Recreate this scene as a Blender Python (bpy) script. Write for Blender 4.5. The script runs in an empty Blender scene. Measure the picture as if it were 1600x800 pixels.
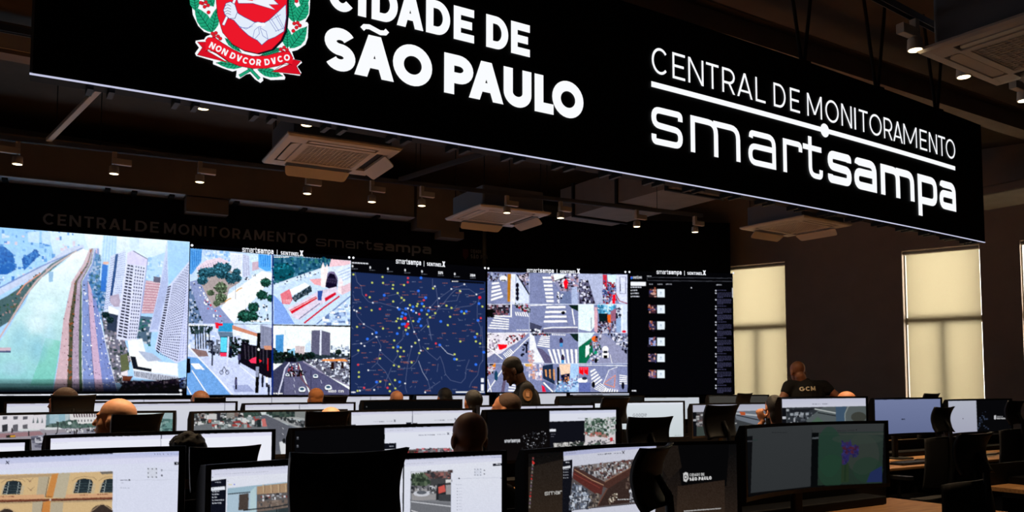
import bpy, bmesh, math, random
import numpy as np
from mathutils import Vector, Matrix

random.seed(7)
RNG = np.random.default_rng(11)
SC = bpy.context.scene
COL = SC.collection
PI = math.pi

# ---------------------------------------------------------------- camera, world, exposure
FPX, CX, CY, EYE = 1300.0, 800.0, 519.5, 1.45
TH = math.radians(57.5)
TILT = math.atan(84.5 / 1300)
FH = np.array([math.cos(TH), math.sin(TH), 0.0])
RT = np.array([math.sin(TH), -math.cos(TH), 0.0])
ZU = np.array([0, 0, 1.0])
FW = FH * math.cos(TILT) + ZU * math.sin(TILT)
UP = -FH * math.sin(TILT) + ZU * math.cos(TILT)
EY = np.array([0, 0, EYE])

cam = bpy.data.cameras.new('camera')
cam.sensor_width = 36
cam.lens = 36 * FPX / 1600
cam.shift_y = (CY - 400) / 1600
cam.clip_end = 200
camo = bpy.data.objects.new('camera', cam)
COL.objects.link(camo)
camo.matrix_world = Matrix(((RT[0], UP[0], -FW[0], EY[0]), (RT[1], UP[1], -FW[1], EY[1]), (RT[2], UP[2], -FW[2], EY[2]), (0, 0, 0, 1)))
SC.camera = camo

SC.view_settings.view_transform = 'Standard'
SC.view_settings.look = 'None'
SC.view_settings.gamma = 1
SC.view_settings.exposure = 0
SC.view_settings.use_curve_mapping = False
SC.cycles.use_denoising = True
SC.cycles.max_bounces = 6
SC.cycles.sample_clamp_indirect = 6.0

wd = bpy.data.worlds.new('daylight')
wd.use_nodes = True
_nt = wd.node_tree
_tc = _nt.nodes.new('ShaderNodeTexCoord'); _sx = _nt.nodes.new('ShaderNodeSeparateXYZ'); _rp = _nt.nodes.new('ShaderNodeValToRGB')
_nt.links.new(_tc.outputs['Generated'], _sx.inputs[0])
_mr = _nt.nodes.new('ShaderNodeMapRange'); _mr.inputs[1].default_value = -1; _mr.inputs[2].default_value = 1
_nt.links.new(_sx.outputs[2], _mr.inputs[0]); _nt.links.new(_mr.outputs[0], _rp.inputs[0])
_rp.color_ramp.elements[0].position = .38; _rp.color_ramp.elements[1].position = .66
_rp.color_ramp.elements[0].color = (1.30, 1.22, 1.06, 1); _rp.color_ramp.elements[1].color = (.66, .61, .51, 1)
_nt.links.new(_rp.outputs[0], _nt.nodes['Background'].inputs[0])
_nt.nodes['Background'].inputs[1].default_value = 10.2
SC.world = wd

LAMP_W = 190.0          # watts of every track spotlight

# ---------------------------------------------------------------- pixel <-> place
def ray(x, y):
    return FW + RT * (x - CX) / FPX + UP * (CY - y) / FPX
def atz(x, y, z):
    d = ray(x, y); return EY + d * (z - EYE) / d[2]
def atp(x, y, p):
    d = ray(x, y); return EY + d * p / d[1]
def proj(P):
    d = P - EY
    w = d @ FW
    return CX + FPX * (d @ RT) / w, CY - FPX * (d @ UP) / w

# ---------------------------------------------------------------- materials
def lin1(c):
    c = c / 255.0
    return c / 12.92 if c <= 0.04045 else ((c + 0.055) / 1.055) ** 2.4
def lin(c):
    return tuple(lin1(v) for v in c) + (1.0,)

MATS = {}
def mat(name, rgb, rough=0.6, metal=0.0, noise=0.0, scale=20.0, bump=0.0, spec=0.4):
    if name in MATS: return MATS[name]
    m = bpy.data.materials.new(name); m.use_nodes = True
    nt = m.node_tree; b = nt.nodes['Principled BSDF']
    b.inputs['Base Color'].default_value = lin(rgb)
    b.inputs['Roughness'].default_value = rough
    b.inputs['Metallic'].default_value = metal
    b.inputs['Specular IOR Level'].default_value = spec
    if noise or bump:
        tc = nt.nodes.new('ShaderNodeTexCoord')
        n = nt.nodes.new('ShaderNodeTexNoise'); n.inputs['Scale'].default_value = scale; n.inputs['Detail'].default_value = 4
        nt.links.new(tc.outputs['Object'], n.inputs['Vector'])
        if noise:
            r = nt.nodes.new('ShaderNodeValToRGB')
            l = lin(rgb)
            r.color_ramp.elements[0].position = 0.3; r.color_ramp.elements[1].position = 0.7
            r.color_ramp.elements[0].color = tuple(v * (1 - noise) for v in l[:3]) + (1,)
            r.color_ramp.elements[1].color = tuple(min(1, v * (1 + noise)) for v in l[:3]) + (1,)
            nt.links.new(n.outputs['Fac'], r.inputs[0]); nt.links.new(r.outputs[0], b.inputs['Base Color'])
        if bump:
            bp = nt.nodes.new('ShaderNodeBump'); bp.inputs['Strength'].default_value = bump; bp.inputs['Distance'].default_value = 0.01
            nt.links.new(n.outputs['Fac'], bp.inputs['Height']); nt.links.new(bp.outputs[0], b.inputs['Normal'])
    MATS[name] = m
    return m

def emit(name, rgb, strength=1.0, linear=False):
    if name in MATS: return MATS[name]
    m = bpy.data.materials.new(name); m.use_nodes = True
    nt = m.node_tree; nt.nodes.remove(nt.nodes['Principled BSDF'])
    e = nt.nodes.new('ShaderNodeEmission'); e.inputs[0].default_value = lin(rgb); e.inputs[1].default_value = strength
    nt.links.new(e.outputs[0], nt.nodes['Material Output'].inputs[0])
    m.cycles.emission_sampling = 'NONE'
    MATS[name] = m
    return m

def mat_wood():
    m = mat('oak_laminate', (176, 128, 78), 0.45)
    nt = m.node_tree; b = nt.nodes['Principled BSDF']
    tc = nt.nodes.new('ShaderNodeTexCoord'); mp = nt.nodes.new('ShaderNodeMapping'); mp.inputs['Scale'].default_value = (1.5, 22, 22)
    n = nt.nodes.new('ShaderNodeTexNoise'); n.inputs['Scale'].default_value = 3; n.inputs['Detail'].default_value = 6
    r = nt.nodes.new('ShaderNodeValToRGB')
    r.color_ramp.elements[0].position = 0.3; r.color_ramp.elements[1].position = 0.7
    r.color_ramp.elements[0].color = lin((150, 104, 60)); r.color_ramp.elements[1].color = lin((198, 150, 98))
    nt.links.new(tc.outputs['Object'], mp.inputs[0]); nt.links.new(mp.outputs[0], n.inputs[0]); nt.links.new(n.outputs['Fac'], r.inputs[0]); nt.links.new(r.outputs[0], b.inputs['Base Color'])
    return m

def mat_screen(name='display_pixels', k=1.0):
    m = bpy.data.materials.new(name); m.use_nodes = True
    nt = m.node_tree; nt.nodes.remove(nt.nodes['Principled BSDF'])
    a = nt.nodes.new('ShaderNodeAttribute'); a.attribute_name = 'Col'
    e = nt.nodes.new('ShaderNodeEmission'); e.inputs[1].default_value = k
    nt.links.new(a.outputs['Color'], e.inputs[0]); nt.links.new(e.outputs[0], nt.nodes['Material Output'].inputs[0])
    m.cycles.emission_sampling = 'NONE'
    return m

def mat_blind():
    m = bpy.data.materials.new('roller_blind_fabric'); m.use_nodes = True
    nt = m.node_tree; nt.nodes.remove(nt.nodes['Principled BSDF'])
    t = nt.nodes.new('ShaderNodeBsdfTranslucent'); d = nt.nodes.new('ShaderNodeBsdfDiffuse')
    tc = nt.nodes.new('ShaderNodeTexCoord'); mp = nt.nodes.new('ShaderNodeMapping'); mp.inputs['Scale'].default_value = (40, 40, 400)
    n = nt.nodes.new('ShaderNodeTexNoise'); n.inputs['Scale'].default_value = 1.0
    r = nt.nodes.new('ShaderNodeValToRGB')
    r.color_ramp.elements[0].color = (0.49, 0.46, 0.375, 1); r.color_ramp.elements[1].color = (0.55, 0.52, 0.43, 1)
    nt.links.new(tc.outputs['Object'], mp.inputs[0]); nt.links.new(mp.outputs[0], n.inputs[0]); nt.links.new(n.outputs['Fac'], r.inputs[0])
    nt.links.new(r.outputs[0], t.inputs[0]); d.inputs[0].default_value = (0.45, 0.40, 0.30, 1)
    x = nt.nodes.new('ShaderNodeMixShader'); x.inputs[0].default_value = 0.12
    nt.links.new(t.outputs[0], x.inputs[1]); nt.links.new(d.outputs[0], x.inputs[2])
    nt.links.new(x.outputs[0], nt.nodes['Material Output'].inputs[0])
    return m

def mat_glass():
    m = bpy.data.materials.new('window_glass'); m.use_nodes = True
    nt = m.node_tree; nt.nodes.remove(nt.nodes['Principled BSDF'])
    t = nt.nodes.new('ShaderNodeBsdfTransparent'); g = nt.nodes.new('ShaderNodeBsdfGlossy'); g.inputs['Roughness'].default_value = 0.02
    x = nt.nodes.new('ShaderNodeMixShader'); x.inputs[0].default_value = 0.06
    nt.links.new(t.outputs[0], x.inputs[1]); nt.links.new(g.outputs[0], x.inputs[2]); nt.links.new(x.outputs[0], nt.nodes['Material Output'].inputs[0])
    return m

M_SCREEN = mat_screen()
M_LEDWALL = mat_screen('led_wall_pixels', 1.10)
M_BLACK = mat('black_plastic', (20, 20, 21), 0.5)
M_BEZEL = mat('monitor_bezel', (13, 13, 14), 0.42)
M_CHIN = mat('monitor_chin', (62, 64, 68), 0.35, 0.3)
M_MESH = mat('black_mesh_fabric', (17, 17, 18), 0.75, noise=0.3, scale=400, bump=0.2)
M_STEEL = mat('dark_steel', (44, 44, 46), 0.45, 0.7)
M_LEDBLK = mat('led_black_face', (6, 6, 7), 0.6, spec=0.2)
M_WOOD = mat_wood()
M_WALL = mat('taupe_wall_paint', (196, 176, 158), 0.9, noise=0.06, scale=3)
M_CEIL = mat('brown_ceiling_paint', (104, 88, 74), 0.95, noise=0.15, scale=2)
M_DUCT = mat('brown_duct_paint', (150, 134, 120), 0.7, noise=0.08, scale=4)
M_DARKDUCT = mat('dark_steel_frame', (26, 24, 24), 0.7)
M_FLOOR = mat('dark_carpet', (40, 38, 38), 0.95, noise=0.2, scale=60)
M_WHITE = mat('white_enamel', (214, 206, 196), 0.45)
M_GALV = mat('galvanised_channel', (120, 124, 132), 0.4, 0.6)
M_BLIND = mat_blind()
M_GLASS = mat_glass()
M_FRAME = mat('window_frame_paint', (150, 146, 138), 0.5)

# ---------------------------------------------------------------- objects and tags
def tag(o, label=None, cat=None, group=None, kind=None):
    if label: o['label'] = label
    if cat: o['category'] = cat
    if group: o['group'] = group
    if kind: o['kind'] = kind
    return o
def thing(name, label, cat, loc=(0, 0, 0), rz=0.0, group=None):
    o = bpy.data.objects.new(name, None); COL.objects.link(o)
    o.location = loc; o.rotation_euler = (0, 0, rz); o.empty_display_size = 0.1
    return tag(o, label, cat, group)
def link_mesh(name, me, m, parent=None, smooth=False, label=None):
    if m and not me.materials: me.materials.append(m)
    if smooth: me.polygons.foreach_set('use_smooth', [True] * len(me.polygons))
    o = bpy.data.objects.new(name, me); COL.objects.link(o)
    if parent: o.parent = parent
    if label: o['label'] = label
    return o
def copy_tree(o, parent=None):
    c = o.copy(); COL.objects.link(c)
    if parent: c.parent = parent
    for ch in list(o.children): copy_tree(ch, c)
    return c

class MB:
    """collects simple solids into one mesh"""
    def __init__(s): s.v = []; s.f = []
    def add(s, vs, fs):
        n = len(s.v); s.v += [tuple(map(float, p)) for p in vs]; s.f += [tuple(i + n for i in q) for q in fs]
        return s
    def box(s, x0, y0, z0, x1, y1, z1, M=None):
        vs = [(x, y, z) for z in (z0, z1) for y in (y0, y1) for x in (x0, x1)]
        if M is not None: vs = [tuple(M @ Vector(p)) for p in vs]
        return s.add(vs, [(0, 2, 3, 1), (4, 5, 7, 6), (0, 1, 5, 4), (2, 6, 7, 3), (0, 4, 6, 2), (1, 3, 7, 5)])
    def rbox(s, x0, y0, z0, x1, y1, z1, r=0.01, axis='z'):
        """box with four rounded edges along an axis"""
        ax = {'x': (1, 2, 0), 'y': (0, 2, 1), 'z': (0, 1, 2)}[axis]
        lo = [x0, y0, z0]; hi = [x1, y1, z1]
        a0, a1, b0, b1, c0, c1 = lo[ax[0]], hi[ax[0]], lo[ax[1]], hi[ax[1]], lo[ax[2]], hi[ax[2]]
        r = min(r, (a1 - a0) / 2.01, (b1 - b0) / 2.01)
        ring = []
        for cx, cy, st in ((a1 - r, b1 - r, 0), (a0 + r, b1 - r, 1), (a0 + r, b0 + r, 2), (a1 - r, b0 + r, 3)):
            for k in range(5):
                t = (st + k / 4) * PI / 2; ring.append((cx + r * math.cos(t), cy + r * math.sin(t)))
        vs = []
        for c in (c0, c1):
            for a, b in ring:
                p = [0, 0, 0]; p[ax[0]] = a; p[ax[1]] = b; p[ax[2]] = c; vs.append(tuple(p))
        n = len(ring)
        fs = [tuple(range(n))[::-1], tuple(range(n, 2 * n))] + [(i, (i + 1) % n, n + (i + 1) % n, n + i) for i in range(n)]
        return s.add(vs, fs)
    def prism(s, pts, axis_fn, d0, d1):
        """polygon pts (a,b) swept from d0 to d1; axis_fn(a,b,d) gives the point"""
        n = len(pts)
        vs = [axis_fn(a, b, d0) for a, b in pts] + [axis_fn(a, b, d1) for a, b in pts]
        return s.add(vs, [tuple(range(n))[::-1], tuple(range(n, 2 * n))] + [(i, (i + 1) % n, n + (i + 1) % n, n + i) for i in range(n)])
    def tube(s, pts, r, n=10, cap=True):
        pts = [Vector(p) for p in pts]; rs = r if isinstance(r, (list, tuple)) else [r] * len(pts)
        vs = []; prev = None
        for i, p in enumerate(pts):
            t = (pts[min(i + 1, len(pts) - 1)] - pts[max(i - 1, 0)]).normalized()
            if prev is None:
                a = t.orthogonal().normalized()
            else:
                a = (prev - t * prev.dot(t)).normalized()
            prev = a; b = t.cross(a)
            for k in range(n):
                w = 2 * PI * k / n; vs.append(tuple(p + (a * math.cos(w) + b * math.sin(w)) * rs[i]))
        fs = [(i * n + k, i * n + (k + 1) % n, (i + 1) * n + (k + 1) % n, (i + 1) * n + k) for i in range(len(pts) - 1) for k in range(n)]
        if cap: fs += [tuple(range(n))[::-1], tuple(range((len(pts) - 1) * n, len(pts) * n))]
        return s.add(vs, fs)
    def lathe(s, prof, n=20, c=(0, 0, 0)):
        m = len(prof)
        vs = [(c[0] + r * math.cos(2 * PI * k / n), c[1] + r * math.sin(2 * PI * k / n), c[2] + z) for k in range(n) for r, z in prof]
        fs = [(k * m + i, ((k + 1) % n) * m + i, ((k + 1) % n) * m + i + 1, k * m + i + 1) for k in range(n) for i in range(m - 1)]
        fs += [tuple(k * m for k in range(n))[::-1], tuple(k * m + m - 1 for k in range(n))]
        return s.add(vs, fs)
    def sheet(s, fn, nu, nv, th):
        """a curved pad: fn(u,v) in 0..1 gives a front point; thickened by th along -y"""
        fr = [fn(i / nu, j / nv) for j in range(nv + 1) for i in range(nu + 1)]
        bk = [(x, y - th, z) for x, y, z in fr]
        N = (nu + 1) * (nv + 1); W = nu + 1
        fs = []
        for j in range(nv):
            for i in range(nu):
                a = j * W + i
                fs += [(a, a + W, a + W + 1, a + 1), (N + a, N + a + 1, N + a + W + 1, N + a + W)]
        for i in range(nu):
            fs += [(i, i + 1, N + i + 1, N + i), (nv * W + i, N + nv * W + i, N + nv * W + i + 1, nv * W + i + 1)]
        for j in range(nv):
            a = j * W; b = j * W + nu
            fs += [(a, N + a, N + a + W, a + W), (b, b + W, N + b + W, N + b)]
        return s.add(fr + bk, fs)
    def mesh(s, name):
        me = bpy.data.meshes.new(name); me.from_pydata(s.v, [], s.f); me.update()
        bm = bmesh.new(); bm.from_mesh(me); bmesh.ops.recalc_face_normals(bm, faces=bm.faces); bm.to_mesh(me); bm.free()
        return me
    def build(s, name, m, parent=None, smooth=False, label=None, bevel=0):
        o = link_mesh(name, s.mesh(name), m, parent, smooth, label)
        if bevel:
            b = o.modifiers.new('bevel', 'BEVEL'); b.width = bevel; b.segments = 2; b.limit_method = 'ANGLE'
        return o

# ---------------------------------------------------------------- stroke lettering
def arc(cx, cy, rx, ry, a0, a1, n=14):
    return [(cx + rx * math.cos(math.radians(a0 + (a1 - a0) * i / n)), cy + ry * math.sin(math.radians(a0 + (a1 - a0) * i / n))) for i in range(n + 1)]
def rounded(pts, r, closed=False, n=5):
    out = []
    L = len(pts)
    for i, p in enumerate(pts):
        if not closed and i in (0, L - 1): out.append(p); continue
        a = np.array(pts[i - 1]); b = np.array(p); c = np.array(pts[(i + 1) % L])
        da, dc = a - b, c - b
        la, lc = np.linalg.norm(da), np.linalg.norm(dc)
        q = min(r, la / 2, lc / 2)
        s0, s1 = b + da / la * q, b + dc / lc * q
        for k in range(n + 1):
            t = k / n
            out.append(tuple((1 - t) ** 2 * s0 + 2 * t * (1 - t) * b + t * t * s1))
    return out
def stroke(pts, t, closed=False, ty=None):
    """quads of an offset polyline; ty lets horizontal strokes differ in weight"""
    P = []
    for p in pts:
        if not P or np.linalg.norm(P[-1] - p) > 1e-4: P.append(np.array(p, float))
    if closed and np.linalg.norm(P[-1] - P[0]) < 1e-4: P.pop()
    n = len(P)
    Lf, Rg = [], []
    for i in range(n):
        a = P[i - 1] if (closed or i > 0) else None
        b = P[(i + 1) % n] if (closed or i < n - 1) else None
        d0 = (P[i] - a) if a is not None else None
        d1 = (b - P[i]) if b is not None else None
        if d0 is None: d0 = d1
        if d1 is None: d1 = d0
        d0 = d0 / (np.linalg.norm(d0) + 1e-9); d1 = d1 / (np.linalg.norm(d1) + 1e-9)
        n0 = np.array([-d0[1], d0[0]]); n1 = np.array([-d1[1], d1[0]])
        m = n0 + n1; m = m / (np.linalg.norm(m) + 1e-9)
        k = min(1 / max(0.3, m @ n0), 2.0)
        Lf.append(P[i] + m * k * t / 2); Rg.append(P[i] - m * k * t / 2)
    return [[tuple(Lf[i]), tuple(Rg[i]), tuple(Rg[(i + 1) % n]), tuple(Lf[(i + 1) % n])] for i in range(n if closed else n - 1)]
def R4(x0, y0, x1, y1): return [(x0, y0), (x1, y0), (x1, y1), (x0, y1)]

WID = dict(A=.78, B=.66, C=.78, D=.76, E=.58, G=.82, H=.74, I=.0, L=.55, M=.92, N=.78, O=.86, P=.64, R=.66, S=.62, T=.66, U=.74, V=.78, X=.74,
           s=1.15, m=1.75, a=1.1, r=.75, t=.8, p=1.1, o=.62, g=.6, l=.0, e=.6, n=.6, i=.0, c=.55, d=.6, u=.6)
def glyph(ch, t, w=None):
    """polygons of one letter: capitals have height 1, logo minuscules have x-height 1"""
    if ch == ' ': return 0.34, []
    if w is None: w = WID.get(ch, .66) if WID.get(ch, .66) else t
    h = t / 2; q = []
    if ch in 'ÃA':
        tx = t * 1.12
        q = [[(0, 0), (tx, 0), (w / 2 + tx / 2, 1), (w / 2 - tx / 2, 1)], [(w, 0), (w - tx, 0), (w / 2 - tx / 2, 1), (w / 2 + tx / 2, 1)]]
        y = .22; q.append([(w * .16, y), (w * .84, y), (w * .74, y + t * .85), (w * .26, y + t * .85)])
        if ch == 'Ã':
            q += stroke([(w * .18, 1.10), (w * .24, 1.17), (w * .36, 1.19), (w * .5, 1.15), (w * .64, 1.11), (w * .76, 1.13), (w * .82, 1.20)], t * .42)
    elif ch == 'V':
        tx = t * 1.12
        q = [[(0, 1), (tx, 1), (w / 2 + tx / 2, 0), (w / 2 - tx / 2, 0)], [(w, 1), (w - tx, 1), (w / 2 - tx / 2, 0), (w / 2 + tx / 2, 0)]]
    elif ch == 'X':
        tx = t * 1.25
        q = [[(0, 0), (tx, 0), (w, 1), (w - tx, 1)], [(0, 1), (tx, 1), (w, 0), (w - tx, 0)]]
    elif ch in 'O0': q = stroke(arc(w / 2, .5, w / 2 - h, .5 - h, 0, 360, 30)[:-1], t, True)
    elif ch == 'C': q = stroke(arc(w / 2 + .04 * w, .5, w / 2 - h + .02 * w, .5 - h, 42, 318, 26), t)
    elif ch == 'G': q = stroke(arc(w / 2, .5, w / 2 - h, .5 - h, 45, 340, 26) + [(w - h, .48), (w * .55, .48)], t)
    elif ch == 'D': q = stroke([(h, h), (w * .45, h)] + arc(w * .45, .5, w * .55 - h, .5 - h, -90, 90, 16) + [(h, 1 - h)], t, True)
    elif ch == 'E': q = [R4(0, 0, t, 1), R4(0, 0, w, t), R4(0, .5 - h, w * .9, .5 + h), R4(0, 1 - t, w, 1)]
    elif ch == 'L': q = [R4(0, 0, t, 1), R4(0, 0, w, t)]
    elif ch in 'Il': q = [R4(0, 0, max(w, t), 1)]
    elif ch == 'H': q = [R4(0, 0, t, 1), R4(w - t, 0, w, 1), R4(0, .5 - h, w, .5 + h)]
    elif ch == 'T': q = [R4(0, 1 - t, w, 1), R4(w / 2 - h, 0, w / 2 + h, 1)]
    elif ch == 'N':
        tx = t * 1.15; q = [R4(0, 0, t, 1), R4(w - t, 0, w, 1), [(0, 1), (tx, 1), (w, 0), (w - tx, 0)]]
    elif ch == 'M':
        tx = t * 1.1; q = [R4(0, 0, t, 1), R4(w - t, 0, w, 1), [(0, 1), (tx, 1), (w / 2 + tx / 2, .12), (w / 2 - tx / 2, .12)], [(w, 1), (w - tx, 1), (w / 2 - tx / 2, .12), (w / 2 + tx / 2, .12)]]
    elif ch in 'PRB':
        q = [R4(0, 0, t, 1)] + stroke([(h, .42), (w * .5, .42)] + arc(w * .5, .71 - h / 2, w * .5 - h, .29 - h / 2, -90, 90, 12) + [(h, 1 - h)], t)
        if ch == 'R': q.append([(w * .42, .45), (w * .42 + t * 1.2, .45), (w, 0), (w - t * 1.2, 0)])
        if ch == 'B': q += stroke([(h, h), (w * .5, h)] + arc(w * .5, .23, w * .5 - h, .23 - h, -90, 90, 12), t)
    elif ch == 'S':
        ry = (.5 - h) / 2
        q = stroke(arc(w / 2, 1 - h - ry, w / 2 - h, ry, 25, 270, 18) + arc(w / 2, h + ry, w / 2 - h, ry, 90, -155, 18)[1:], t)
    elif ch == 'U': q = stroke([(h, 1), (h, .38)] + arc(w / 2, .38, w / 2 - h, .38 - h, 180, 360, 16) + [(w - h, .38), (w - h, 1)][1:], t)
    elif ch == 's':
        q = stroke(rounded([(w - h, .74), (w - h, 1 - h), (h, 1 - h), (h, .52), (w - h, .48), (w - h, h), (h, h), (h, .27)], .24), t)
    elif ch == 'm':
        q = [R4(0, 0, t, 1)] + stroke(rounded([(h, 1 - h), (w / 2, 1 - h), (w / 2, 0)], .3), t) + stroke(rounded([(w / 2 - .1, 1 - h), (w - h, 1 - h), (w - h, 0)], .3), t)
    elif ch == 'n': q = [R4(0, 0, t, 1)] + stroke(rounded([(h, 1 - h), (w - h, 1 - h), (w - h, 0)], .3), t)
    elif ch == 'u': q = stroke(rounded([(h, 1), (h, h), (w - h, h), (w - h, 1)], .3), t)
    elif ch == 'a':
        q = stroke(rounded([(h + .03, .78), (h + .05, 1 - h), (w - h, 1 - h), (w - h, 0)], .26), t) + stroke(rounded([(w - h, .55), (h, .55), (h, h), (w - h, h)], .24), t)
    elif ch == 'r': q = [R4(0, 0, t, 1)] + stroke(rounded([(h, 1 - h), (w - h, 1 - h), (w - h, .70)], .28), t)
    elif ch == 't': q = stroke(rounded([(w * .36, 1.26), (w * .36, h), (w - h, h), (w - h, .30)], .26), t) + [R4(0, 1 - t, w * .95, 1)]
    elif ch == 'p': q = [R4(0, -.42, t, 1)] + stroke(rounded([(h, 1 - h), (w - h, 1 - h), (w - h, h), (h, h)], .28), t)
    elif ch == 'g': q = stroke(rounded([(h, 1 - h), (w - h, 1 - h), (w - h, h), (h, h)], .28), t, True) + stroke(rounded([(w - h, 1), (w - h, -.4), (h, -.4)], .2), t)
    elif ch == 'd': q = stroke(rounded([(h, 1 - h), (w - h, 1 - h), (w - h, h), (h, h)], .28), t, True) + [R4(w - t, 0, w, 1.4)]
    elif ch == 'o': q = stroke(arc(w / 2, .5, w / 2 - h, .5 - h, 0, 360, 20)[:-1], t, True)
    elif ch == 'e': q = stroke([(h, .5), (w - h, .5)] + arc(w / 2, .5, w / 2 - h, .5 - h, 0, 310, 18), t)
    elif ch == 'c': q = stroke(arc(w / 2, .5, w / 2 - h, .5 - h, 45, 315, 18), t)
    elif ch == 'i': q = [R4(0, 0, t, 1), R4(0, 1.2, t, 1.4)]
    elif ch == '2': q = stroke([(h, .8), (w * .3, 1 - h), (w - h, .85), (w - h, .6), (h, h), (w, h)], t)
    elif ch == '3': q = stroke([(h, 1 - h), (w - h, 1 - h), (w * .5, .55), (w - h, .4), (w - h, .15), (w * .5, h), (h, h)], t)
    elif ch == '5': q = stroke([(w - h, 1 - h), (h, 1 - h), (h, .55), (w - h, .55), (w - h, h), (h, h)], t)
    elif ch == '8': q = stroke(arc(w / 2, .74, w / 2 - h, .26 - h, 0, 360, 12), t) + stroke(arc(w / 2, .26, w / 2 - h, .26, 0, 360, 12), t)
    elif ch == '6': q = stroke([(w - h, 1 - h), (h, .6), (h, h), (w - h, h), (w - h, .5), (h, .5)], t)
    elif ch == '|': q = [R4(0, -.15, t, 1.1)]
    return w, q
def text_polys(s, t, gap=.16, widths=None):
    x = 0; out = []
    for i, ch in enumerate(s):
        w, q = glyph(ch, t, widths[i] if widths else None)
        out += [[(x + a, b) for a, b in p] for p in q]
        x += w + (gap if ch != ' ' else 0)
    return x - gap, out
def poly_mesh(name, polys, fn):
    """flat lettering: each polygon mapped point by point onto a surface"""
    v = []; f = []
    for p in polys:
        n = len(v); v += [tuple(map(float, fn(a, b))) for a, b in p]; f.append(tuple(range(n, n + len(p))))
    me = bpy.data.meshes.new(name); me.from_pydata(v, [], f); me.update()
    return me

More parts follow.
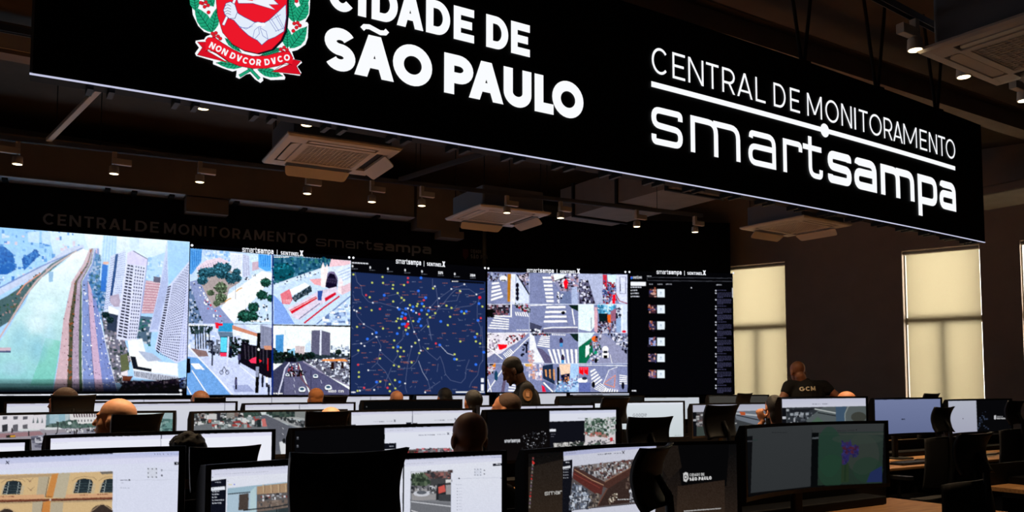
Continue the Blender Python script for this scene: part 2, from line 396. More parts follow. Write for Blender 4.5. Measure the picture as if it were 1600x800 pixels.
# ---------------------------------------------------------------- display pictures (what the lit screens show)
class Pic:
    """a small raster painter; its colours become the emission of a display's mesh"""
    def __init__(s, x0, y0, x1, y1, ss=3, bg=(0, 0, 0)):
        s.x0, s.y0, s.ss = x0, y0, ss
        s.W, s.H = int((x1 - x0) * ss) + 2, int((y1 - y0) * ss) + 2
        s.a = np.zeros((s.H, s.W, 3), np.float32); s.a[:] = bg
        s.m = np.zeros((s.H, s.W), bool)
        s.rg = np.random.default_rng(5)
    def _mask(s, pts):
        P = (np.array(pts, float) - (s.x0, s.y0)) * s.ss
        xa, ya = np.floor(P.min(0)).astype(int); xb, yb = np.ceil(P.max(0)).astype(int) + 1
        xa, ya, xb, yb = max(xa, 0), max(ya, 0), min(xb, s.W), min(yb, s.H)
        if xa >= xb or ya >= yb: return None
        X = np.arange(xa, xb)[None, :] + .5; Y = np.arange(ya, yb)[:, None] + .5
        m = np.zeros((yb - ya, xb - xa), bool)
        for i in range(len(P)):
            (x1, y1), (x2, y2) = P[i - 1], P[i]
            if y1 == y2: continue
            c = ((y1 > Y) != (y2 > Y)) & (X < (x2 - x1) * (Y - y1) / (y2 - y1) + x1)
            m ^= c
        return (slice(ya, yb), slice(xa, xb)), m
    def poly(s, pts, c, c2=None, ax='y', al=1.0):
        r = s._mask(pts)
        if r is None: return s
        sl, m = r
        if c2 is not None:
            P = np.array(pts, float); k = 1 if ax == 'y' else 0
            lo, hi = P[:, k].min(), P[:, k].max()
            if ax == 'y': g = ((np.arange(sl[0].start, sl[0].stop) / s.ss + s.y0 - lo) / (hi - lo))[:, None, None]
            else: g = ((np.arange(sl[1].start, sl[1].stop) / s.ss + s.x0 - lo) / (hi - lo))[None, :, None]
            g = np.clip(g, 0, 1); colr = (np.array(c) * (1 - g) + np.array(c2) * g) * np.ones(m.shape + (1,))
        else: colr = np.ones(m.shape + (1,)) * np.array(c, float)
        v = s.a[sl]; v[m] = v[m] * (1 - al) + colr[m] * al
        s.m[sl] |= m
        return s
    def rect(s, x0, y0, x1, y1, c, c2=None, ax='y', al=1.0): return s.poly(R4(x0, y0, x1, y1), c, c2, ax, al)
    def ell(s, cx, cy, rx, ry, c, al=1.0): return s.poly(arc(cx, cy, rx, ry, 0, 360, 18)[:-1], c, al=al)
    def line(s, pts, w, c, al=1.0):
        for q in stroke(pts, w): s.poly(q, c, al=al)
        return s
    def quad(s, Q, u0, v0, u1, v1, c, al=1.0):
        Q = np.array(Q, float)
        f = lambda u, v: tuple((Q[0] * (1 - u) + Q[1] * u) * (1 - v) + (Q[3] * (1 - u) + Q[2] * u) * v)
        return s.poly([f(u0, v0), f(u1, v0), f(u1, v1), f(u0, v1)], c, al=al)
    def grid(s, Q, nx, ny, c, fx=.5, fy=.5, al=1.0):
        for i in range(nx):
            for j in range(ny): s.quad(Q, (i + .5 - fx / 2) / nx, (j + .5 - fy / 2) / ny, (i + .5 + fx / 2) / nx, (j + .5 + fy / 2) / ny, c, al)
        return s
    def scatter(s, pts, n, cols, r0, r1, asp=1.0, al=1.0):
        P = np.array(pts, float); lo, hi = P.min(0), P.max(0)
        for _ in range(n):
            for _t in range(8):
                x, y = s.rg.uniform(lo, hi); ins = False
                for i in range(len(P)):
                    (x1, y1), (x2, y2) = P[i - 1], P[i]
                    if (y1 > y) != (y2 > y) and x < (x2 - x1) * (y - y1) / (y2 - y1) + x1: ins = not ins
                if ins: break
            else: continue
            r = s.rg.uniform(r0, r1); k = s.rg.uniform(.6, 1.4)
            s.rect(x - r * asp * k, y - r / k, x + r * asp * k, y + r / k, cols[s.rg.integers(len(cols))], al=al)
        return s
    def tree(s, x, y, r, c=(52, 84, 74), n=70):
        s.ell(x, y, r, r * .85, c)
        for _ in range(n):
            a = s.rg.uniform(0, 2 * PI); d = s.rg.uniform(.2, 1) * r; k = s.rg.uniform(.5, 1.55) * (1.15 if math.sin(a) < 0 else .85)
            q = s.rg.uniform(.08, .17)
            s.ell(x + d * 1.08 * math.cos(a), y + d * .95 * math.sin(a), r * q, r * q * .85, tuple(min(255, v * k) for v in c))
        return s
    def text(s, t, x, y, h, c, wt=.16, gap=.2, wx=1.0, slope=0.0):
        w, P = text_polys(t, wt, gap)
        for p in P: s.poly([(x + a * h * wx, y - b * h + a * h * wx * slope) for a, b in p], c)
        return s
    def dash(s, x0, x1, y, h, c, al=1.0, slope=0.0):
        """a line of print too small to read"""
        x = x0
        while x < x1:
            w = s.rg.uniform(1.2, 4.0); e = min(x + w, x1)
            s.poly([(x, y + (x - x0) * slope), (e, y + (e - x0) * slope), (e, y + h + (e - x0) * slope), (x, y + h + (x - x0) * slope)], c, al=al); x += w + .8
        return s
    def fuzz(s, amp, cell=2):
        """patchy light and dark, as camera pictures have"""
        for c, k in ((cell, 1.0), (cell * 3, .7)):
            h, w = s.H // (s.ss * c) + 3, s.W // (s.ss * c) + 3
            n = s.rg.normal(0, 1, (h, w)); N = s.ss * c
            yy, xx = np.arange(s.H) / N, np.arange(s.W) / N
            y0, x0 = yy.astype(int), xx.astype(int); fy, fx = (yy - y0)[:, None], (xx - x0)[None, :]
            v = (n[y0][:, x0] * (1 - fy) + n[y0 + 1][:, x0] * fy) * (1 - fx) + (n[y0][:, x0 + 1] * (1 - fy) + n[y0 + 1][:, x0 + 1] * fy) * fx
            s.a = np.where(s.a > 14, np.clip(s.a * (1 + amp * k * v[..., None]), 0, 255), s.a)
        return s
    def contrast(s, k, mid=138, sat=1.0):
        g = s.a.mean(2, keepdims=True); b = g + (s.a - g) * sat
        s.a = np.where(g > 14, np.clip((b - mid) * k + mid, 8, 255), s.a); return s
    def grain(s, amp, cell=1):
        n = s.rg.normal(0, amp, (s.H // (s.ss * cell) + 2, s.W // (s.ss * cell) + 2, 1))
        n = np.kron(n[:, :, 0], np.ones((s.ss * cell, s.ss * cell)))[:s.H, :s.W, None]
        s.a = np.clip(s.a + n * (s.a > 12), 0, 255); return s
    def sample(s, px, py, r=None):
        r = s.ss // 2 if r is None else r
        if not hasattr(s, 'I'):
            L = s.a / 255.0; L = np.where(L <= .04045, L / 12.92, ((np.maximum(L, 0) + .055) / 1.055) ** 2.4)
            s.I = np.pad(L.cumsum(0).cumsum(1), ((1, 0), (1, 0), (0, 0)))
        x = np.clip(((px - s.x0) * s.ss).astype(int), r, s.W - 1 - r); y = np.clip(((py - s.y0) * s.ss).astype(int), r, s.H - 1 - r)
        a, b, c, d = y - r, y + r + 1, x - r, x + r + 1
        return (s.I[b, d] - s.I[a, d] - s.I[b, c] + s.I[a, c]) / ((2 * r + 1) ** 2)

def pic_mesh(name, P, nu, nv, cols, keep=None, m=None):
    """grid of points P[(nv+1),(nu+1),3] with point colours"""
    me = bpy.data.meshes.new(name)
    W = nu + 1
    idx = (np.arange(nv)[:, None] * W + np.arange(nu)[None, :]).reshape(-1)
    faces = np.stack([idx, idx + 1, idx + W + 1, idx + W], 1)
    if keep is not None: faces = faces[keep.reshape(-1)]
    n = P.reshape(-1, 3).shape[0]
    me.vertices.add(n); me.vertices.foreach_set('co', P.reshape(-1).astype(np.float32))
    me.loops.add(len(faces) * 4); me.loops.foreach_set('vertex_index', faces.reshape(-1).astype(np.int32))
    me.polygons.add(len(faces)); me.polygons.foreach_set('loop_start', (np.arange(len(faces)) * 4).astype(np.int32))
    at = me.attributes.new('Col', 'FLOAT_COLOR', 'POINT')
    c4 = np.ones((n, 4), np.float32); c4[:, :3] = cols.reshape(-1, 3)
    at.data.foreach_set('color', c4.reshape(-1))
    me.update(calc_edges=True); me.validate()
    me.materials.append(m or M_SCREEN)
    return me
# ================================================================ the room
CEIL = 5.3
# window wall: a line from P1 towards the camera's right
WP = np.array([12.0908, 11.0707, 0.0]); WD = np.array([13.5395 - 12.0908, 7.2605 - 11.0707, 0.0]); WD /= np.linalg.norm(WD)
WN = np.array([-WD[1], WD[0], 0.0])            # points out of the room
WROT = Matrix(((WD[0], WN[0], 0, WP[0]), (WD[1], WN[1], 0, WP[1]), (0, 0, 1, 0), (0, 0, 0, 1)))
def wpt(u, d, z): return WP + WD * u + WN * d + ZU * z

def structure(name, mb, m, parent=None, smooth=False):
    o = mb.build(name, m, parent, smooth)
    if parent is None: o['kind'] = 'structure'
    return o
structure('floor', MB().box(-7, -4.5, -.2, 19, 15, 0), M_FLOOR)
structure('ceiling', MB().box(-7, -4.5, CEIL, 19, 15, CEIL + .2), M_CEIL)
structure('wall_left', MB().box(-5.2, -4, 0, -5.0, 14.5, CEIL), M_WALL)
structure('wall_back', MB().box(-5.2, -4.2, 0, 19, -4.0, CEIL), M_WALL)
structure('wall_front', MB().box(-5.2, 14.3, 0, 13, 14.5, CEIL), M_WALL)

WINS = [(-.22, .98), (2.975, 4.14), (4.70, 5.90)]
ZB, ZT, ZTR = .85, 3.76, 2.56
mb = MB()
edges = [-4.0] + [e for w in WINS for e in w] + [17.0]
for i in range(0, len(edges), 2): mb.box(edges[i], 0, 0, edges[i + 1], .4, CEIL, WROT)
for a, b in WINS: mb.box(a, 0, 0, b, .4, ZB, WROT); mb.box(a, 0, ZT, b, .4, CEIL, WROT)
structure('wall_right', mb, M_WALL)
BLAB = ['cream roller blind drawn down in the far window beside the video wall',
        'cream roller blind drawn down in the middle window, strip light at its left edge',
        'cream roller blind in the nearest window, cut off by the right edge of the photo']
for k, (a, b) in enumerate(WINS):
    w = MB()
    for u0, u1, z0, z1 in ((a, a + .02, ZB, ZT), (b - .02, b, ZB, ZT), (a + .02, b - .02, ZB, ZB + .06), (a + .02, b - .02, ZT - .06, ZT), (a + .02, b - .02, ZTR - .055, ZTR + .055)):
        w.box(u0, .16, z0, u1, .24, z1, WROT)
    w.box((a + b) / 2 - .045, .14, ZB + .06, (a + b) / 2 + .045, .22, ZTR - .055, WROT)
    fr = structure('window_%d' % (k + 1), w, M_FRAME)
    g = MB().box(a + .02, .195, ZB + .06, b - .02, .203, ZT - .06, WROT).build('window_pane', M_GLASS, fr)
    t = thing('roller_blind', BLAB[k], 'blind', tuple(wpt(0, 0, 0)), math.atan2(WD[1], WD[0]), 'roller blinds on the window wall')
    l0 = a + (.058 if k else .01)
    MB().box(l0, .07, ZB + .02, b - .012, .074, ZT - .075).build('blind_fabric', M_BLIND, t)
    MB().rbox(a + .012, .03, ZT - .075, b - .012, .10, ZT - .012, .025, 'x').build('headrail', M_WHITE, t)
    MB().rbox(l0, .062, ZB, b - .014, .084, ZB + .025, .008, 'x').build('bottom_bar', M_WHITE, t)

# ---------------------------------------------------------------- the two facets of the video wall
CORN = np.array([7.4806, 12.6, 0.0])
def facet(deg):
    a = math.radians(deg); return np.array([math.cos(a), math.sin(a), 0.0]), np.array([math.sin(a), -math.cos(a), 0.0])
FA, FB = facet(-4.6), facet(-22.6)
def on_facet(x, y, fc):
    d = ray(x, y); k = ((CORN - EY) @ fc[1]) / (d @ fc[1]); q = EY + d * k
    return float((q - CORN) @ fc[0]), float(q[2])
def fpt(fc, u, d, z): return CORN + fc[0] * u + fc[1] * d + ZU * z      # d: towards the room
def fmat(fc): return Matrix(((fc[0][0], fc[1][0], 0, CORN[0]), (fc[0][1], fc[1][1], 0, CORN[1]), (0, 0, 1, 0), (0, 0, 0, 1)))
MA, MBF = fmat(FA), fmat(FB)

def backing(name, label, u0, u1, z0, z1, M):
    t = thing(name, label, 'wall panel')
    MB().box(u0, -.30, z0, u1, -.10, z1, M).build('fascia_panel', M_LEDBLK, t)
    MB().box(u0, -.30, 0, u1, -.12, z0 - .004, M).build('base_panel', M_BLACK, t)
    return t
fasA = backing('display_fascia', 'long black fascia above the video wall with dim lettering', -10.2, -.02, 1.27, 4.25, MA)
fasB = backing('display_fascia', 'tall plain black fascia between the video wall and the far window', .05, 4.66, 1.27, 4.53, MBF)

def led_screen(name, label, fc, M, u0, u1, z0, z1, pic, res, header=None):
    t = thing(name, label, 'screen', group='panels of the video wall')
    MB().box(u0 + .004, -.095, z0, u1 - .004, -.004, z1, M).build('cabinet', M_LEDBLK, t)
    nu, nv = int((u1 - u0) * res), int((z1 - z0) * res)
    U, V = np.meshgrid(np.linspace(u0 + .006, u1 - .006, nu + 1), np.linspace(z1 - .004, z0 + .004, nv + 1))
    P = CORN + U[..., None] * fc[0] + V[..., None] * ZU + fc[1] * .002
    d = P - EY; w = d @ FW
    px, py = CX + FPX * (d @ RT) / w, CY - FPX * (d @ UP) / w
    link_mesh('display', pic_mesh('display', P, nu, nv, pic.sample(px, py), None, M_LEDWALL), None, t)
    return t
def header(t, fc, xc, yc, hgt, wide):
    """smartsampa | SENTINEL X on the black strip over a panel, centred on a photo point"""
    u, z = on_facet(xc, yc, fc)
    w1, p1 = text_polys('smart', .20, .18); w2, p2 = text_polys('sampa', .30, .18); w3, p3 = text_polys('SENTINEL', .22, .16); w4, p4 = text_polys('X', .24, .1)
    X = 0; out = {}
    sx = .62
    for nm, ps, sc, dx, wd in (('logo', p1, sx, 0, w1 * sx), ('logo', p2, sx, .10, w2 * sx), ('bar', [R4(0, -.25, .14, 1.15)], 1, .9, .14), ('name', p3, .86, .9, w3 * .86), ('name', p4, 1.42, .12, w4 * 1.42)):
        X += dx; out.setdefault(nm, []).extend([[(X + a * sc, b * (1 if sc == sx else sc)) for a, b in p] for p in ps]); X += wd
    k = wide / X
    fn = lambda a, b: fpt(fc, u - wide / 2 + a * k, .006, z - hgt / 2 + b * hgt)
    for nm in out: link_mesh('header_' + nm, poly_mesh('header_' + nm, out[nm], fn), emit('white_pixels', (238, 240, 246)), t)
def dots(t, fc, pts, r=.02):
    for x, y in pts:
        u, z = on_facet(x, y, fc)
        link_mesh('status_icon', poly_mesh('status_icon', [[(r * math.cos(k * PI / 5), r * math.sin(k * PI / 5)) for k in range(10)]], lambda a, b: fpt(fc, u + a, .006, z + b)), emit('white_pixels', (238, 240, 246)), t)

def T3(o, s, L): return [(o[0] + x / s, o[1] + y / s) for x, y in L]
A1 = lambda L: T3((0, 350), 5.333, L)
A2 = lambda L: T3((0, 490), 5.333, L)
B1 = lambda L: T3((290, 370), 6.154, L)
B2 = lambda L: T3((290, 490), 6.154, L)

def pic_river():
    p = Pic(-170, 330, 300, 640, 3, (172, 208, 242))
    p.rect(-170, 330, 300, 430, (120, 178, 232), (176, 214, 242))
    p.poly([(70, 345), (300, 370), (300, 430), (90, 420)], (214, 232, 244), (190, 220, 244))
    p.poly(A1([(700, 80), (1400, 130), (1390, 420), (760, 300)]), (232, 240, 238), (196, 224, 244))
    city = [(-170, 330), (130, 360), (128, 388), (70, 425), (-20, 470), (-170, 520)]
    p.scatter(city, 420, [(150, 196, 236), (96, 150, 210), (196, 216, 236), (70, 126, 196), (214, 200, 214), (120, 170, 222)], .8, 3.2)
    for q in ([(230, 70), (330, 60), (325, 160), (235, 150)], [(350, 60), (420, 70), (418, 175), (350, 160)]): p.poly(A1(q), (186, 214, 240))
    for q in ([(-60, 180), (40, 190), (110, 250), (130, 380), (60, 420), (-200, 430)], [(180, 290), (300, 210), (330, 260), (200, 390)]):
        p.poly(A1(q), (36, 92, 170)); p.scatter(A1(q), 60, [(30, 76, 150), (60, 120, 190)], .8, 2)
    p.scatter([(-170, 440), (25, 420), (10, 455), (-170, 560)], 200, [(200, 216, 236), (130, 160, 206), (240, 244, 250), (90, 124, 180)], .8, 2.5, 1.6)
    # roads and bank left of the river
    p.line(A1([(700, 195), (560, 230), (350, 380), (-100, 620), (-900, 1000)]), 9, (196, 206, 230)); p.line(A1([(690, 200), (350, 350), (-100, 580), (-900, 950)]), 2, (120, 140, 190))
    p.poly(A1([(640, 215), (430, 330), (330, 420), (60, 600), (-900, 1100), (-900, 1400), (100, 800), (250, 560), (345, 450), (600, 250)]), (84, 108, 112))
    p.scatter(A1([(560, 260), (100, 560), (-500, 950), (-300, 1050), (100, 780), (300, 500)]), 150, [(50, 80, 84), (70, 100, 80), (110, 100, 90), (160, 140, 140)], .8, 2.2)
    p.line(A1([(640, 225), (440, 350), (310, 470), (210, 600), (90, 800), (-100, 1100)]), 2.6, (196, 176, 176)); p.line(A1([(340, 410), (210, 500), (140, 590)]), 1.6, (226, 160, 140))
    # river
    R = A1([(690, 205), (745, 225), (690, 330), (600, 480), (560, 640), (530, 800)]) + A2([(505, 230), (480, 400), (450, 560), (440, 640), (-900, 640), (-900, 600), (-400, 420), (0, 230), (90, 100)]) + A1([(115, 790), (210, 660), (250, 560), (345, 450), (430, 390), (545, 310), (600, 250)])
    p.poly(R, (242, 248, 253), (140, 196, 200))
    p.poly(A2([(380, 200), (505, 230), (480, 400), (445, 600), (250, 600), (330, 380)]), (110, 190, 164), al=.45)
    for x, y, w, h, c in ((60, 505, 26, 20, (226, 238, 246)), (30, 530, 20, 30, (150, 196, 214)), (58, 545, 18, 26, (136, 186, 206)), (20, 575, 24, 14, (170, 204, 222)), (70, 480, 26, 14, (226, 240, 248)), (76, 525, 12, 22, (176, 210, 224)), (-60, 570, 50, 20, (150, 190, 205))):
        for k in range(6): p.ell(x, y, w * (1 - k * .14), h * (1 - k * .14), c, al=.13)
    p.poly(A1([(405, 400), (445, 395), (440, 480), (408, 485)]), (130, 170, 206), al=.8)
    p.rect(-10, 543, 17, 550, (196, 178, 190)); p.rect(-10, 548, 17, 551, (90, 100, 130))
    # right bank, strips from the river outwards (x at y=392, 440, 500, 560, 612)
    ys = (388, 412, 440, 500, 560, 614)
    strips = [((140, 130, 112, 99, 92, 83), (143, 136, 117, 108, 107, 104), (202, 178, 186)), ((143, 136, 117, 108, 107, 104), (144, 138, 121, 115, 113, 113), (96, 92, 78)),
              ((144, 138, 121, 115, 113, 113), (146, 141, 126, 123.5, 123, 124), (176, 160, 180)), ((146, 141, 126, 123.5, 123, 124), (147, 143, 128, 128, 128, 129.5), (84, 104, 84)),
              ((147, 143, 128, 128, 128, 129.5), (150, 148, 137, 140, 144, 149), (136, 152, 200)), ((150, 148, 137, 140, 144, 149), (152, 151, 142, 148, 155, 162), (200, 176, 200)), ((152, 151, 142, 148, 155, 162), (155, 156, 148, 157, 170, 184), (130, 144, 196))]
    for a, b, c in strips: p.poly(list(zip(a, ys)) + list(zip(b, ys))[::-1], c)
    p.line(list(zip(strips[4][0], ys)), .9, (226, 234, 246)); p.line(list(zip(strips[5][0], ys)), .7, (90, 90, 120)); p.line(list(zip(strips[6][1], ys)), .9, (230, 234, 244))
    for k in (.33, .66):
        for q in (4, 6): p.line([(a * (1 - k) + b * k, y) for a, b, y in zip(strips[q][0], strips[q][1], ys)], .4, (150, 166, 214))
    def inside(q): return list(zip(strips[q][0], ys)) + list(zip(strips[q][1], ys))[::-1]
    p.scatter(inside(4), 60, [(240, 244, 250), (60, 66, 100), (200, 206, 230)], .5, 1.2); p.scatter(inside(6), 50, [(236, 238, 248), (50, 56, 90)], .5, 1.1)
    p.scatter(inside(0), 60, [(150, 110, 120), (226, 190, 196)], .4, .9); p.scatter(inside(1), 90, [(50, 70, 50), (140, 90, 60)], .6, 1.6); p.scatter(inside(2), 80, [(120, 110, 130), (206, 190, 206)], .4, .9)
    p.scatter(inside(5), 40, [(120, 100, 130)], .4, .8)
    # trees and blocks between road and towers
    q = [(150, 395), (163, 405), (168, 470), (170, 520), (160, 505), (150, 470), (138, 440)]
    p.poly(q, (84, 130, 176)); p.scatter(q, 220, [(56, 96, 140), (110, 150, 196), (70, 110, 120), (160, 180, 210)], .8, 2.4)
    q = [(158, 490), (178, 480), (204, 560), (196, 600), (180, 598), (164, 530)]
    p.poly(q, (120, 120, 136)); p.scatter(q, 170, [(50, 70, 66), (220, 220, 228), (80, 86, 90), (170, 160, 170)], .8, 2.2)
    # towers
    p.poly(A1([(860, 95), (975, 105), (960, 470), (830, 470)]), (188, 218, 246)); p.grid(A1([(860, 95), (975, 105), (960, 470), (830, 470)]), 5, 2, (160, 198, 236), .3, 1)
    p.poly(A1([(1080, 110), (1160, 120), (1160, 230), (1080, 230)]), (206, 226, 242))
    p.poly(A1([(852, 330), (900, 345), (880, 560), (838, 560)]), (60, 116, 196)); p.rect(161, 409, 170, 413, (226, 180, 160))
    p.poly(A1([(1230, 290), (1390, 230), (1390, 470), (1220, 480)]), (180, 212, 240)); p.scatter(A1([(1230, 290), (1390, 230), (1390, 470), (1220, 480)]), 30, [(150, 190, 226), (214, 230, 244)], 1, 2.5)
    T2 = A1([(922, 268), (1050, 212), (1040, 600), (1000, 800), (862, 800), (868, 700)])
    p.poly(T2, (206, 216, 242)); p.grid(A1([(925, 280), (965, 262), (930, 700), (868, 720)]), 4, 22, (84, 100, 150), .45, .4); p.grid(A1([(990, 245), (1050, 225), (1030, 600), (950, 600)]), 5, 20, (96, 112, 160), .4, .35)
    p.poly(A1([(962, 252), (986, 248), (965, 420), (930, 640), (912, 640)]), (44, 74, 124))
    p.poly(A1([(918, 600), (990, 580), (1010, 690), (950, 690), (915, 650)]), (176, 166, 186)); p.ell(178.5, 470, 7, 6, (186, 176, 196))
    p.poly(A1([(905, 680), (990, 720), (985, 760), (900, 740)]), (236, 240, 250)); p.poly(A1([(900, 740), (985, 760), (970, 900), (890, 880)]), (60, 70, 90))
    p.tree(165, 492, 6, (30, 48, 52)); p.tree(172, 500, 6, (36, 54, 56))
    T = [(199, 395), (208, 391), (230.8, 404.5), (214, 534), (182, 530), (184, 497)]
    p.poly(T, (216, 220, 244)); p.poly([(199, 395), (208, 391), (230.8, 404.5), (228, 416), (199, 412)], (214, 208, 238))
    p.line([(208, 392), (231, 405)], 1.2, (80, 84, 110)); p.line([(230.8, 404.5), (214, 534)], 1.4, (150, 156, 196))
    p.grid([(199, 412), (209, 414), (199, 530), (183, 526)], 2, 24, (36, 40, 62), .82, .55); p.grid([(211, 414), (227, 417), (213, 530), (200, 530)], 4, 22, (52, 58, 90), .5, .55)
    Q = A1([(1215, 470), (1340, 485), (1290, 745), (1178, 745)])
    p.poly(Q, (186, 146, 160)); p.grid(Q, 9, 12, (236, 220, 226), .5, .45); p.poly(A1([(1280, 435), (1338, 445), (1335, 490), (1278, 485)]), (100, 100, 120))
    p.poly(A2([(1170, 20), (1280, 30), (1250, 270), (1140, 200)]), (90, 110, 130)); p.scatter(A2([(1170, 20), (1280, 30), (1250, 270), (1140, 200)]), 40, [(40, 60, 66), (190, 196, 206), (60, 110, 110)], .8, 2)
    p.poly(A1([(1395, 136), (1590, 150), (1585, 320), (1420, 560), (1395, 560)]), (168, 208, 240)); p.grid(A1([(1400, 150), (1580, 165), (1580, 300), (1410, 520)]), 1, 26, (146, 190, 230), 1, .35)
    p.poly(A1([(1392, 136), (1404, 560), (1325, 900), (1240, 900), (1330, 520)]), (196, 206, 234)); p.grid(A1([(1388, 260), (1400, 520), (1320, 880), (1250, 880)]), 1, 46, (140, 152, 200), .9, .4)
    Tq = A1([(1585, 300), (1405, 515), (1290, 1040), (1470, 1160), (1560, 1120)])
    p.poly(Tq, (206, 212, 240)); p.grid(A1([(1580, 320), (1440, 500), (1330, 1090), (1480, 1150)]), 9, 34, (46, 52, 84), .55, .5)
    p.grid(A1([(1430, 505), (1395, 520), (1295, 1060), (1330, 1090)]), 1, 26, (32, 36, 58), .8, .6)
    p.grid(A1([(1580, 420), (1560, 420), (1480, 1160), (1560, 1080)]), 3, 30, (150, 156, 196), .5, .5)
    W = A2([(1065, 225), (1185, 208), (1215, 330), (1320, 400), (1480, 415), (1484, 520), (1110, 470), (1075, 330)])
    p.poly(W, (238, 242, 250)); p.poly(A2([(1085, 355), (1130, 360), (1150, 440), (1265, 460), (1260, 485), (1110, 460)]), (34, 38, 48)); p.poly(A2([(1150, 310), (1270, 330), (1350, 390), (1230, 400)]), (178, 188, 210))
    F = A2([(1110, 470), (1490, 525), (1480, 590), (1120, 530)]); p.poly(F, (214, 220, 236)); p.grid(F, 26, 1, (46, 50, 70), .5, .8)
    p.poly(A2([(1000, 350), (1060, 330), (1080, 470), (1010, 480)]), (104, 110, 84)); p.poly(A2([(1010, 490), (1065, 470), (1060, 520), (1005, 515)]), (226, 220, 226)); p.poly(A2([(1020, 520), (1110, 520), (1080, 570), (1020, 560)]), (110, 66, 50))
    q = A2([(1040, 560), (1300, 560), (1560, 530), (1560, 680), (960, 680)]); p.poly(q, (44, 38, 52)); p.scatter(q, 130, [(26, 24, 34), (84, 76, 90), (120, 110, 120), (60, 50, 60)], .8, 2)
    p.scatter(A2([(1490, 540), (1570, 520), (1570, 620), (1500, 620)]), 40, [(180, 200, 236), (100, 120, 180)], .6, 1.6)
    for k in range(14):
        y = 340 + k * 9; p.rect(-170, y, 300, y + 9, (222, 236, 250), al=max(0, .34 - k * .025))
    for k in range(16):
        y = 592 + k * 1.4; p.rect(-170, y, 300, y + 1.6, (2, 2, 4), al=min(1, .12 + k * .055))
    p.rect(-170, 613, 300, 640, (2, 2, 4))
    p.poly([(-170, 617.2), (284, 615.2), (284, 616.9), (-170, 619)], (226, 228, 236)); p.ell(282, 610, 2, 1.8, (230, 232, 240)); p.ell(282.5, 615.8, 1.8, 1.5, (236, 238, 244))
    p.contrast(1.12, 170, 1.08); p.fuzz(.022, 2)
    return p.grain(3)

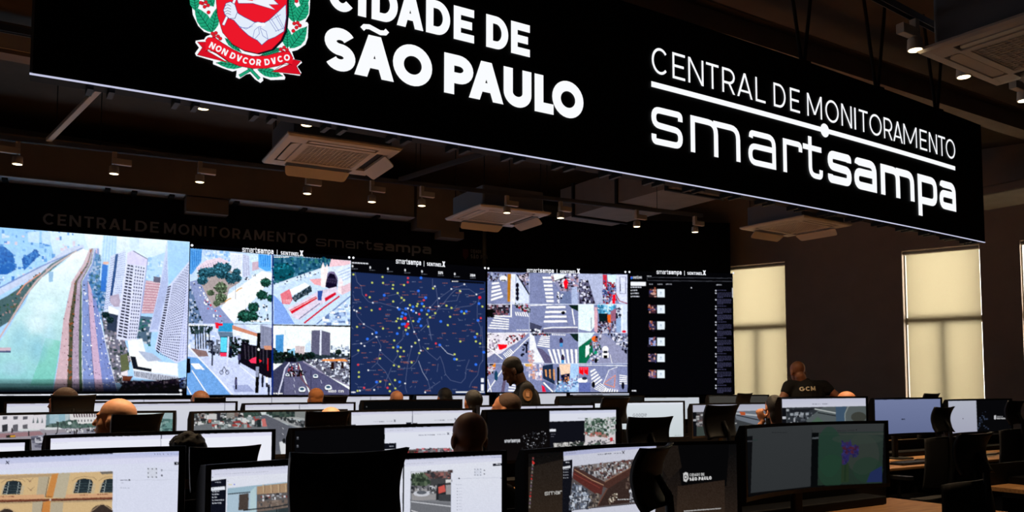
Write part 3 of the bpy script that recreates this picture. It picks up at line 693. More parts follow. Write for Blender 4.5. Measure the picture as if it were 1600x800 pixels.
def pic_four():
    p = Pic(286, 370, 556, 630, 3, (3, 3, 5))
    p.poly([(296, 388), (425.5, 398), (425.5, 507), (290, 504)], (196, 214, 242))
    p.poly(B1([(40, 112), (160, 120), (150, 240), (60, 360), (30, 360)]), (108, 162, 214)); p.grid(B1([(50, 130), (160, 135), (150, 230), (60, 320)]), 5, 2, (80, 136, 196), .5, 1)
    p.poly(B1([(160, 125), (435, 150), (430, 240), (200, 230)]), (186, 206, 234)); p.scatter(B1([(160, 125), (435, 150), (430, 240), (200, 230)]), 40, [(214, 226, 244), (150, 186, 226)], .8, 2.4)
    p.poly(B1([(100, 300), (200, 225), (330, 200), (420, 240), (330, 285), (130, 350)]), (222, 208, 220)); p.grid(B1([(110, 300), (320, 220), (330, 270), (130, 345)]), 9, 3, (160, 150, 176), .45, .4)
    p.poly(B1([(430, 155), (545, 165), (540, 400), (430, 330)]), (232, 236, 248)); p.grid(B1([(435, 165), (540, 175), (535, 390), (435, 320)]), 1, 14, (186, 196, 226), 1, .4)
    p.poly(B1([(548, 160), (610, 185), (622, 370), (548, 400)]), (200, 206, 226)); p.grid(B1([(550, 170), (610, 190), (620, 360), (550, 390)]), 3, 12, (150, 156, 186), .5, .5)
    p.poly(B1([(640, 240), (700, 230), (705, 310), (640, 330)]), (196, 176, 190)); p.poly(B1([(610, 185), (700, 180), (700, 235), (630, 245)]), (206, 224, 244))
    p.poly(B1([(700, 165), (822, 175), (822, 330), (770, 330), (700, 290)]), (106, 170, 226)); p.grid(B1([(710, 170), (820, 180), (815, 300), (720, 280)]), 5, 1, (70, 136, 206), .4, 1)
    p.poly(B1([(730, 330), (830, 350), (830, 400), (700, 560), (500, 770), (470, 830), (330, 720), (400, 560), (560, 450)]), (234, 238, 248))
    p.poly(B1([(40, 430), (110, 415), (460, 830), (130, 840), (40, 500)]), (146, 156, 190)); p.scatter(B1([(60, 430), (110, 425), (380, 830), (300, 830)]), 44, [(240, 242, 250), (60, 60, 80), (200, 60, 70), (220, 226, 240)], .7, 1.6)
    p.poly(B1([(30, 480), (50, 480), (170, 840), (30, 840)]), (110, 130, 160)); p.scatter(B1([(30, 480), (50, 480), (170, 840), (30, 840)]), 44, [(40, 56, 60), (180, 190, 210)], .8, 2)
    q = B1([(110, 370), (230, 310), (400, 265), (440, 330), (530, 390), (520, 440), (420, 500), (380, 640), (270, 690), (200, 560)])
    p.poly(q, (170, 160, 160)); 
    for x, y, r in ((330, 300, 60), (390, 300, 50), (250, 340, 55), (180, 350, 60), (440, 400, 60), (490, 340, 40), (160, 420, 50), (500, 400, 40), (350, 350, 60), (340, 490, 60), (240, 540, 34), (340, 590, 56), (300, 640, 34)): p.tree(*B1([(x, y)])[0], r / 6.154, (58, 92, 104) if y < 450 else (92, 104, 88))
    for x, y in ((510, 505), (405, 605)): p.line(B1([(x - 25, y + 22), (x, y), (x + 34, y - 14)]), 1.6, (206, 160, 90))
    for x, y, r in ((770, 440, 50), (735, 560, 52), (655, 680, 56), (570, 760, 70), (640, 770, 60), (820, 590, 40)): p.tree(*B1([(x, y)])[0], r / 6.154, (46, 78, 70))
    p.scatter(B1([(690, 650), (790, 640), (800, 830), (700, 830)]), 20, [(236, 238, 248), (60, 70, 90)], .8, 1.8); p.scatter(B1([(560, 400), (680, 360), (640, 400), (560, 430)]), 16, [(70, 70, 90), (230, 230, 240)], .6, 1.2)
    p.line(B1([(480, 450), (480, 600)]), .5, (120, 120, 140)); p.line(B1([(580, 620), (580, 720)]), .5, (120, 120, 140)); p.dash(392, 423, 501, 1.8, (240, 242, 248))
    # 2b
    p.poly([(427, 398), (548.5, 407.4), (547.5, 508.5), (427, 507)], (196, 214, 242))
    q = B1([(845, 180), (1400, 215), (1390, 285), (1000, 412), (848, 450)]); p.poly(q, (60, 104, 128)); p.scatter(q, 150, [(40, 78, 100), (96, 140, 160), (70, 120, 120)], .8, 2.4); p.tree(*B1([(940, 340)])[0], 17, (40, 92, 104), 44)
    p.line(B1([(850, 480), (1000, 420), (1290, 320), (1590, 250)]), 5, (206, 220, 244)); p.scatter(B1([(950, 430), (1300, 310), (1300, 340), (950, 470)]), 30, [(70, 80, 110), (240, 244, 250)], .7, 1.3)
    p.poly(B1([(1400, 215), (1585, 232), (1585, 270), (1380, 290)]), (226, 196, 204)); p.poly(B1([(1360, 320), (1585, 260), (1585, 480), (1510, 560), (1470, 420)]), (214, 224, 240)); p.grid(B1([(1460, 330), (1585, 280), (1585, 400), (1500, 440)]), 1, 4, (170, 186, 216), 1, .3)
    p.poly(B1([(1345, 370), (1380, 335), (1430, 335), (1465, 400), (1450, 530), (1340, 480)]), (128, 120, 150)); p.poly(B1([(1350, 420), (1385, 350), (1430, 360), (1458, 420), (1450, 530), (1345, 480)]), (42, 36, 56)); p.grid(B1([(1355, 390), (1455, 400), (1452, 460), (1350, 440)]), 9, 2, (110, 100, 134), .2, .8)
    p.poly(B1([(1300, 310), (1322, 245), (1342, 300), (1362, 260), (1372, 310), (1340, 490), (1300, 480)]), (240, 226, 226)); p.poly(B1([(1468, 430), (1492, 390), (1515, 430), (1500, 555), (1462, 540)]), (236, 220, 224)); p.poly(B1([(1500, 480), (1585, 440), (1585, 520), (1500, 560)]), (216, 190, 200))
    p.poly(B1([(1190, 410), (1300, 400), (1300, 470), (1240, 460)]), (222, 170, 176))
    p.poly(B1([(850, 560), (930, 640), (1050, 840), (848, 840)]), (140, 168, 222)); p.poly(B1([(910, 550), (1000, 500), (1030, 600), (1000, 650), (930, 645)]), (212, 130, 142)); p.grid(B1([(930, 600), (1020, 590), (1000, 650), (940, 645)]), 5, 1, (240, 200, 206), .4, .7)
    p.poly(B1([(1000, 510), (1150, 440), (1190, 470), (1030, 565)]), (240, 240, 236)); q = B1([(1020, 585), (1200, 465), (1215, 525), (1050, 625)]); p.poly(q, (64, 78, 90)); p.scatter(q, 40, [(40, 56, 60), (110, 120, 130)], .7, 1.5)
    p.poly(B1([(980, 690), (1280, 520), (1450, 480), (1470, 540), (1100, 800), (1040, 780)]), (214, 206, 222)); p.poly(B1([(1000, 705), (1255, 570), (1268, 592), (1022, 742)]), (196, 44, 64)); p.line(B1([(1010, 712), (1262, 578)]), .7, (244, 220, 226)); p.poly(B1([(1335, 590), (1440, 530), (1450, 555), (1345, 625)]), (196, 44, 70))
    p.line(B1([(1140, 830), (1330, 680), (1480, 570)]), 2.6, (190, 44, 76)); p.line(B1([(1260, 840), (1585, 570)]), 2, (120, 140, 180)); p.line(B1([(1090, 790), (1290, 640)]), 1.4, (110, 120, 150))
    p.poly(B1([(1270, 520), (1320, 515), (1305, 615), (1270, 610)]), (70, 96, 156)); p.scatter(B1([(1350, 760), (1585, 600), (1585, 840), (1300, 840)]), 60, [(236, 240, 250), (110, 130, 170), (170, 190, 220)], .8, 2.2, 2); p.dash(428, 452, 401, 1.2, (236, 240, 248))
    # 2c
    p.poly([(290, 505), (425, 507.5), (425, 618), (290, 618)], (200, 210, 238))
    p.scatter(B2([(10, 110), (290, 120), (290, 320), (20, 330)]), 60, [(226, 232, 246), (160, 180, 216), (186, 200, 230)], 1, 3)
    for x in (90, 115, 140, 165, 190, 225): p.line(B2([(x, 120), (x + 6, 340)]), 1.9, (36, 42, 48))
    q = B2([(50, 120), (260, 120), (260, 180), (60, 190)]); p.scatter(q, 60, [(40, 56, 56), (70, 86, 90)], .8, 2.4); p.poly(B2([(40, 330), (200, 360), (220, 410), (110, 415)]), (140, 120, 120))
    p.scatter(B2([(210, 250), (330, 250), (330, 400), (220, 390)]), 60, [(40, 46, 56), (110, 116, 130)], .8, 2); p.poly(B2([(310, 90), (460, 92), (455, 175), (312, 172)]), (72, 152, 192)); p.poly(B2([(283, 85), (320, 88), (318, 145), (290, 140)]), (214, 60, 80))
    p.poly(B2([(310, 175), (460, 178), (450, 330), (420, 400), (330, 230)]), (110, 130, 150)); p.scatter(B2([(410, 220), (620, 260), (600, 400), (420, 430)]), 110, [(36, 52, 50), (60, 76, 76), (24, 30, 34)], .9, 2.6)
    p.poly(B2([(450, 110), (690, 190), (690, 225), (450, 150)]), (196, 144, 124)); p.poly(B2([(450, 150), (690, 222), (675, 300), (620, 296), (610, 250), (530, 240), (520, 210), (455, 215)]), (226, 232, 246)); p.poly(B2([(560, 105), (730, 110), (725, 180), (690, 180)]), (214, 226, 238))
    p.poly(B2([(540, 260), (620, 300), (830, 330), (830, 620), (740, 620), (640, 560), (520, 480)]), (40, 38, 46)); p.grid(B2([(550, 290), (800, 340), (800, 500), (560, 440)]), 7, 1, (76, 72, 82), .3, .9); p.poly(B2([(718, 110), (830, 138), (830, 335), (720, 335)]), (142, 146, 166)); p.line(B2([(745, 118), (745, 330)]), .6, (110, 114, 136)); p.poly(B2([(750, 310), (830, 310), (830, 350), (760, 345)]), (196, 150, 130))
    p.poly(B2([(190, 420), (520, 470), (830, 640), (830, 800), (440, 800), (150, 440)]), (196, 204, 230)); p.poly(B2([(0, 410), (140, 430), (440, 790), (0, 800)]), (124, 164, 212))
    for a in ((48, 480, 100, 480, 150, 535, 95, 535), (100, 480, 130, 480, 185, 540, 160, 540)): p.poly(B2([(a[0], a[1]), (a[2], a[3]), (a[4], a[5]), (a[6], a[7])]), (236, 240, 250))
    p.line(B2([(60, 545), (220, 790)]), 1.5, (240, 244, 250)); p.line(B2([(0, 680), (60, 790)]), 1.3, (240, 244, 250)); p.line(B2([(20, 310), (140, 440), (320, 630), (460, 790)]), 2, (226, 230, 244)); p.line(B2([(520, 500), (700, 650)]), 1.2, (230, 234, 246)); p.poly(B2([(450, 690), (600, 685), (660, 750), (470, 755)]), (160, 168, 200))
    p.poly(B2([(0, 430), (45, 430), (48, 570), (0, 575)]), (30, 32, 40)); p.poly(B2([(335, 222), (408, 222), (398, 415), (332, 412)]), (40, 44, 60)); p.poly(B2([(338, 228), (400, 228), (395, 370), (336, 370)]), (112, 204, 226)); p.poly(B2([(333, 376), (395, 378), (392, 412), (332, 410)]), (226, 76, 106))
    p.line(B2([(412, 220), (400, 480), (370, 600)]), 2.6, (206, 212, 234)); p.line(B2([(258, 260), (256, 500)]), 2.4, (60, 64, 80)); p.poly(B2([(688, 185), (722, 185), (702, 765), (668, 765)]), (22, 22, 28)); p.poly(B2([(676, 510), (706, 510), (700, 610), (672, 610)]), (150, 156, 176)); p.ell(*B2([(702, 345)])[0], 1.8, 2, (240, 244, 250))
    p.poly(B2([(610, 450), (640, 430), (680, 415), (680, 480), (625, 472)]), (226, 80, 110)); p.poly(B2([(708, 440), (735, 455), (710, 472)]), (226, 60, 70)); p.line(B2([(790, 430), (790, 550)]), 1.6, (200, 50, 60))
    for x, y in ((435, 360), (740, 640), (485, 660), (800, 730), (515, 420), (780, 640)):
        X, Y = B2([(x, y)])[0]; c = [(40, 44, 60), (230, 232, 240), (90, 90, 120)][(x + y) % 3]; p.ell(X, Y - 6, 1.6, 2.2, (60, 50, 50)); p.rect(X - 2, Y - 4.5, X + 2, Y + 4, c); p.rect(X - 1.5, Y + 4, X + 1.5, Y + 11, (40, 40, 56))
    for x in (345, 400): p.ell(*B2([(x, 565)])[0], 3, 3.6, (70, 74, 96)); p.ell(*B2([(x, 565)])[0], 2, 2.6, (196, 204, 230))
    p.line(B2([(345, 565), (370, 510), (400, 565)]), 1.1, (50, 54, 70)); p.dash(293, 335, 507.5, 1.6, (240, 242, 248)); p.rect(340, 505.5, 348, 509, (226, 40, 60))
    # 2d
    p.poly([(426, 508.5), (547.5, 511), (548, 618), (425, 618)], (230, 240, 248)); q = B2
    p.poly(q([(835, 330), (1000, 340), (1100, 370), (1580, 380), (1580, 480), (835, 480)]), (60, 70, 76))
    p.poly(q([(865, 205), (945, 200), (938, 372), (866, 370)]), (104, 160, 204)); p.grid(q([(870, 215), (940, 212), (935, 365), (870, 360)]), 1, 10, (70, 130, 184), 1, .4); p.poly(q([(945, 195), (978, 198), (972, 412), (940, 410)]), (226, 232, 240)); p.line(q([(958, 160), (958, 200)]), .6, (150, 170, 186))
    p.poly(q([(985, 360), (1050, 330), (1050, 400), (985, 400)]), (150, 196, 222)); p.poly(q([(1055, 310), (1145, 312), (1140, 392), (1055, 392)]), (206, 194, 196)); p.grid(q([(1060, 315), (1140, 318), (1135, 385), (1060, 385)]), 5, 5, (160, 150, 160), .5, .5); p.poly(q([(1150, 300), (1200, 260), (1205, 370), (1150, 370)]), (196, 214, 236))
    p.poly(q([(1212, 162), (1300, 158), (1392, 185), (1390, 402), (1205, 385)]), (112, 112, 132)); p.poly(q([(1293, 150), (1308, 150), (1304, 400), (1286, 400)]), (216, 220, 232)); p.grid(q([(1215, 170), (1290, 170), (1285, 390), (1210, 380)]), 1, 16, (92, 92, 112), 1, .3); p.grid(q([(1310, 175), (1388, 190), (1386, 398), (1308, 395)]), 1, 16, (92, 92, 112), 1, .3)
    p.scatter(q([(1400, 320), (1580, 300), (1580, 400), (1400, 400)]), 36, [(216, 224, 236), (170, 180, 196), (120, 130, 150)], .9, 2.2); p.scatter(q([(835, 360), (1240, 400), (1240, 430), (835, 470)]), 90, [(30, 46, 42), (44, 60, 54), (24, 34, 34)], 1, 2.6); p.tree(*q([(1205, 400)])[0], 6, (32, 46, 44)); p.tree(*q([(1000, 400)])[0], 4, (32, 46, 44)); p.tree(*q([(1470, 370)])[0], 5, (44, 56, 52))
    p.poly(q([(945, 470), (1010, 430), (1060, 430), (940, 800), (825, 800), (825, 560)]), (76, 78, 100)); p.poly(q([(990, 480), (1080, 465), (1200, 800), (945, 800), (950, 560)]), (108, 108, 132)); p.poly(q([(1085, 460), (1130, 455), (1585, 735), (1585, 800), (1215, 800)]), (98, 98, 124))
    p.line(q([(1000, 470), (955, 530), (930, 640), (885, 800)]), 2, (206, 208, 226)); p.line(q([(1080, 470), (1110, 620), (1200, 730), (1230, 800)]), 2, (120, 90, 100)); p.line(q([(1130, 460), (1300, 560), (1585, 700)]), 2.6, (150, 146, 166)); p.poly(q([(955, 425), (1065, 425), (1062, 468), (958, 462)]), (34, 38, 44))
    q2 = q([(1150, 445), (1580, 420), (1580, 680), (1350, 590)]); p.poly(q2, (110, 110, 124)); p.scatter(q2, 190, [(226, 230, 240), (40, 42, 54), (150, 154, 170), (80, 84, 100), (200, 206, 220)], .6, 1.6, 1.4); p.poly(q([(1300, 455), (1330, 438), (1535, 436), (1560, 460)]), (216, 150, 96)); p.rect(517, 566, 522, 577, (60, 44, 40)); p.rect(533, 566, 537, 576, (60, 44, 40))
    p.scatter(q([(985, 480), (1080, 470), (1130, 600), (970, 600)]), 46, [(220, 224, 236), (40, 40, 50), (150, 60, 60)], .6, 1.3); p.scatter(q([(980, 545), (1160, 545), (1180, 600), (980, 600)]), 40, [(30, 30, 38), (60, 40, 44), (24, 24, 30)], .7, 1.6)
    for x, y, s in ((1120, 730, 6), (1250, 602, 4.4), (1372, 712, 6), (980, 590, 3.4)):
        X, Y = q([(x, y)])[0]; p.ell(X, Y, s * .9, s * .75, (226, 232, 242)); p.ell(X, Y - s * .15, s * .6, s * .35, (70, 96, 116)); p.rect(X - s * .8, Y + s * .55, X + s * .8, Y + s * .85, (40, 40, 50))
    for x, y in ((1040, 620), (1040, 680), (1050, 740), (1300, 640), (1400, 700)): p.line(q([(x, y), (x + 8, y + 30)]), .6, (206, 208, 222))
    p.line(q([(1205, 540), (1205, 740)]), .8, (70, 70, 90)); p.text('N0DO1C05', 513, 613, 3.4, (240, 242, 248), .2, .18); p.dash(427, 442, 614, 1.6, (240, 242, 248))
    p.poly([(425, 396), (427.2, 396), (426.8, 620), (424.2, 620)], (30, 60, 120)); p.rect(286, 616.6, 556, 640, (2, 2, 4))
    p.contrast(1.22, 165, 1.1); p.fuzz(.035, 1)
    return p.grain(6)

MAPPTS = dict(g=[(75, 208), (355, 232), (255, 287), (360, 290), (457, 310), (562, 310), (453, 345), (500, 387), (232, 428), (538, 433), (562, 455), (458, 468), (618, 503), (693, 492), (685, 513), (752, 515), (140, 532), (250, 553), (783, 592), (862, 580), (812, 620), (503, 633), (532, 637), (488, 658), (650, 657), (842, 342), (970, 508), (1018, 530), (1140, 583), (1315, 517), (1005, 615), (983, 695), (1100, 367), (795, 710), (606, 722), (515, 722), (578, 742), (360, 728), (110, 712), (1265, 780)],
              b=[(372, 408), (700, 366), (770, 432), (735, 490), (648, 520), (515, 543), (580, 537), (548, 578), (578, 590), (650, 560), (730, 552), (797, 557), (540, 612), (712, 637), (700, 660), (725, 702), (545, 686), (565, 684), (915, 660), (1115, 565), (1160, 563), (1283, 488), (1273, 650), (725, 242), (295, 768), (497, 777), (595, 780)],
              r=[(600, 243), (598, 283), (197, 407), (752, 455), (330, 540), (708, 590), (1290, 430), (572, 630), (597, 685), (582, 708), (1300, 628)],
              w=[(262, 480), (83, 552), (107, 563), (175, 686), (257, 780), (858, 322), (1017, 348), (1142, 303), (812, 525), (678, 577), (632, 550), (600, 535), (500, 528), (603, 660), (660, 760), (898, 438), (895, 513), (1258, 400), (1105, 370)])
MAPPT2 = dict(g=[(467, 197), (458, 265), (530, 265), (500, 300), (560, 300), (525, 352), (330, 370), (635, 408), (465, 436), (512, 448), (790, 275), (708, 318), (670, 220), (1103, 206), (1253, 206), (1293, 226), (1048, 330), (1068, 378), (122, 293), (128, 503), (128, 547), (425, 618), (478, 657), (425, 685), (115, 682), (333, 592), (475, 578)],
              b=[(210, 183), (503, 257), (905, 240), (1245, 165), (1328, 310), (1048, 376), (1253, 428), (298, 597), (520, 595)], r=[(120, 430), (178, 653), (403, 652), (868, 226)], w=[(150, 225), (182, 250), (297, 163), (333, 290), (218, 483), (275, 671), (573, 610), (765, 695), (635, 255), (705, 193), (723, 293), (75, 695), (137, 680)])
def pic_map():
    p = Pic(544, 400, 764, 630, 4, (4, 4, 7))
    C1 = lambda L: T3((540, 395), 6.154, L); C2 = lambda L: T3((540, 500), 6.154, L)
    p.poly([(548.5, 425), (759, 440.3), (759, 616), (548, 616.5)], (26, 42, 84))
    rd = (90, 101, 138)
    for L in ([(90, 190), (110, 280), (150, 320), (160, 400), (220, 470), (262, 482), (330, 480), (500, 530), (600, 560), (660, 760)], [(70, 400), (90, 460), (150, 475)], [(100, 560), (110, 610), (175, 690), (270, 740), (300, 780)], [(815, 525), (880, 450), (1020, 350), (1140, 305)], [(835, 250), (835, 320), (870, 340), (885, 450), (890, 540), (860, 590), (780, 640), (800, 720), (820, 830)], [(930, 500), (1010, 400), (1060, 350), (1140, 350), (1190, 350), (1260, 400), (1340, 370)], [(890, 540), (1010, 540), (1120, 520), (1200, 510), (1250, 480)], [(900, 530), (960, 470), (1070, 460), (1100, 370)], [(1285, 440), (1265, 520), (1265, 640), (1300, 720), (1300, 830)], [(400, 415), (500, 395), (560, 455), (520, 490)], [(600, 720), (560, 800)], [(720, 750), (780, 690)]): p.line(C1(L), .55, rd)
    for L in ([(300, 165), (340, 250), (330, 300), (305, 410), (250, 460)], [(280, 170), (200, 220), (60, 235)], [(305, 415), (380, 490), (430, 580), (470, 650), (530, 700)], [(330, 300), (430, 390), (530, 465), (620, 465), (680, 400), (710, 320), (720, 280), (700, 190), (660, 110)], [(555, 100), (550, 180), (490, 240), (500, 340), (460, 400)], [(635, 260), (600, 400), (580, 560), (575, 650), (590, 700)], [(700, 390), (740, 500), (790, 580), (820, 690)], [(740, 255), (800, 320), (880, 385), (910, 350), (940, 430), (960, 520), (1010, 580), (1110, 605), (1150, 560), (1160, 460), (1190, 380)], [(905, 240), (980, 320), (1040, 340)], [(1080, 395), (1150, 385)], [(1310, 60), (1320, 250), (1320, 390), (1290, 430), (1270, 530), (1210, 600), (1190, 650)], [(60, 355), (120, 320), (130, 290)], [(115, 682), (250, 660), (350, 580)], [(790, 0), (830, 200)], [(380, 650), (390, 580), (440, 460)], [(770, 520), (790, 460)], [(880, 500), (890, 420)], [(760, 690), (910, 590)]): p.line(C2(L), .55, rd)
    p.line(C2([(905, 240), (980, 320), (1040, 340)]), .8, (176, 184, 206)); p.line(C2([(700, 390), (740, 500), (790, 580)]), .7, (150, 160, 190))
    for _ in range(60):
        x, y = p.rg.uniform(552, 755), p.rg.uniform(445, 610); a = p.rg.uniform(0, 6.28); r = p.rg.uniform(1.5, 5); p.line([(x, y), (x + r * math.cos(a), y + r * math.sin(a))], .45, (104, 116, 150))
    for _ in range(150):
        x, y = p.rg.uniform(550, 750), p.rg.uniform(438, 612); c = [(176, 96, 70), (150, 84, 76), (120, 130, 160), (190, 110, 80)][p.rg.integers(4)]; p.dash(x, x + p.rg.uniform(4, 10), y, .8, c, .8)
    kol = dict(g=((196, 208, 100), 1.85), b=((48, 112, 236), 2.5), r=((222, 60, 74), 1.9), w=((232, 236, 244), 1.5))
    for D, f in ((MAPPTS, C1), (MAPPT2, C2)):
        for k in 'wgrb':
            for x, y in f(D[k]): p.ell(x, y, kol[k][1] * .86, kol[k][1] * .82, kol[k][0])
    for x, y in C1([(597, 685), (572, 630), (582, 708), (1290, 430)]): p.ell(x, y, 2.4, 2.3, (226, 24, 40))
    p.poly(C1([(1010, 258), (1335, 282), (1332, 300), (1008, 282)]), (8, 10, 18)); p.dash(706, 716, 439, 1.2, (240, 240, 244))
    for x, t in ((60, '0'), (230, '0'), (400, '0'), (566, '0'), (728, '0'), (888, '325'), (1043, '0'), (1198, '286')):
        y = 127 + (x - 60) * .077; X, Y = C1([(x, y + 12)])[0]; p.text(t, X, Y, 3.6, (240, 242, 248), .26, .2, .9); p.dash(X, X + 9, Y + 2.2, .7, (110, 114, 126))
    X, Y = C1([(60, 90)])[0]; p.dash(X, X + 26, Y, 1.6, (226, 228, 236), slope=.06)
    for y0, y1 in ((560, 598), (618, 682)): p.poly(C2([(1302, y0), (1330, y0), (1330, y1), (1302, y1)]), (230, 234, 242))
    p.poly(C2([(1060, 688), (1335, 688), (1335, 698), (1060, 700)]), (226, 230, 238)); p.poly(C2([(55, 690), (95, 690), (95, 700), (55, 700)]), (230, 232, 240))
    return p

def pic_streets():
    p = Pic(756, 410, 990, 630, 3, (3, 3, 5))
    E1 = lambda L: T3((750, 410), 6.154, L); E2 = lambda L: T3((750, 510), 6.154, L)
    ASP = (134, 140, 170); WH = (238, 242, 250)
    X = (760.6, 827, 903.6, 980.3); Y = (425, 475.5, 520.3, 568, 613)
    dY = lambda x, y: y + (x - 760) * (.018 if y < 430 else 0)
    def cell(i, j, c): p.poly([(X[i], dY(X[i], Y[j])), (X[i + 1], dY(X[i + 1], Y[j])), (X[i + 1], Y[j + 1]), (X[i], Y[j + 1])], c)
    for i in range(3):
        for j in range(4): cell(i, j, ASP)
    def zebra(f, L, n, fx=.55, horiz=True):
        if horiz: p.grid(f(L), 1, n, WH, 1, fx)
        else: p.grid(f(L), n, 1, WH, fx, 1)
    # row 1
    p.scatter(E1([(70, 110), (260, 110), (260, 170), (70, 190)]), 40, [(40, 44, 56), (90, 80, 90), (170, 176, 196)], .8, 2); p.ell(*E1([(225, 155)])[0], 6, 4.5, WH); p.rect(783, 437, 790, 439, (40, 44, 56)); zebra(E1, [(115, 185), (180, 180), (225, 340), (105, 380)], 5); p.poly(E1([(265, 110), (300, 110), (290, 380), (262, 380)]), (170, 124, 60)); p.poly(E1([(300, 110), (345, 110), (335, 400), (290, 400)]), (216, 220, 236)); p.poly(E1([(350, 120), (470, 300), (470, 395), (340, 395)]), (206, 214, 240)); p.line(E1([(355, 115), (475, 310)]), 2.2, (40, 44, 60)); p.scatter(E1([(370, 110), (470, 110), (470, 230), (420, 200)]), 40, [(50, 46, 56), (200, 190, 200), (120, 110, 126)], .8, 2)
    for y in (220, 265, 300, 345): p.ell(*E1([(360, y)])[0], 2.6, 4, (40, 38, 50))
    p.line(E1([(335, 260), (330, 400)]), 1.6, WH)
    zebra(E1, [(600, 130), (690, 130), (710, 390), (640, 390)], 7); q = E1([(690, 115), (945, 115), (945, 300), (780, 280), (700, 180)]); p.poly(q, (150, 150, 176)); p.scatter(q, 120, [(60, 56, 70), (216, 216, 228), (110, 104, 120), (176, 150, 160)], .8, 2.2); p.poly(E1([(700, 110), (840, 110), (780, 160), (720, 180)]), (226, 232, 240)); p.line(E1([(715, 180), (790, 155), (860, 150)]), 1.6, (40, 44, 56)); p.poly(E1([(800, 190), (825, 155), (850, 190), (835, 250), (815, 250)]), (232, 44, 60)); p.poly(E1([(780, 300), (870, 270), (880, 400), (770, 400)]), (120, 130, 160)); p.poly(E1([(880, 240), (935, 230), (940, 400), (880, 400)]), (170, 180, 206)); p.scatter(E1([(740, 280), (800, 300), (760, 390), (740, 390)]), 24, [(40, 40, 56), (220, 222, 232)], .7, 1.6)
    p.poly(E1([(950, 190), (1060, 190), (1110, 395), (950, 395)]), (112, 112, 136)); p.scatter(E1([(950, 120), (1020, 120), (1090, 300), (1100, 395), (950, 395)]), 130, [(36, 36, 48), (206, 206, 220), (100, 96, 116), (60, 56, 70)], .7, 2); p.poly(E1([(950, 110), (1180, 110), (1180, 395), (1110, 395), (1040, 170), (950, 160)]), (176, 182, 206)); p.poly(E1([(1180, 120), (1220, 120), (1222, 260), (1185, 260)]), (186, 70, 86)); p.poly(E1([(1222, 120), (1310, 120), (1305, 200), (1240, 220)]), (206, 226, 240)); p.scatter(E1([(1185, 180), (1310, 200), (1310, 395), (1185, 395)]), 110, [(36, 34, 46), (90, 106, 150), (150, 60, 70), (200, 200, 214)], .7, 2); p.poly(E1([(1275, 310), (1305, 310), (1300, 395), (1272, 395)]), (226, 40, 64)); p.poly(E1([(1310, 120), (1415, 120), (1415, 395), (1340, 395), (1310, 320)]), (206, 210, 230)); p.line(E1([(1345, 140), (1400, 140), (1400, 300), (1345, 300), (1345, 140)]), .8, (110, 110, 136)); p.line(E1([(1350, 210), (1350, 280)]), 1.2, (40, 40, 56)); p.line(E1([(1310, 310), (1340, 370), (1415, 395)]), 1.4, (150, 60, 80))
    # row 2
    q = E1([(65, 400), (300, 400), (260, 500), (130, 520), (65, 530)]); p.poly(q, (90, 84, 96)); p.scatter(q, 90, [(30, 30, 40), (180, 176, 190), (140, 100, 110), (60, 56, 66)], .8, 2.2); p.poly(E1([(65, 450), (125, 450), (125, 520), (65, 525)]), (24, 26, 34)); p.line(E1([(300, 400), (300, 520), (140, 515)]), 2, WH); zebra(E1, [(140, 520), (280, 540), (275, 650), (70, 640)], 5, .5); p.scatter(E1([(330, 400), (475, 400), (475, 480), (380, 460)]), 60, [(40, 56, 50), (60, 76, 66), (150, 60, 70), (196, 196, 206)], .8, 2); zebra(E1, [(330, 475), (455, 480), (475, 525), (340, 510)], 6, .55, False); p.dash(807, 826, 515, 1.4, (236, 238, 246))
    zebra(E1, [(640, 410), (820, 405), (840, 590), (610, 590)], 4, .45); p.line(E1([(480, 415), (700, 405)]), 1.2, WH); p.poly(E1([(480, 575), (600, 615), (560, 680), (480, 670)]), (84, 86, 106)); p.line(E1([(560, 690), (620, 635), (700, 625), (940, 625)]), 1.8, WH); p.poly(E1([(600, 640), (940, 632), (945, 680), (570, 690)]), (112, 112, 136)); p.line(E1([(885, 445), (910, 600)]), 1.8, WH); q = E1([(850, 410), (945, 410), (945, 470), (880, 440)]); p.poly(q, (40, 56, 50)); p.tree(*E1([(800, 485)])[0], 3, (30, 30, 40)); p.scatter(E1([(480, 640), (620, 650), (600, 690), (480, 690)]), 30, [(40, 44, 56), (220, 222, 232)], .7, 1.5)
    p.poly(E1([(948, 405), (1095, 405), (1100, 620), (1060, 665), (948, 640)]), (218, 232, 240)); p.line(E1([(1070, 530), (1070, 640)]), 1.2, (110, 120, 140)); p.poly(E1([(1100, 430), (1130, 430), (1130, 680), (1100, 660)]), (206, 170, 180)); p.poly(E1([(1130, 405), (1310, 405), (1260, 490), (1140, 490)]), (110, 176, 206)); p.scatter(E1([(1130, 405), (1310, 405), (1260, 490), (1140, 490)]), 36, [(150, 196, 220), (80, 130, 160), (206, 226, 236)], .8, 2.4); p.poly(E1([(1140, 490), (1230, 490), (1225, 600), (1150, 590)]), (40, 52, 56)); p.poly(E1([(1225, 505), (1258, 500), (1258, 645), (1228, 640)]), (206, 110, 60)); p.scatter(E1([(1140, 570), (1300, 570), (1300, 680), (1130, 680)]), 90, [(50, 50, 66), (190, 190, 206), (120, 120, 146), (90, 70, 80)], .7, 1.8); p.poly(E1([(1255, 470), (1310, 440), (1310, 560), (1260, 570)]), (150, 110, 130)); p.poly(E1([(1310, 405), (1415, 405), (1415, 680), (1310, 670)]), (206, 216, 236)); p.poly(E1([(1310, 530), (1355, 530), (1355, 670), (1310, 670)]), (150, 170, 200)); p.line(E1([(1365, 410), (1365, 660)]), 1.2, WH); p.ell(*E1([(1385, 665)])[0], 3.5, 2, (206, 50, 76)); p.scatter(E1([(1310, 440), (1350, 440), (1350, 530), (1310, 530)]), 16, [(60, 60, 76), (110, 110, 130)], 1, 2.2)
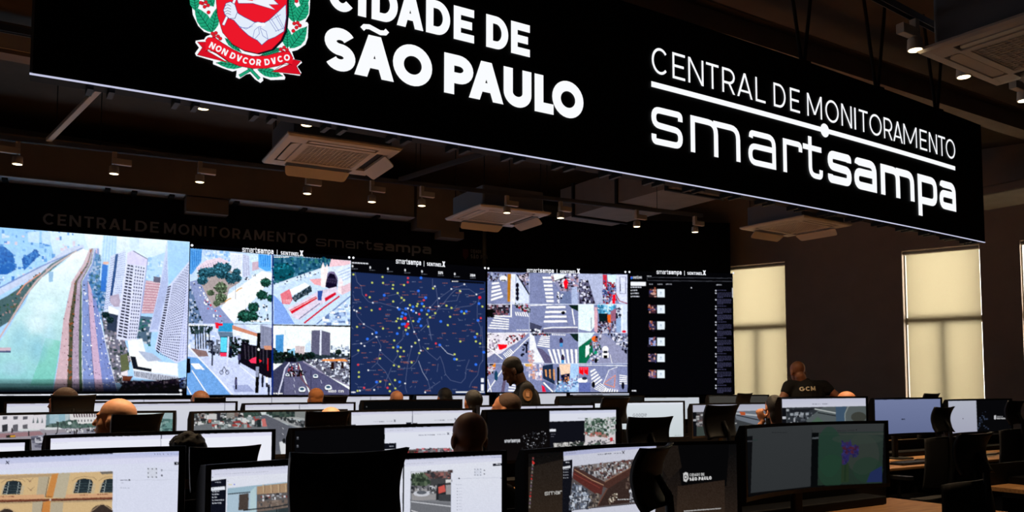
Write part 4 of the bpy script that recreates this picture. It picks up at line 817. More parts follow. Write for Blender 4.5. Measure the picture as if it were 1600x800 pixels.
    # row 3
    p.poly(E2([(62, 60), (470, 60), (350, 160), (280, 200), (200, 260), (62, 300)]), (216, 212, 220)); p.scatter(E2([(62, 60), (180, 60), (180, 220), (62, 260)]), 60, [(160, 150, 166), (236, 230, 232), (110, 104, 116)], .7, 2); p.poly(E2([(170, 170), (265, 175), (255, 205), (205, 225), (185, 225)]), (226, 44, 58)); p.scatter(E2([(250, 100), (470, 60), (470, 100), (260, 180)]), 60, [(150, 60, 66), (60, 56, 70), (206, 200, 210)], .7, 1.8); p.poly(E2([(350, 160), (470, 70), (472, 230), (380, 350), (250, 350)]), (140, 146, 176)); p.poly(E2([(62, 310), (150, 250), (210, 320), (180, 355), (62, 355)]), (124, 128, 156)); p.line(E2([(62, 190), (220, 315)]), 1.4, WH); p.line(E2([(475, 100), (240, 330)]), 1.4, WH); zebra(E2, [(220, 270), (290, 210), (330, 250), (260, 320)], 6, .5, False); p.scatter(E2([(400, 200), (470, 140), (470, 230), (400, 280)]), 16, [(36, 40, 52)], 1, 2)
    p.poly(E2([(478, 70), (520, 90), (545, 210), (620, 350), (478, 350)]), (222, 224, 232)); p.ell(*E2([(488, 292)])[0], 4, 3, (120, 76, 76)); p.scatter(E2([(470, 240), (520, 240), (520, 350), (470, 350)]), 26, [(196, 150, 150), (176, 170, 180)], .8, 2); p.poly(E2([(545, 200), (600, 220), (680, 300), (690, 355), (625, 355)]), (108, 104, 130)); zebra(E2, [(590, 85), (670, 85), (670, 210), (545, 190)], 6); zebra(E2, [(640, 220), (945, 220), (945, 355), (690, 355)], 7, .5, False); p.scatter(E2([(500, 62), (680, 66), (670, 90), (510, 85)]), 30, [(40, 44, 50), (90, 80, 90), (150, 70, 76)], .7, 1.6); p.poly(E2([(860, 70), (945, 70), (945, 150), (910, 130)]), (44, 60, 56)); zebra(E2, [(690, 70), (830, 75), (820, 90), (690, 85)], 8, .5, False)
    for x, y in ((780, 160), (795, 325)): XX, YY = E2([(x, y)])[0]; p.rect(XX - 2.6, YY - 6, XX + 2.8, YY, (70, 60, 86)); p.rect(XX - 2.2, YY, XX + 2.2, YY + 6, (90, 150, 196)); p.ell(XX, YY - 7, 1.8, 1.8, (40, 34, 36))
    p.poly(E2([(948, 200), (1070, 110), (1090, 250), (1020, 355), (948, 355)]), (14, 112, 88)); p.poly(E2([(1015, 190), (1050, 175), (1050, 260), (1015, 300)]), (220, 232, 230)); p.poly(E2([(948, 60), (1100, 60), (1070, 110), (948, 200)]), (206, 222, 226)); p.ell(*E2([(1110, 120)])[0], 6, 4.6, (230, 120, 60)); p.poly(E2([(1130, 90), (1170, 70), (1260, 120), (1415, 260), (1415, 350), (1260, 355), (1130, 355)]), (150, 152, 176)); p.scatter(E2([(1230, 70), (1415, 70), (1415, 270)]), 110, [(40, 40, 54), (216, 216, 228), (110, 110, 130), (150, 156, 176)], .8, 2); p.scatter(E2([(1050, 130), (1160, 90), (1160, 355), (1060, 355)]), 60, [(60, 90, 90), (206, 206, 216), (50, 40, 46), (120, 90, 90)], .7, 1.9); p.ell(*E2([(1205, 220)])[0], 5, 5.2, WH); p.rect(941, 551, 951, 559, WH); p.rect(943, 548, 949, 552, (40, 44, 56)); p.rect(943, 555, 949, 560, (20, 20, 26)); p.ell(*E2([(1115, 330)])[0], 2.2, 4, (24, 24, 30)); p.line(E2([(1250, 270), (1270, 355)]), .8, WH); p.poly(E2([(1100, 235), (1130, 240), (1125, 270), (1095, 262)]), (40, 150, 120))
    # row 4
    p.scatter(E2([(62, 360), (150, 360), (140, 430), (62, 470)]), 50, [(206, 140, 60), (60, 50, 60), (150, 90, 90), (200, 196, 206)], .8, 2.2); p.line(E2([(250, 365), (70, 630)]), 1.6, WH); p.line(E2([(75, 510), (110, 630)]), 1.4, WH); p.ell(*E2([(155, 475)])[0], 3, 8, (50, 84, 106)); p.poly(E2([(250, 380), (270, 380), (235, 630), (200, 630)]), (110, 100, 120)); zebra(E2, [(280, 540), (340, 560), (360, 630), (270, 630)], 3, .5); p.scatter(E2([(430, 360), (610, 360), (600, 520), (470, 480)]), 60, [(226, 222, 230), (196, 190, 210), (200, 160, 150), (170, 166, 190)], .8, 2.4); p.poly(E2([(430, 360), (500, 360), (490, 385), (440, 385)]), (206, 170, 110))
    p.poly(E2([(600, 380), (700, 360), (720, 560), (605, 500)]), (54, 66, 86)); p.grid(E2([(610, 410), (770, 390), (770, 560), (620, 480)]), 4, 1, (196, 150, 110), .4, .8); p.poly(E2([(760, 365), (870, 360), (865, 470), (780, 480)]), (226, 200, 180)); p.poly(E2([(740, 390), (765, 390), (765, 560), (740, 560)]), (30, 26, 30)); p.poly(E2([(780, 465), (865, 450), (860, 550), (780, 560)]), (36, 40, 60)); p.scatter(E2([(780, 480), (865, 470), (860, 550), (780, 560)]), 26, [(90, 100, 150), (206, 150, 110), (60, 66, 90)], .7, 1.8); p.poly(E2([(600, 520), (710, 560), (700, 630), (620, 630)]), (106, 116, 150)); p.poly(E2([(590, 560), (620, 580), (635, 630), (600, 630)]), (206, 50, 80)); p.line(E2([(610, 540), (700, 630)]), 2.4, WH); p.poly(E2([(870, 360), (945, 360), (945, 630), (830, 630), (865, 500)]), (170, 196, 226)); p.poly(E2([(770, 540), (830, 540), (830, 630), (710, 630)]), (126, 160, 196)); p.scatter(E2([(720, 540), (945, 480), (945, 630), (720, 630)]), 70, [(200, 216, 236), (100, 130, 166), (150, 150, 180)], .7, 1.8)
    for x in (975, 1020): p.poly(E2([(x - 22, 390), (x + 22, 390), (x + 20, 470), (x - 20, 450)]), (226, 26, 52)); p.ell(*E2([(x, 405)])[0], 2, 2, (250, 90, 110))
    p.ell(*E2([(985, 520)])[0], 8, 4, WH); p.ell(*E2([(1005, 500)])[0], 4, 2.6, (60, 66, 80)); p.poly(E2([(950, 540), (1060, 540), (1060, 630), (950, 630)]), (110, 120, 166)); zebra(E2, [(1060, 420), (1100, 400), (1180, 520), (1080, 600)], 5, .5); zebra(E2, [(1090, 600), (1160, 540), (1250, 610), (1180, 640)], 5, .5, False); p.ell(*E2([(1090, 560)])[0], 2.6, 5, (30, 30, 40)); p.poly(E2([(1180, 560), (1230, 420), (1310, 400), (1340, 630), (1250, 600)]), (150, 152, 180)); p.line(E2([(1190, 550), (1290, 585), (1300, 470), (1200, 540)]), 1.2, (206, 140, 110)); p.line(E2([(1180, 565), (1240, 420), (1320, 390)]), .9, (226, 230, 240)); zebra(E2, [(1340, 460), (1415, 470), (1415, 560), (1340, 560)], 5, .5); zebra(E2, [(1200, 590), (1330, 610), (1330, 632), (1180, 632)], 6, .5, False); p.ell(*E2([(1375, 570)])[0], 2.4, 6, (30, 36, 50)); p.line(E2([(950, 372), (1415, 378)]), 1, (226, 230, 240))
    for x in X[1:3]: p.line([(x, 428), (x, 613)], .5, (226, 232, 244), .6)
    for y in Y[1:4]: p.line([(X[0], y), (X[3], y)], .7, (226, 232, 244), .8)
    p.rect(756, 612.6, 990, 640, (2, 2, 4)); p.rect(980.6, 410, 990, 640, (3, 3, 5))
    p.contrast(1.25, 160, 1.1); p.fuzz(.04, 1)
    return p.grain(6)

def pic_list():
    p = Pic(978, 415, 1152, 630, 4, (3, 3, 5))
    G1 = lambda L: T3((1000, 400), 5.333, L)
    p.rect(981, 440.5, 1009, 446.5, (238, 240, 246)); p.ell(986.5, 434, 2, 2, (40, 110, 220)); p.rect(984.5, 432, 986, 433, (220, 60, 60)); p.text('Sentinel', 989, 435.4, 3.4, (226, 228, 236), .2, .2, .7)
    for k, n in enumerate((14, 8, 10, 11)): p.ell(986, 449 + k * 4.8, .9, .9, (226, 228, 236)); p.dash(988, 988 + n, 448 + k * 4.8, 1.5, (206, 208, 220))
    p.line(G1([(60, 178), (785, 186), (785, 212), (60, 205), (60, 178)]), .6, (70, 72, 80)); p.dash(1011, 1018, 431, 1.1, (190, 192, 200)); p.ell(*G1([(776, 199)])[0], .7, .7, (220, 222, 230))
    for x, n in ((76, 5.5), (146, 7.5), (216, 9)): X, Y = G1([(x, 232)])[0]; p.dash(X, X + n, Y, 1.3, (150, 152, 162))
    X, Y = G1([(636, 237)])[0]; p.dash(X, X + 8, Y, 1.2, (170, 172, 182))
    for k in range(6):
        y = 276 + k * 134.5 + k * .6
        q = G1([(76, y), (132, y), (132, y + 66), (76, y + 66)]); p.poly(q, [(50, 30, 34), (60, 36, 50), (54, 50, 84), (150, 160, 210), (70, 60, 90), (110, 90, 130)][k]); p.scatter(q, 16, [(150, 80, 60), (30, 24, 36), (196, 150, 140), (60, 60, 110)], .8, 2.2); p.poly(G1([(144, y), (205, y), (205, y + 66), (144, y + 66)]), (226, 236, 244)); p.ell(*G1([(174, y + 30)])[0], 1.4, 1.8, (170, 186, 206)); p.dash(*[G1([(162, 0)])[0][0], G1([(188, 0)])[0][0]], G1([(0, y + 44)])[0][1], .8, (180, 192, 210))
    y = 285
    k = 0
    while y < 1130:
        X, Y = G1([(632, y + 3)])[0]; p.ell(X, Y, 1.0, 1.0, (216, 218, 232))
        n = (1, 5, 5)[k % 3]
        for q in range(n): p.dash(X + 2.2, X + 2.2 + (14 if n == 1 else (22 if q < n - 1 else 9)), G1([(0, y - 2 + q * 9.4)])[0][1], .9, (96, 96, 140), .6)
        y += (22 if n == 1 else 55); k += 1
    p.poly(G1([(768, 265), (778, 265), (780, 346), (769, 346)]), (196, 198, 206)); p.ell(*G1([(428, 265)])[0], .8, .9, (230, 232, 240)); p.dash(985, 994, 609.5, 2, (230, 232, 240))
    return p

led1 = led_screen('led_screen', 'leftmost video wall panel showing a river beside highways and white towers', FA, MA, -8.75, -4.93, 1.30, 3.615, pic_river(), 108)
led2 = led_screen('led_screen', 'video wall panel split into four city camera pictures', FA, MA, -4.93, -2.45, 1.30, 3.575, pic_four(), 128)
led3 = led_screen('led_screen', 'video wall panel with a dark blue map full of coloured dots', FA, MA, -2.45, -.005, 1.30, 3.565, pic_map(), 128)
led4 = led_screen('led_screen', 'video wall panel with a mosaic of pedestrian crossing pictures', FB, MBF, .02, 2.66, 1.30, 3.56, pic_streets(), 112)
led5 = led_screen('led_screen', 'rightmost video wall panel, mostly black with a column of small faces', FB, MBF, 2.66, 4.66, 1.30, 3.56, pic_list(), 112)
header(led2, FA, 427, 394, .065, .94); header(led3, FA, 657.5, 411.5, .068, .90); header(led4, FB, 865, 424, .062, .98); header(led5, FB, 1064.5, 426.5, .062, .96)
dots(led2, FA, [(300, 383.4), (545.5, 402.3)]); dots(led3, FA, [(552, 402.8), (757.5, 418.8)]); dots(led4, FB, [(763, 419.4), (977, 425)]); dots(led5, FB, [(983.3, 425), (1145.7, 426.8)])

# dim lettering on the fascia over the map side
DIM = mat('unlit_letter_acrylic', (150, 148, 146), 0.6)
def fascia_text(txt, x0, y0, x1, y1, capx, t, label):
    """text between two photo points on the baseline; capx = cap height in metres"""
    (u0, z0), (u1, z1) = on_facet(x0, y0, FA), on_facet(x1, y1, FA)
    w, P = text_polys(txt, t, .2) if isinstance(txt, str) else txt
    k = (u1 - u0) / w
    link_mesh('fascia_lettering', poly_mesh('fascia_lettering', P, lambda a, b: fpt(FA, u0 + a * k, -.094, z0 + (z1 - z0) * a / w + b * capx)), DIM, fasA, label=label)
fascia_text('CENTRAL', 66, 348.5, 205, 359.0, .16, .17, 'dim grey word central'); fascia_text('DE', 212, 359.5, 249, 362.3, .16, .17, 'dim grey word de'); fascia_text('MONITORAMENTO', 257, 362.9, 482, 379.8, .16, .17, 'dim grey word monitoramento')
w1, q1 = text_polys('smart', .17, .2); w2, q2 = text_polys('sampa', .27, .2)
fascia_text((w1 + w2 + .2, q1 + [[(a + w1 + .2, b) for a, b in p] for p in q2]), 496, 383, 677, 396, .125, .17, 'dim grey word smartsampa')
fascia_text('CIDADE', 739, 393.5, 756, 394.9, .06, .2, 'small dim word cidade'); fascia_text('DE', 758.5, 395.1, 764, 395.5, .06, .2, 'small dim word de'); fascia_text('SÃO', 739, 402.5, 751.5, 403.3, .075, .26, 'small dim word são'); fascia_text('PAULO', 754.5, 403.5, 777, 405, .075, .26, 'small dim word paulo')
u, z = on_facet(731, 396, FA)
link_mesh('fascia_emblem', poly_mesh('fascia_emblem', [[(u - .055, z + .09), (u + .055, z + .09), (u + .055, z - .03), (u, z - .10), (u - .055, z - .03)]], lambda a, b: fpt(FA, a, -.094, b)), mat('dim_red_letter', (92, 40, 36), .5), fasA, label='small dim red crest')

# ================================================================ the big overhead sign
SGN = (0.00652139, -0.05301796, 4.71329436)
S0, S1, SZ0, SZ1 = .15, 9.113, 3.0, 4.30
def sp(s): return (SGN[0] * s + SGN[1]) * s + SGN[2]
def sn(s):
    k = 2 * SGN[0] * s + SGN[1]; n = np.array([k, -1.0, 0]); return n / np.linalg.norm(n)
def spt(s, z, d=0.0): return np.array([s, sp(s), z]) + sn(s) * d
def on_sign(x, y):
    d = ray(x, y); k = 5.0
    for _ in range(12):
        q = EY + d * k; k -= (q[1] - sp(q[0])) / (d[1] - (2 * SGN[0] * q[0] + SGN[1]) * d[0])
    q = EY + d * k; return q[0], q[2]
sign = thing('overhead_sign', 'big black hanging LED sign with white lettering and a red city crest', 'sign')
def slab(s0, s1, z0, z1, d0, d1, n=40):
    mb = MB()
    vs = []
    for i in range(n + 1):
        s = s0 + (s1 - s0) * i / n
        vs += [spt(s, z0, d0), spt(s, z1, d0), spt(s, z1, d1), spt(s, z0, d1)]
    fs = [(0, 1, 2, 3), (4 * n, 4 * n + 3, 4 * n + 2, 4 * n + 1)]
    for i in range(n):
        for k in range(4): fs.append((4 * i + k, 4 * i + 4 + k, 4 * i + 4 + (k + 1) % 4, 4 * i + (k + 1) % 4))
    return mb.add(vs, fs)
slab(S0, S1, SZ0 + .012, SZ1, -.003, -.14).build('cabinet', M_LEDBLK, sign)
slab(S0, S1, SZ0 + .003, SZ0 + .009, .002, -.012).build('edge_light', emit('edge_led_line', (206, 208, 236), .9), sign, label='thin glowing line along the bottom edge')
slab(S0, S0 + .012, SZ0 + .012, SZ1, .001, -.003, 1).build('end_trim', M_GALV, sign)
for s in np.arange(.42, 9.0, .42):
    for q in (0, .1):
        x = s + q; c = spt(x, SZ0 - .012, -.07)
        MB().box(c[0] - .014, c[1] - .06, c[2] - .010, c[0] + .014, c[1] + .06, c[2] + .022).build('bracket', M_STEEL, sign)
WHITE = emit('sign_white_pixels', (250, 252, 255))
def sign_word(name, label, letters, z0, cap, t):
    P = []
    for ch, a, b in letters:
        _, q = glyph(ch, t, (b - a) / cap)
        P += [[(a + x * cap, z0 + y * cap) for x, y in p] for p in q]
    return link_mesh(name, poly_mesh(name, P, lambda a, b: spt(a, b, .003)), WHITE, sign, label=label)
L = [('C', 4.179, 4.345), ('E', 4.394, 4.527), ('N', 4.561, 4.727), ('T', 4.757, 4.898), ('R', 4.938, 5.085), ('A', 5.112, 5.295), ('L', 5.334, 5.457), ('D', 5.562, 5.717), ('E', 5.776, 5.907), ('M', 6.008, 6.216), ('O', 6.266, 6.461), ('N', 6.502, 6.661), ('I', 6.70, 6.724), ('T', 6.773, 6.913), ('O', 6.940, 7.140), ('R', 7.177, 7.321), ('A', 7.335, 7.500), ('M', 7.517, 7.760), ('E', 7.815, 7.95), ('N', 7.99, 8.146), ('T', 8.17, 8.31), ('O', 8.322, 8.513)]
for a, b, n in ((0, 7, 'central'), (7, 9, 'de'), (9, 22, 'monitoramento')): sign_word('sign_lettering', 'thin white word ' + n, L[a:b], 3.813, .205, .098)
L = [('s', 4.172, 4.492), ('m', 4.576, 5.136), ('a', 5.232, 5.575), ('r', 5.668, 5.925), ('t', 5.935, 6.207)]
sign_word('sign_lettering', 'thin word smart', L, 3.266, .291, .165)
L = [('s', 6.281, 6.633), ('a', 6.675, 7.032), ('m', 7.1, 7.682), ('p', 7.749, 8.114), ('a', 8.161, 8.491)]
sign_word('sign_lettering', 'heavy word sampa', L, 3.262, .294, .245)
L = [('C', 1.655, 1.824), ('I', 1.847, 1.899), ('D', 1.934, 2.106), ('A', 2.1, 2.281), ('D', 2.299, 2.47), ('E', 2.496, 2.646), ('D', 2.737, 2.908), ('E', 2.93, 3.081)]
sign_word('sign_lettering', 'bold word cidade', L[:6], 3.691, .223, .235); sign_word('sign_lettering', 'bold word de', L[6:], 3.691, .223, .235)
L = [('S', 1.643, 1.834), ('Ã', 1.829, 2.084), ('O', 2.077, 2.344), ('P', 2.429, 2.641), ('A', 2.609, 2.87), ('U', 2.872, 3.093), ('L', 3.119, 3.276), ('O', 3.265, 3.534)]
sign_word('sign_lettering', 'extra bold word são', L[:3], 3.325, .263, .275); sign_word('sign_lettering', 'extra bold word paulo', L[3:], 3.325, .263, .275)
slab(4.177, 8.50, 3.702, 3.744, .0035, .001).build('sign_underline', WHITE, sign, label='white bar with a round knob under the capitals')
link_mesh('sign_underline_knob', poly_mesh('sign_underline_knob', [arc(6.247, 3.722, .062, .062, 0, 360, 24)[:-1]], lambda a, b: spt(a, b, .005)), WHITE, sign)

def pic_crest():
    p = Pic(292, -130, 492, 136, 5, (0, 0, 0))
    K = lambda L: T3((290, 0), 5.714, L)
    WHT, RED, GRN, LN, DG = (248, 250, 255), (236, 24, 42), (30, 166, 122), (44, 44, 120), (10, 70, 52)
    O = K([(60, -80), (55, 40), (62, 130), (110, 230), (165, 285), (225, 305), (180, 325), (165, 350), (90, 362), (85, 380), (118, 425), (82, 475), (95, 500), (245, 545), (245, 575), (330, 610), (420, 640), (455, 630), (448, 690), (480, 706), (545, 665), (575, 660), (620, 710), (668, 742), (695, 720), (690, 690), (760, 716), (885, 712), (892, 690), (870, 655), (1020, 678), (1036, 650), (1000, 595), (1042, 560), (1030, 540), (975, 530), (950, 460), (1000, 448), (1070, 400), (1092, 340), (1098, 215), (1085, 195), (1070, 195), (1105, 130), (1112, 20), (1110, -90), (1000, -200), (1000, -420), (560, -620), (180, -480), (180, -300)])
    p.poly(O, WHT)
    def leaf(a, b, w, c=GRN):
        """serrated coffee leaf with a midrib"""
        a, b = np.array(a, float), np.array(b, float); d = b - a; n = np.array([-d[1], d[0]]) / np.linalg.norm(d)
        pts = [a]; m = 9
        for i in range(1, m): t = i / m; pts.append(a + d * t + n * w * 1.18 * math.sin(PI * t ** .85) * (1 if i % 2 else .92))
        pts.append(b)
        for i in range(m - 1, 0, -1): t = i / m; pts.append(a + d * t - n * w * 1.18 * math.sin(PI * t ** .85) * (1 if i % 2 else .92))
        p.poly(K(pts), c); p.line(K([a, b]), 1.0, DG)
        for i in range(1, 8):
            t = i / 8; q = a + d * t; s = w * .85 * math.sin(PI * min(1, t + .1) ** .85)
            for sg in (1, -1): p.line(K([q, q + d * .10 + n * s * 1.18 * sg]), .8, DG)
    for a, b, w in (((235, 290), (80, 60), 52), ((235, 290), (285, 60), 38), ((90, 100), (70, -90), 40), ((250, 60), (150, -120), 46), ((970, 200), (925, -20), 46), ((990, 195), (1095, 10), 52), ((910, 430), (905, 240), 42), ((930, 432), (1085, 235), 56), ((1030, 60), (1100, -120), 44), ((930, 60), (960, -120), 44),
                    ((350, 340), (500, 470), 24), ((800, 465), (660, 500), 20), ((520, 590), (270, 560), 34), ((640, 620), (870, 680), 36), ((760, 470), (860, 430), 22)): leaf(a, b, w)
    for pts in ([(480, 680), (600, 610)], [(560, 600), (660, 705)]): p.line(K(pts), 5.2, DG); p.line(K(pts), 3.6, GRN)
    def berries(L):
        for x, y in L: p.ell(*K([(x, y)])[0], 3.1, 3.1, (120, 14, 24)); p.ell(*K([(x, y)])[0], 2.5, 2.5, (224, 30, 44))
    berries([(150, 30), (180, 20), (200, 48), (170, 60), (205, 110), (135, 25)]); berries([(240, 300), (270, 295), (255, 325), (290, 325), (310, 345)]); berries([(990, 10), (1000, -20)]); berries([(970, 210), (1000, 205), (1020, 228), (990, 245), (962, 275)]); berries([(850, 440), (880, 425), (905, 445), (870, 465)])
    sh = [(262, -380), (272, 0), (285, 140), (330, 290), (420, 395), (520, 450), (640, 478), (770, 440), (850, 360), (890, 270), (905, 120), (908, -380)]
    p.poly(K([(x + (18 if x > 600 else 8), y + 10) for x, y in sh]), (16, 14, 24)); p.poly(K(sh), RED); p.line(K(sh), .8, (90, 6, 20))
    # armoured arm with a banner
    arm = K([(430, 60), (470, 120), (520, 150), (620, 200), (640, 195), (700, 205), (745, 180), (820, 110), (895, 40), (898, 160), (878, 280), (800, 330), (735, 355), (680, 402), (640, 360), (600, 340), (560, 315), (500, 260), (430, 180), (380, 160)])
    p.poly(arm, (228, 238, 252)); p.line(arm + arm[:1], .9, LN)
    for L in ([(480, 245), (560, 250), (620, 200)], [(745, 180), (810, 280)], [(765, 170), (835, 280)], [(800, 140), (870, 260)], [(815, 125), (880, 250)], [(760, 180), (850, 130)], [(800, 280), (880, 250)], [(600, 340), (615, 270), (650, 240), (660, 300), (620, 345)], [(670, 250), (720, 280), (735, 350)], [(665, 250), (690, 320), (735, 350)], [(630, 200), (665, 245), (700, 205)], [(480, 235), (540, 260), (600, 230)]): p.line(K(L), .7, (96, 110, 190))
    p.ell(*K([(650, 215)])[0], 4.5, 3, WHT); p.ell(*K([(690, 220)])[0], 4, 3, WHT)
    p.line(K([(460, -60), (430, 20), (335, 225)]), 4.6, LN); p.line(K([(460, -60), (430, 20), (336, 222)]), 3.4, WHT)
    hand = K([(360, 30), (400, 15), (440, 40), (462, 110), (440, 165), (390, 165), (350, 130), (338, 90)]); p.poly(hand, (228, 238, 252)); p.line(hand + hand[:1], .8, LN)
    for y in (55, 82, 108, 132): p.line(K([(345, y), (375, y - 14), (405, y)]), .7, LN)
    fl = K([(440, -80), (470, 30), (600, 30), (800, 88), (745, 40), (830, 40), (790, 0), (860, -60), (640, -140)]); p.poly(fl, (240, 244, 252)); p.line(fl + fl[:1], .8, LN); p.poly(K([(545, -20), (600, -20), (600, 8), (545, 0)]), RED); p.poly(K([(600, -60), (640, -60), (625, 0), (600, 0)]), RED)
    # ribbon
    for tail in ([(180, 375), (105, 375), (150, 425), (105, 490), (380, 560), (200, 460)], [(960, 530), (1030, 545), (990, 590), (1030, 665), (770, 640), (940, 570)]): p.poly(K(tail), (214, 16, 36)); p.line(K(tail), .8, (110, 6, 20))
    top = [(178, 360), (200, 335), (260, 335), (330, 385), (420, 440), (500, 478), (600, 502), (720, 498), (830, 468), (925, 455), (960, 520)]
    bot = [(950, 580), (900, 560), (830, 588), (720, 610), (600, 612), (480, 590), (380, 550), (280, 480), (205, 440), (178, 460)]
    p.poly(K(top + bot), RED); p.line(K(top), .9, (110, 6, 20)); p.line(K(bot), .9, (110, 6, 20)); p.line(K([(190, 455), (260, 460), (380, 545)]), .9, (130, 6, 20)); p.line(K([(940, 575), (870, 575), (790, 630)]), .9, (130, 6, 20))
    # motto set along the ribbon
    path = [(218, 398), (300, 438), (380, 480), (460, 515), (560, 548), (680, 560), (780, 545), (870, 520), (930, 510)]
    seg = [0]
    for i in range(1, len(path)): seg.append(seg[-1] + math.dist(path[i - 1], path[i]))
    def along(d):
        for i in range(1, len(path)):
            if d <= seg[i] or i == len(path) - 1:
                t = (d - seg[i - 1]) / (seg[i] - seg[i - 1]); a = np.array(path[i - 1]); b = np.array(path[i]); v = (b - a) / np.linalg.norm(b - a); return a + (b - a) * t, v
    w, T = text_polys('NON DVCOR DVCO', .21, .2)
    k = seg[-1] / w
    for q in T:
        out = []
        cx = np.mean([a for a, b in q])
        for a, b in q:
            o, v = along(cx * k); n = np.array([v[1], -v[0]]); out.append(tuple(o + v * (a - cx) * k + n * (b - .5) * 56))
        p.poly(K(out), WHT)
    # mural crown above the shield (beyond the frame's top edge)
    for x, h in ((330, -480), (450, -520), (585, -540), (720, -520), (840, -480)): p.rect(*K([(x - 48, h)])[0], *K([(x + 48, -385)])[0], (226, 190, 70)); p.rect(*K([(x - 14, -440)])[0], *K([(x + 14, -385)])[0], (120, 80, 20))
    return p
pc = pic_crest()
sA, _ = on_sign(293, 60); sB, _ = on_sign(491, 60); zA, zB = 3.13, 4.22
nu, nv = 520, 760
U, V = np.meshgrid(np.linspace(sA, sB, nu + 1), np.linspace(zB, zA, nv + 1))
Pn = np.stack([U, (SGN[0] * U + SGN[1]) * U + SGN[2], V], -1) + sn(1.2) * .004
d = Pn - EY; w = d @ FW; px, py = CX + FPX * (d @ RT) / w, CY - FPX * (d @ UP) / w
xi = np.clip(((px - pc.x0) * pc.ss).astype(int), 0, pc.W - 1); yi = np.clip(((py - pc.y0) * pc.ss).astype(int), 0, pc.H - 1)
ok = pc.m[yi, xi]
keep = ok[:-1, :-1] & ok[1:, :-1] & ok[:-1, 1:] & ok[1:, 1:]
link_mesh('city_crest', pic_mesh('city_crest', Pn, nu, nv, pc.sample(px, py, 1), keep), None, sign, label='red shield crest with green branches and a motto ribbon')
# ================================================================ overhead: ducts, beams, tracks, lamps, air conditioners
def beam(name, label, cat, mb, m, group=None, part=None):
    o = mb.build(name, m); tag(o, label, cat, group); return o
M_SOFF = mat('screen_lit_soffit_tone', (236, 236, 240), .7)  # paler than the duct, to stand in for light from the screens
t = thing('air_duct', 'long brown duct running along the top of the video wall', 'duct')
MB().box(-10.4, -.08, 4.275, -1.45, .22, 4.86, MA).build('duct_body', M_DUCT, t)
for _a, _b in ((-10.4, -5.04), (-4.40, -1.45)): MB().box(_a, -.095, 4.262, _b, .27, 4.273, MA).build('lit_underside_strip', M_SOFF, t)  # added pale strips: screen light on the duct's underside put into colour
MB().box(-5.02, -.06, 4.03, -4.42, .20, 4.258, MA).build('duct_drop', M_DUCT, t)
for u in (-7.35, -6.1, -5.75, -5.25, -4.95 + .62, -3.3, -2.1):
    MB().box(u, -.10, 4.225, u + .07, .20, 4.258, MA).build('duct_hanger', M_DARKDUCT, t)
t = thing('air_duct', 'short brown duct box hanging over the corner of the video wall', 'duct')
MB().box(-1.40, -.05, 4.10, -.62, .22, 4.86, MA).build('duct_body', M_DUCT, t)
MB().box(-.98, -.02, 3.98, -.55, .26, 4.098, MA).build('duct_outlet', M_DUCT, t)
t = thing('air_duct', 'wide brown duct coming forward from the wall right of centre', 'duct')
MB().box(8.1, 7.9, 4.25, 9.2, 11.2, 4.75).build('duct_body', M_DUCT, t)
for y in (8.6, 9.7, 10.8): MB().box(8.07, y, 4.22, 9.23, y + .05, 4.78).build('duct_flange', M_DARKDUCT, t)
MB().box(8.25, 7.2, 4.3, 9.05, 7.895, 4.7).build('duct_end_box', M_DUCT, t)
for k, (y, z, lab) in enumerate(((5.45, 4.75, 'pale steel ceiling beam seen over the right half of the sign'), (7.12, 4.80, 'dark ceiling beam just behind the big sign'), (9.9, 4.9, 'dark ceiling beam before the video wall'))):
    t = thing('ceiling_beam', lab, 'beam', group='ceiling beams')
    m = M_DUCT if k == 0 else M_CEIL
    MB().box(-4.9, y - .11, z, 13.2, y + .11, z + .02).build('lower_flange', m, t)
    MB().box(-4.9, y - .11, z + .26, 13.2, y + .11, z + .28).build('upper_flange', m, t)
    MB().box(-4.9, y - .012, z + .02, 13.2, y + .012, z + .26).build('web', m, t)
o = MB().rbox(12.2, 4.0, 4.22, 13.3, 6.9, 4.36, .03, 'y').build('ceiling_tray', M_DUCT); tag(o, 'pale flat duct end on the window wall, right of the sign', 'duct')
t = thing('equipment_box', 'grey ventilation box at the upper left corner behind the sign', 'ventilation box')
MB().box(-1.6, 6.9, 3.85, .62, 7.06, 4.08).build('box_body', M_DUCT, t); MB().box(-1.5, 6.885, 3.88, .5, 6.9, 4.05).build('box_cover', M_WHITE, t)
for x in (-1.3, .3): MB().tube([(x, 6.98, 4.081), (x, 6.98, CEIL - .003)], .006, 6).build('hanging_rod', M_STEEL, t)

for s, lab in ((6.06, 'black V-shaped hanger above the letters de of the sign'), (7.2, 'black V-shaped hanger above the middle of monitoramento'), (8.3, 'black V-shaped hanger near the right end of the sign')):
    c = spt(s, SZ1, -.07); t = thing('sign_hanger', lab, 'hanger', tuple(c), 0, 'hangers of the overhead sign')
    MB().box(-.06, -.04, 0, .06, .04, .03).build('foot_plate', M_DARKDUCT, t)
    for sg in (-1, 1): MB().tube([(sg * .02, 0, .03), (sg * .19, 0, CEIL - SZ1)], .016, 8).build('rod', M_DARKDUCT, t)

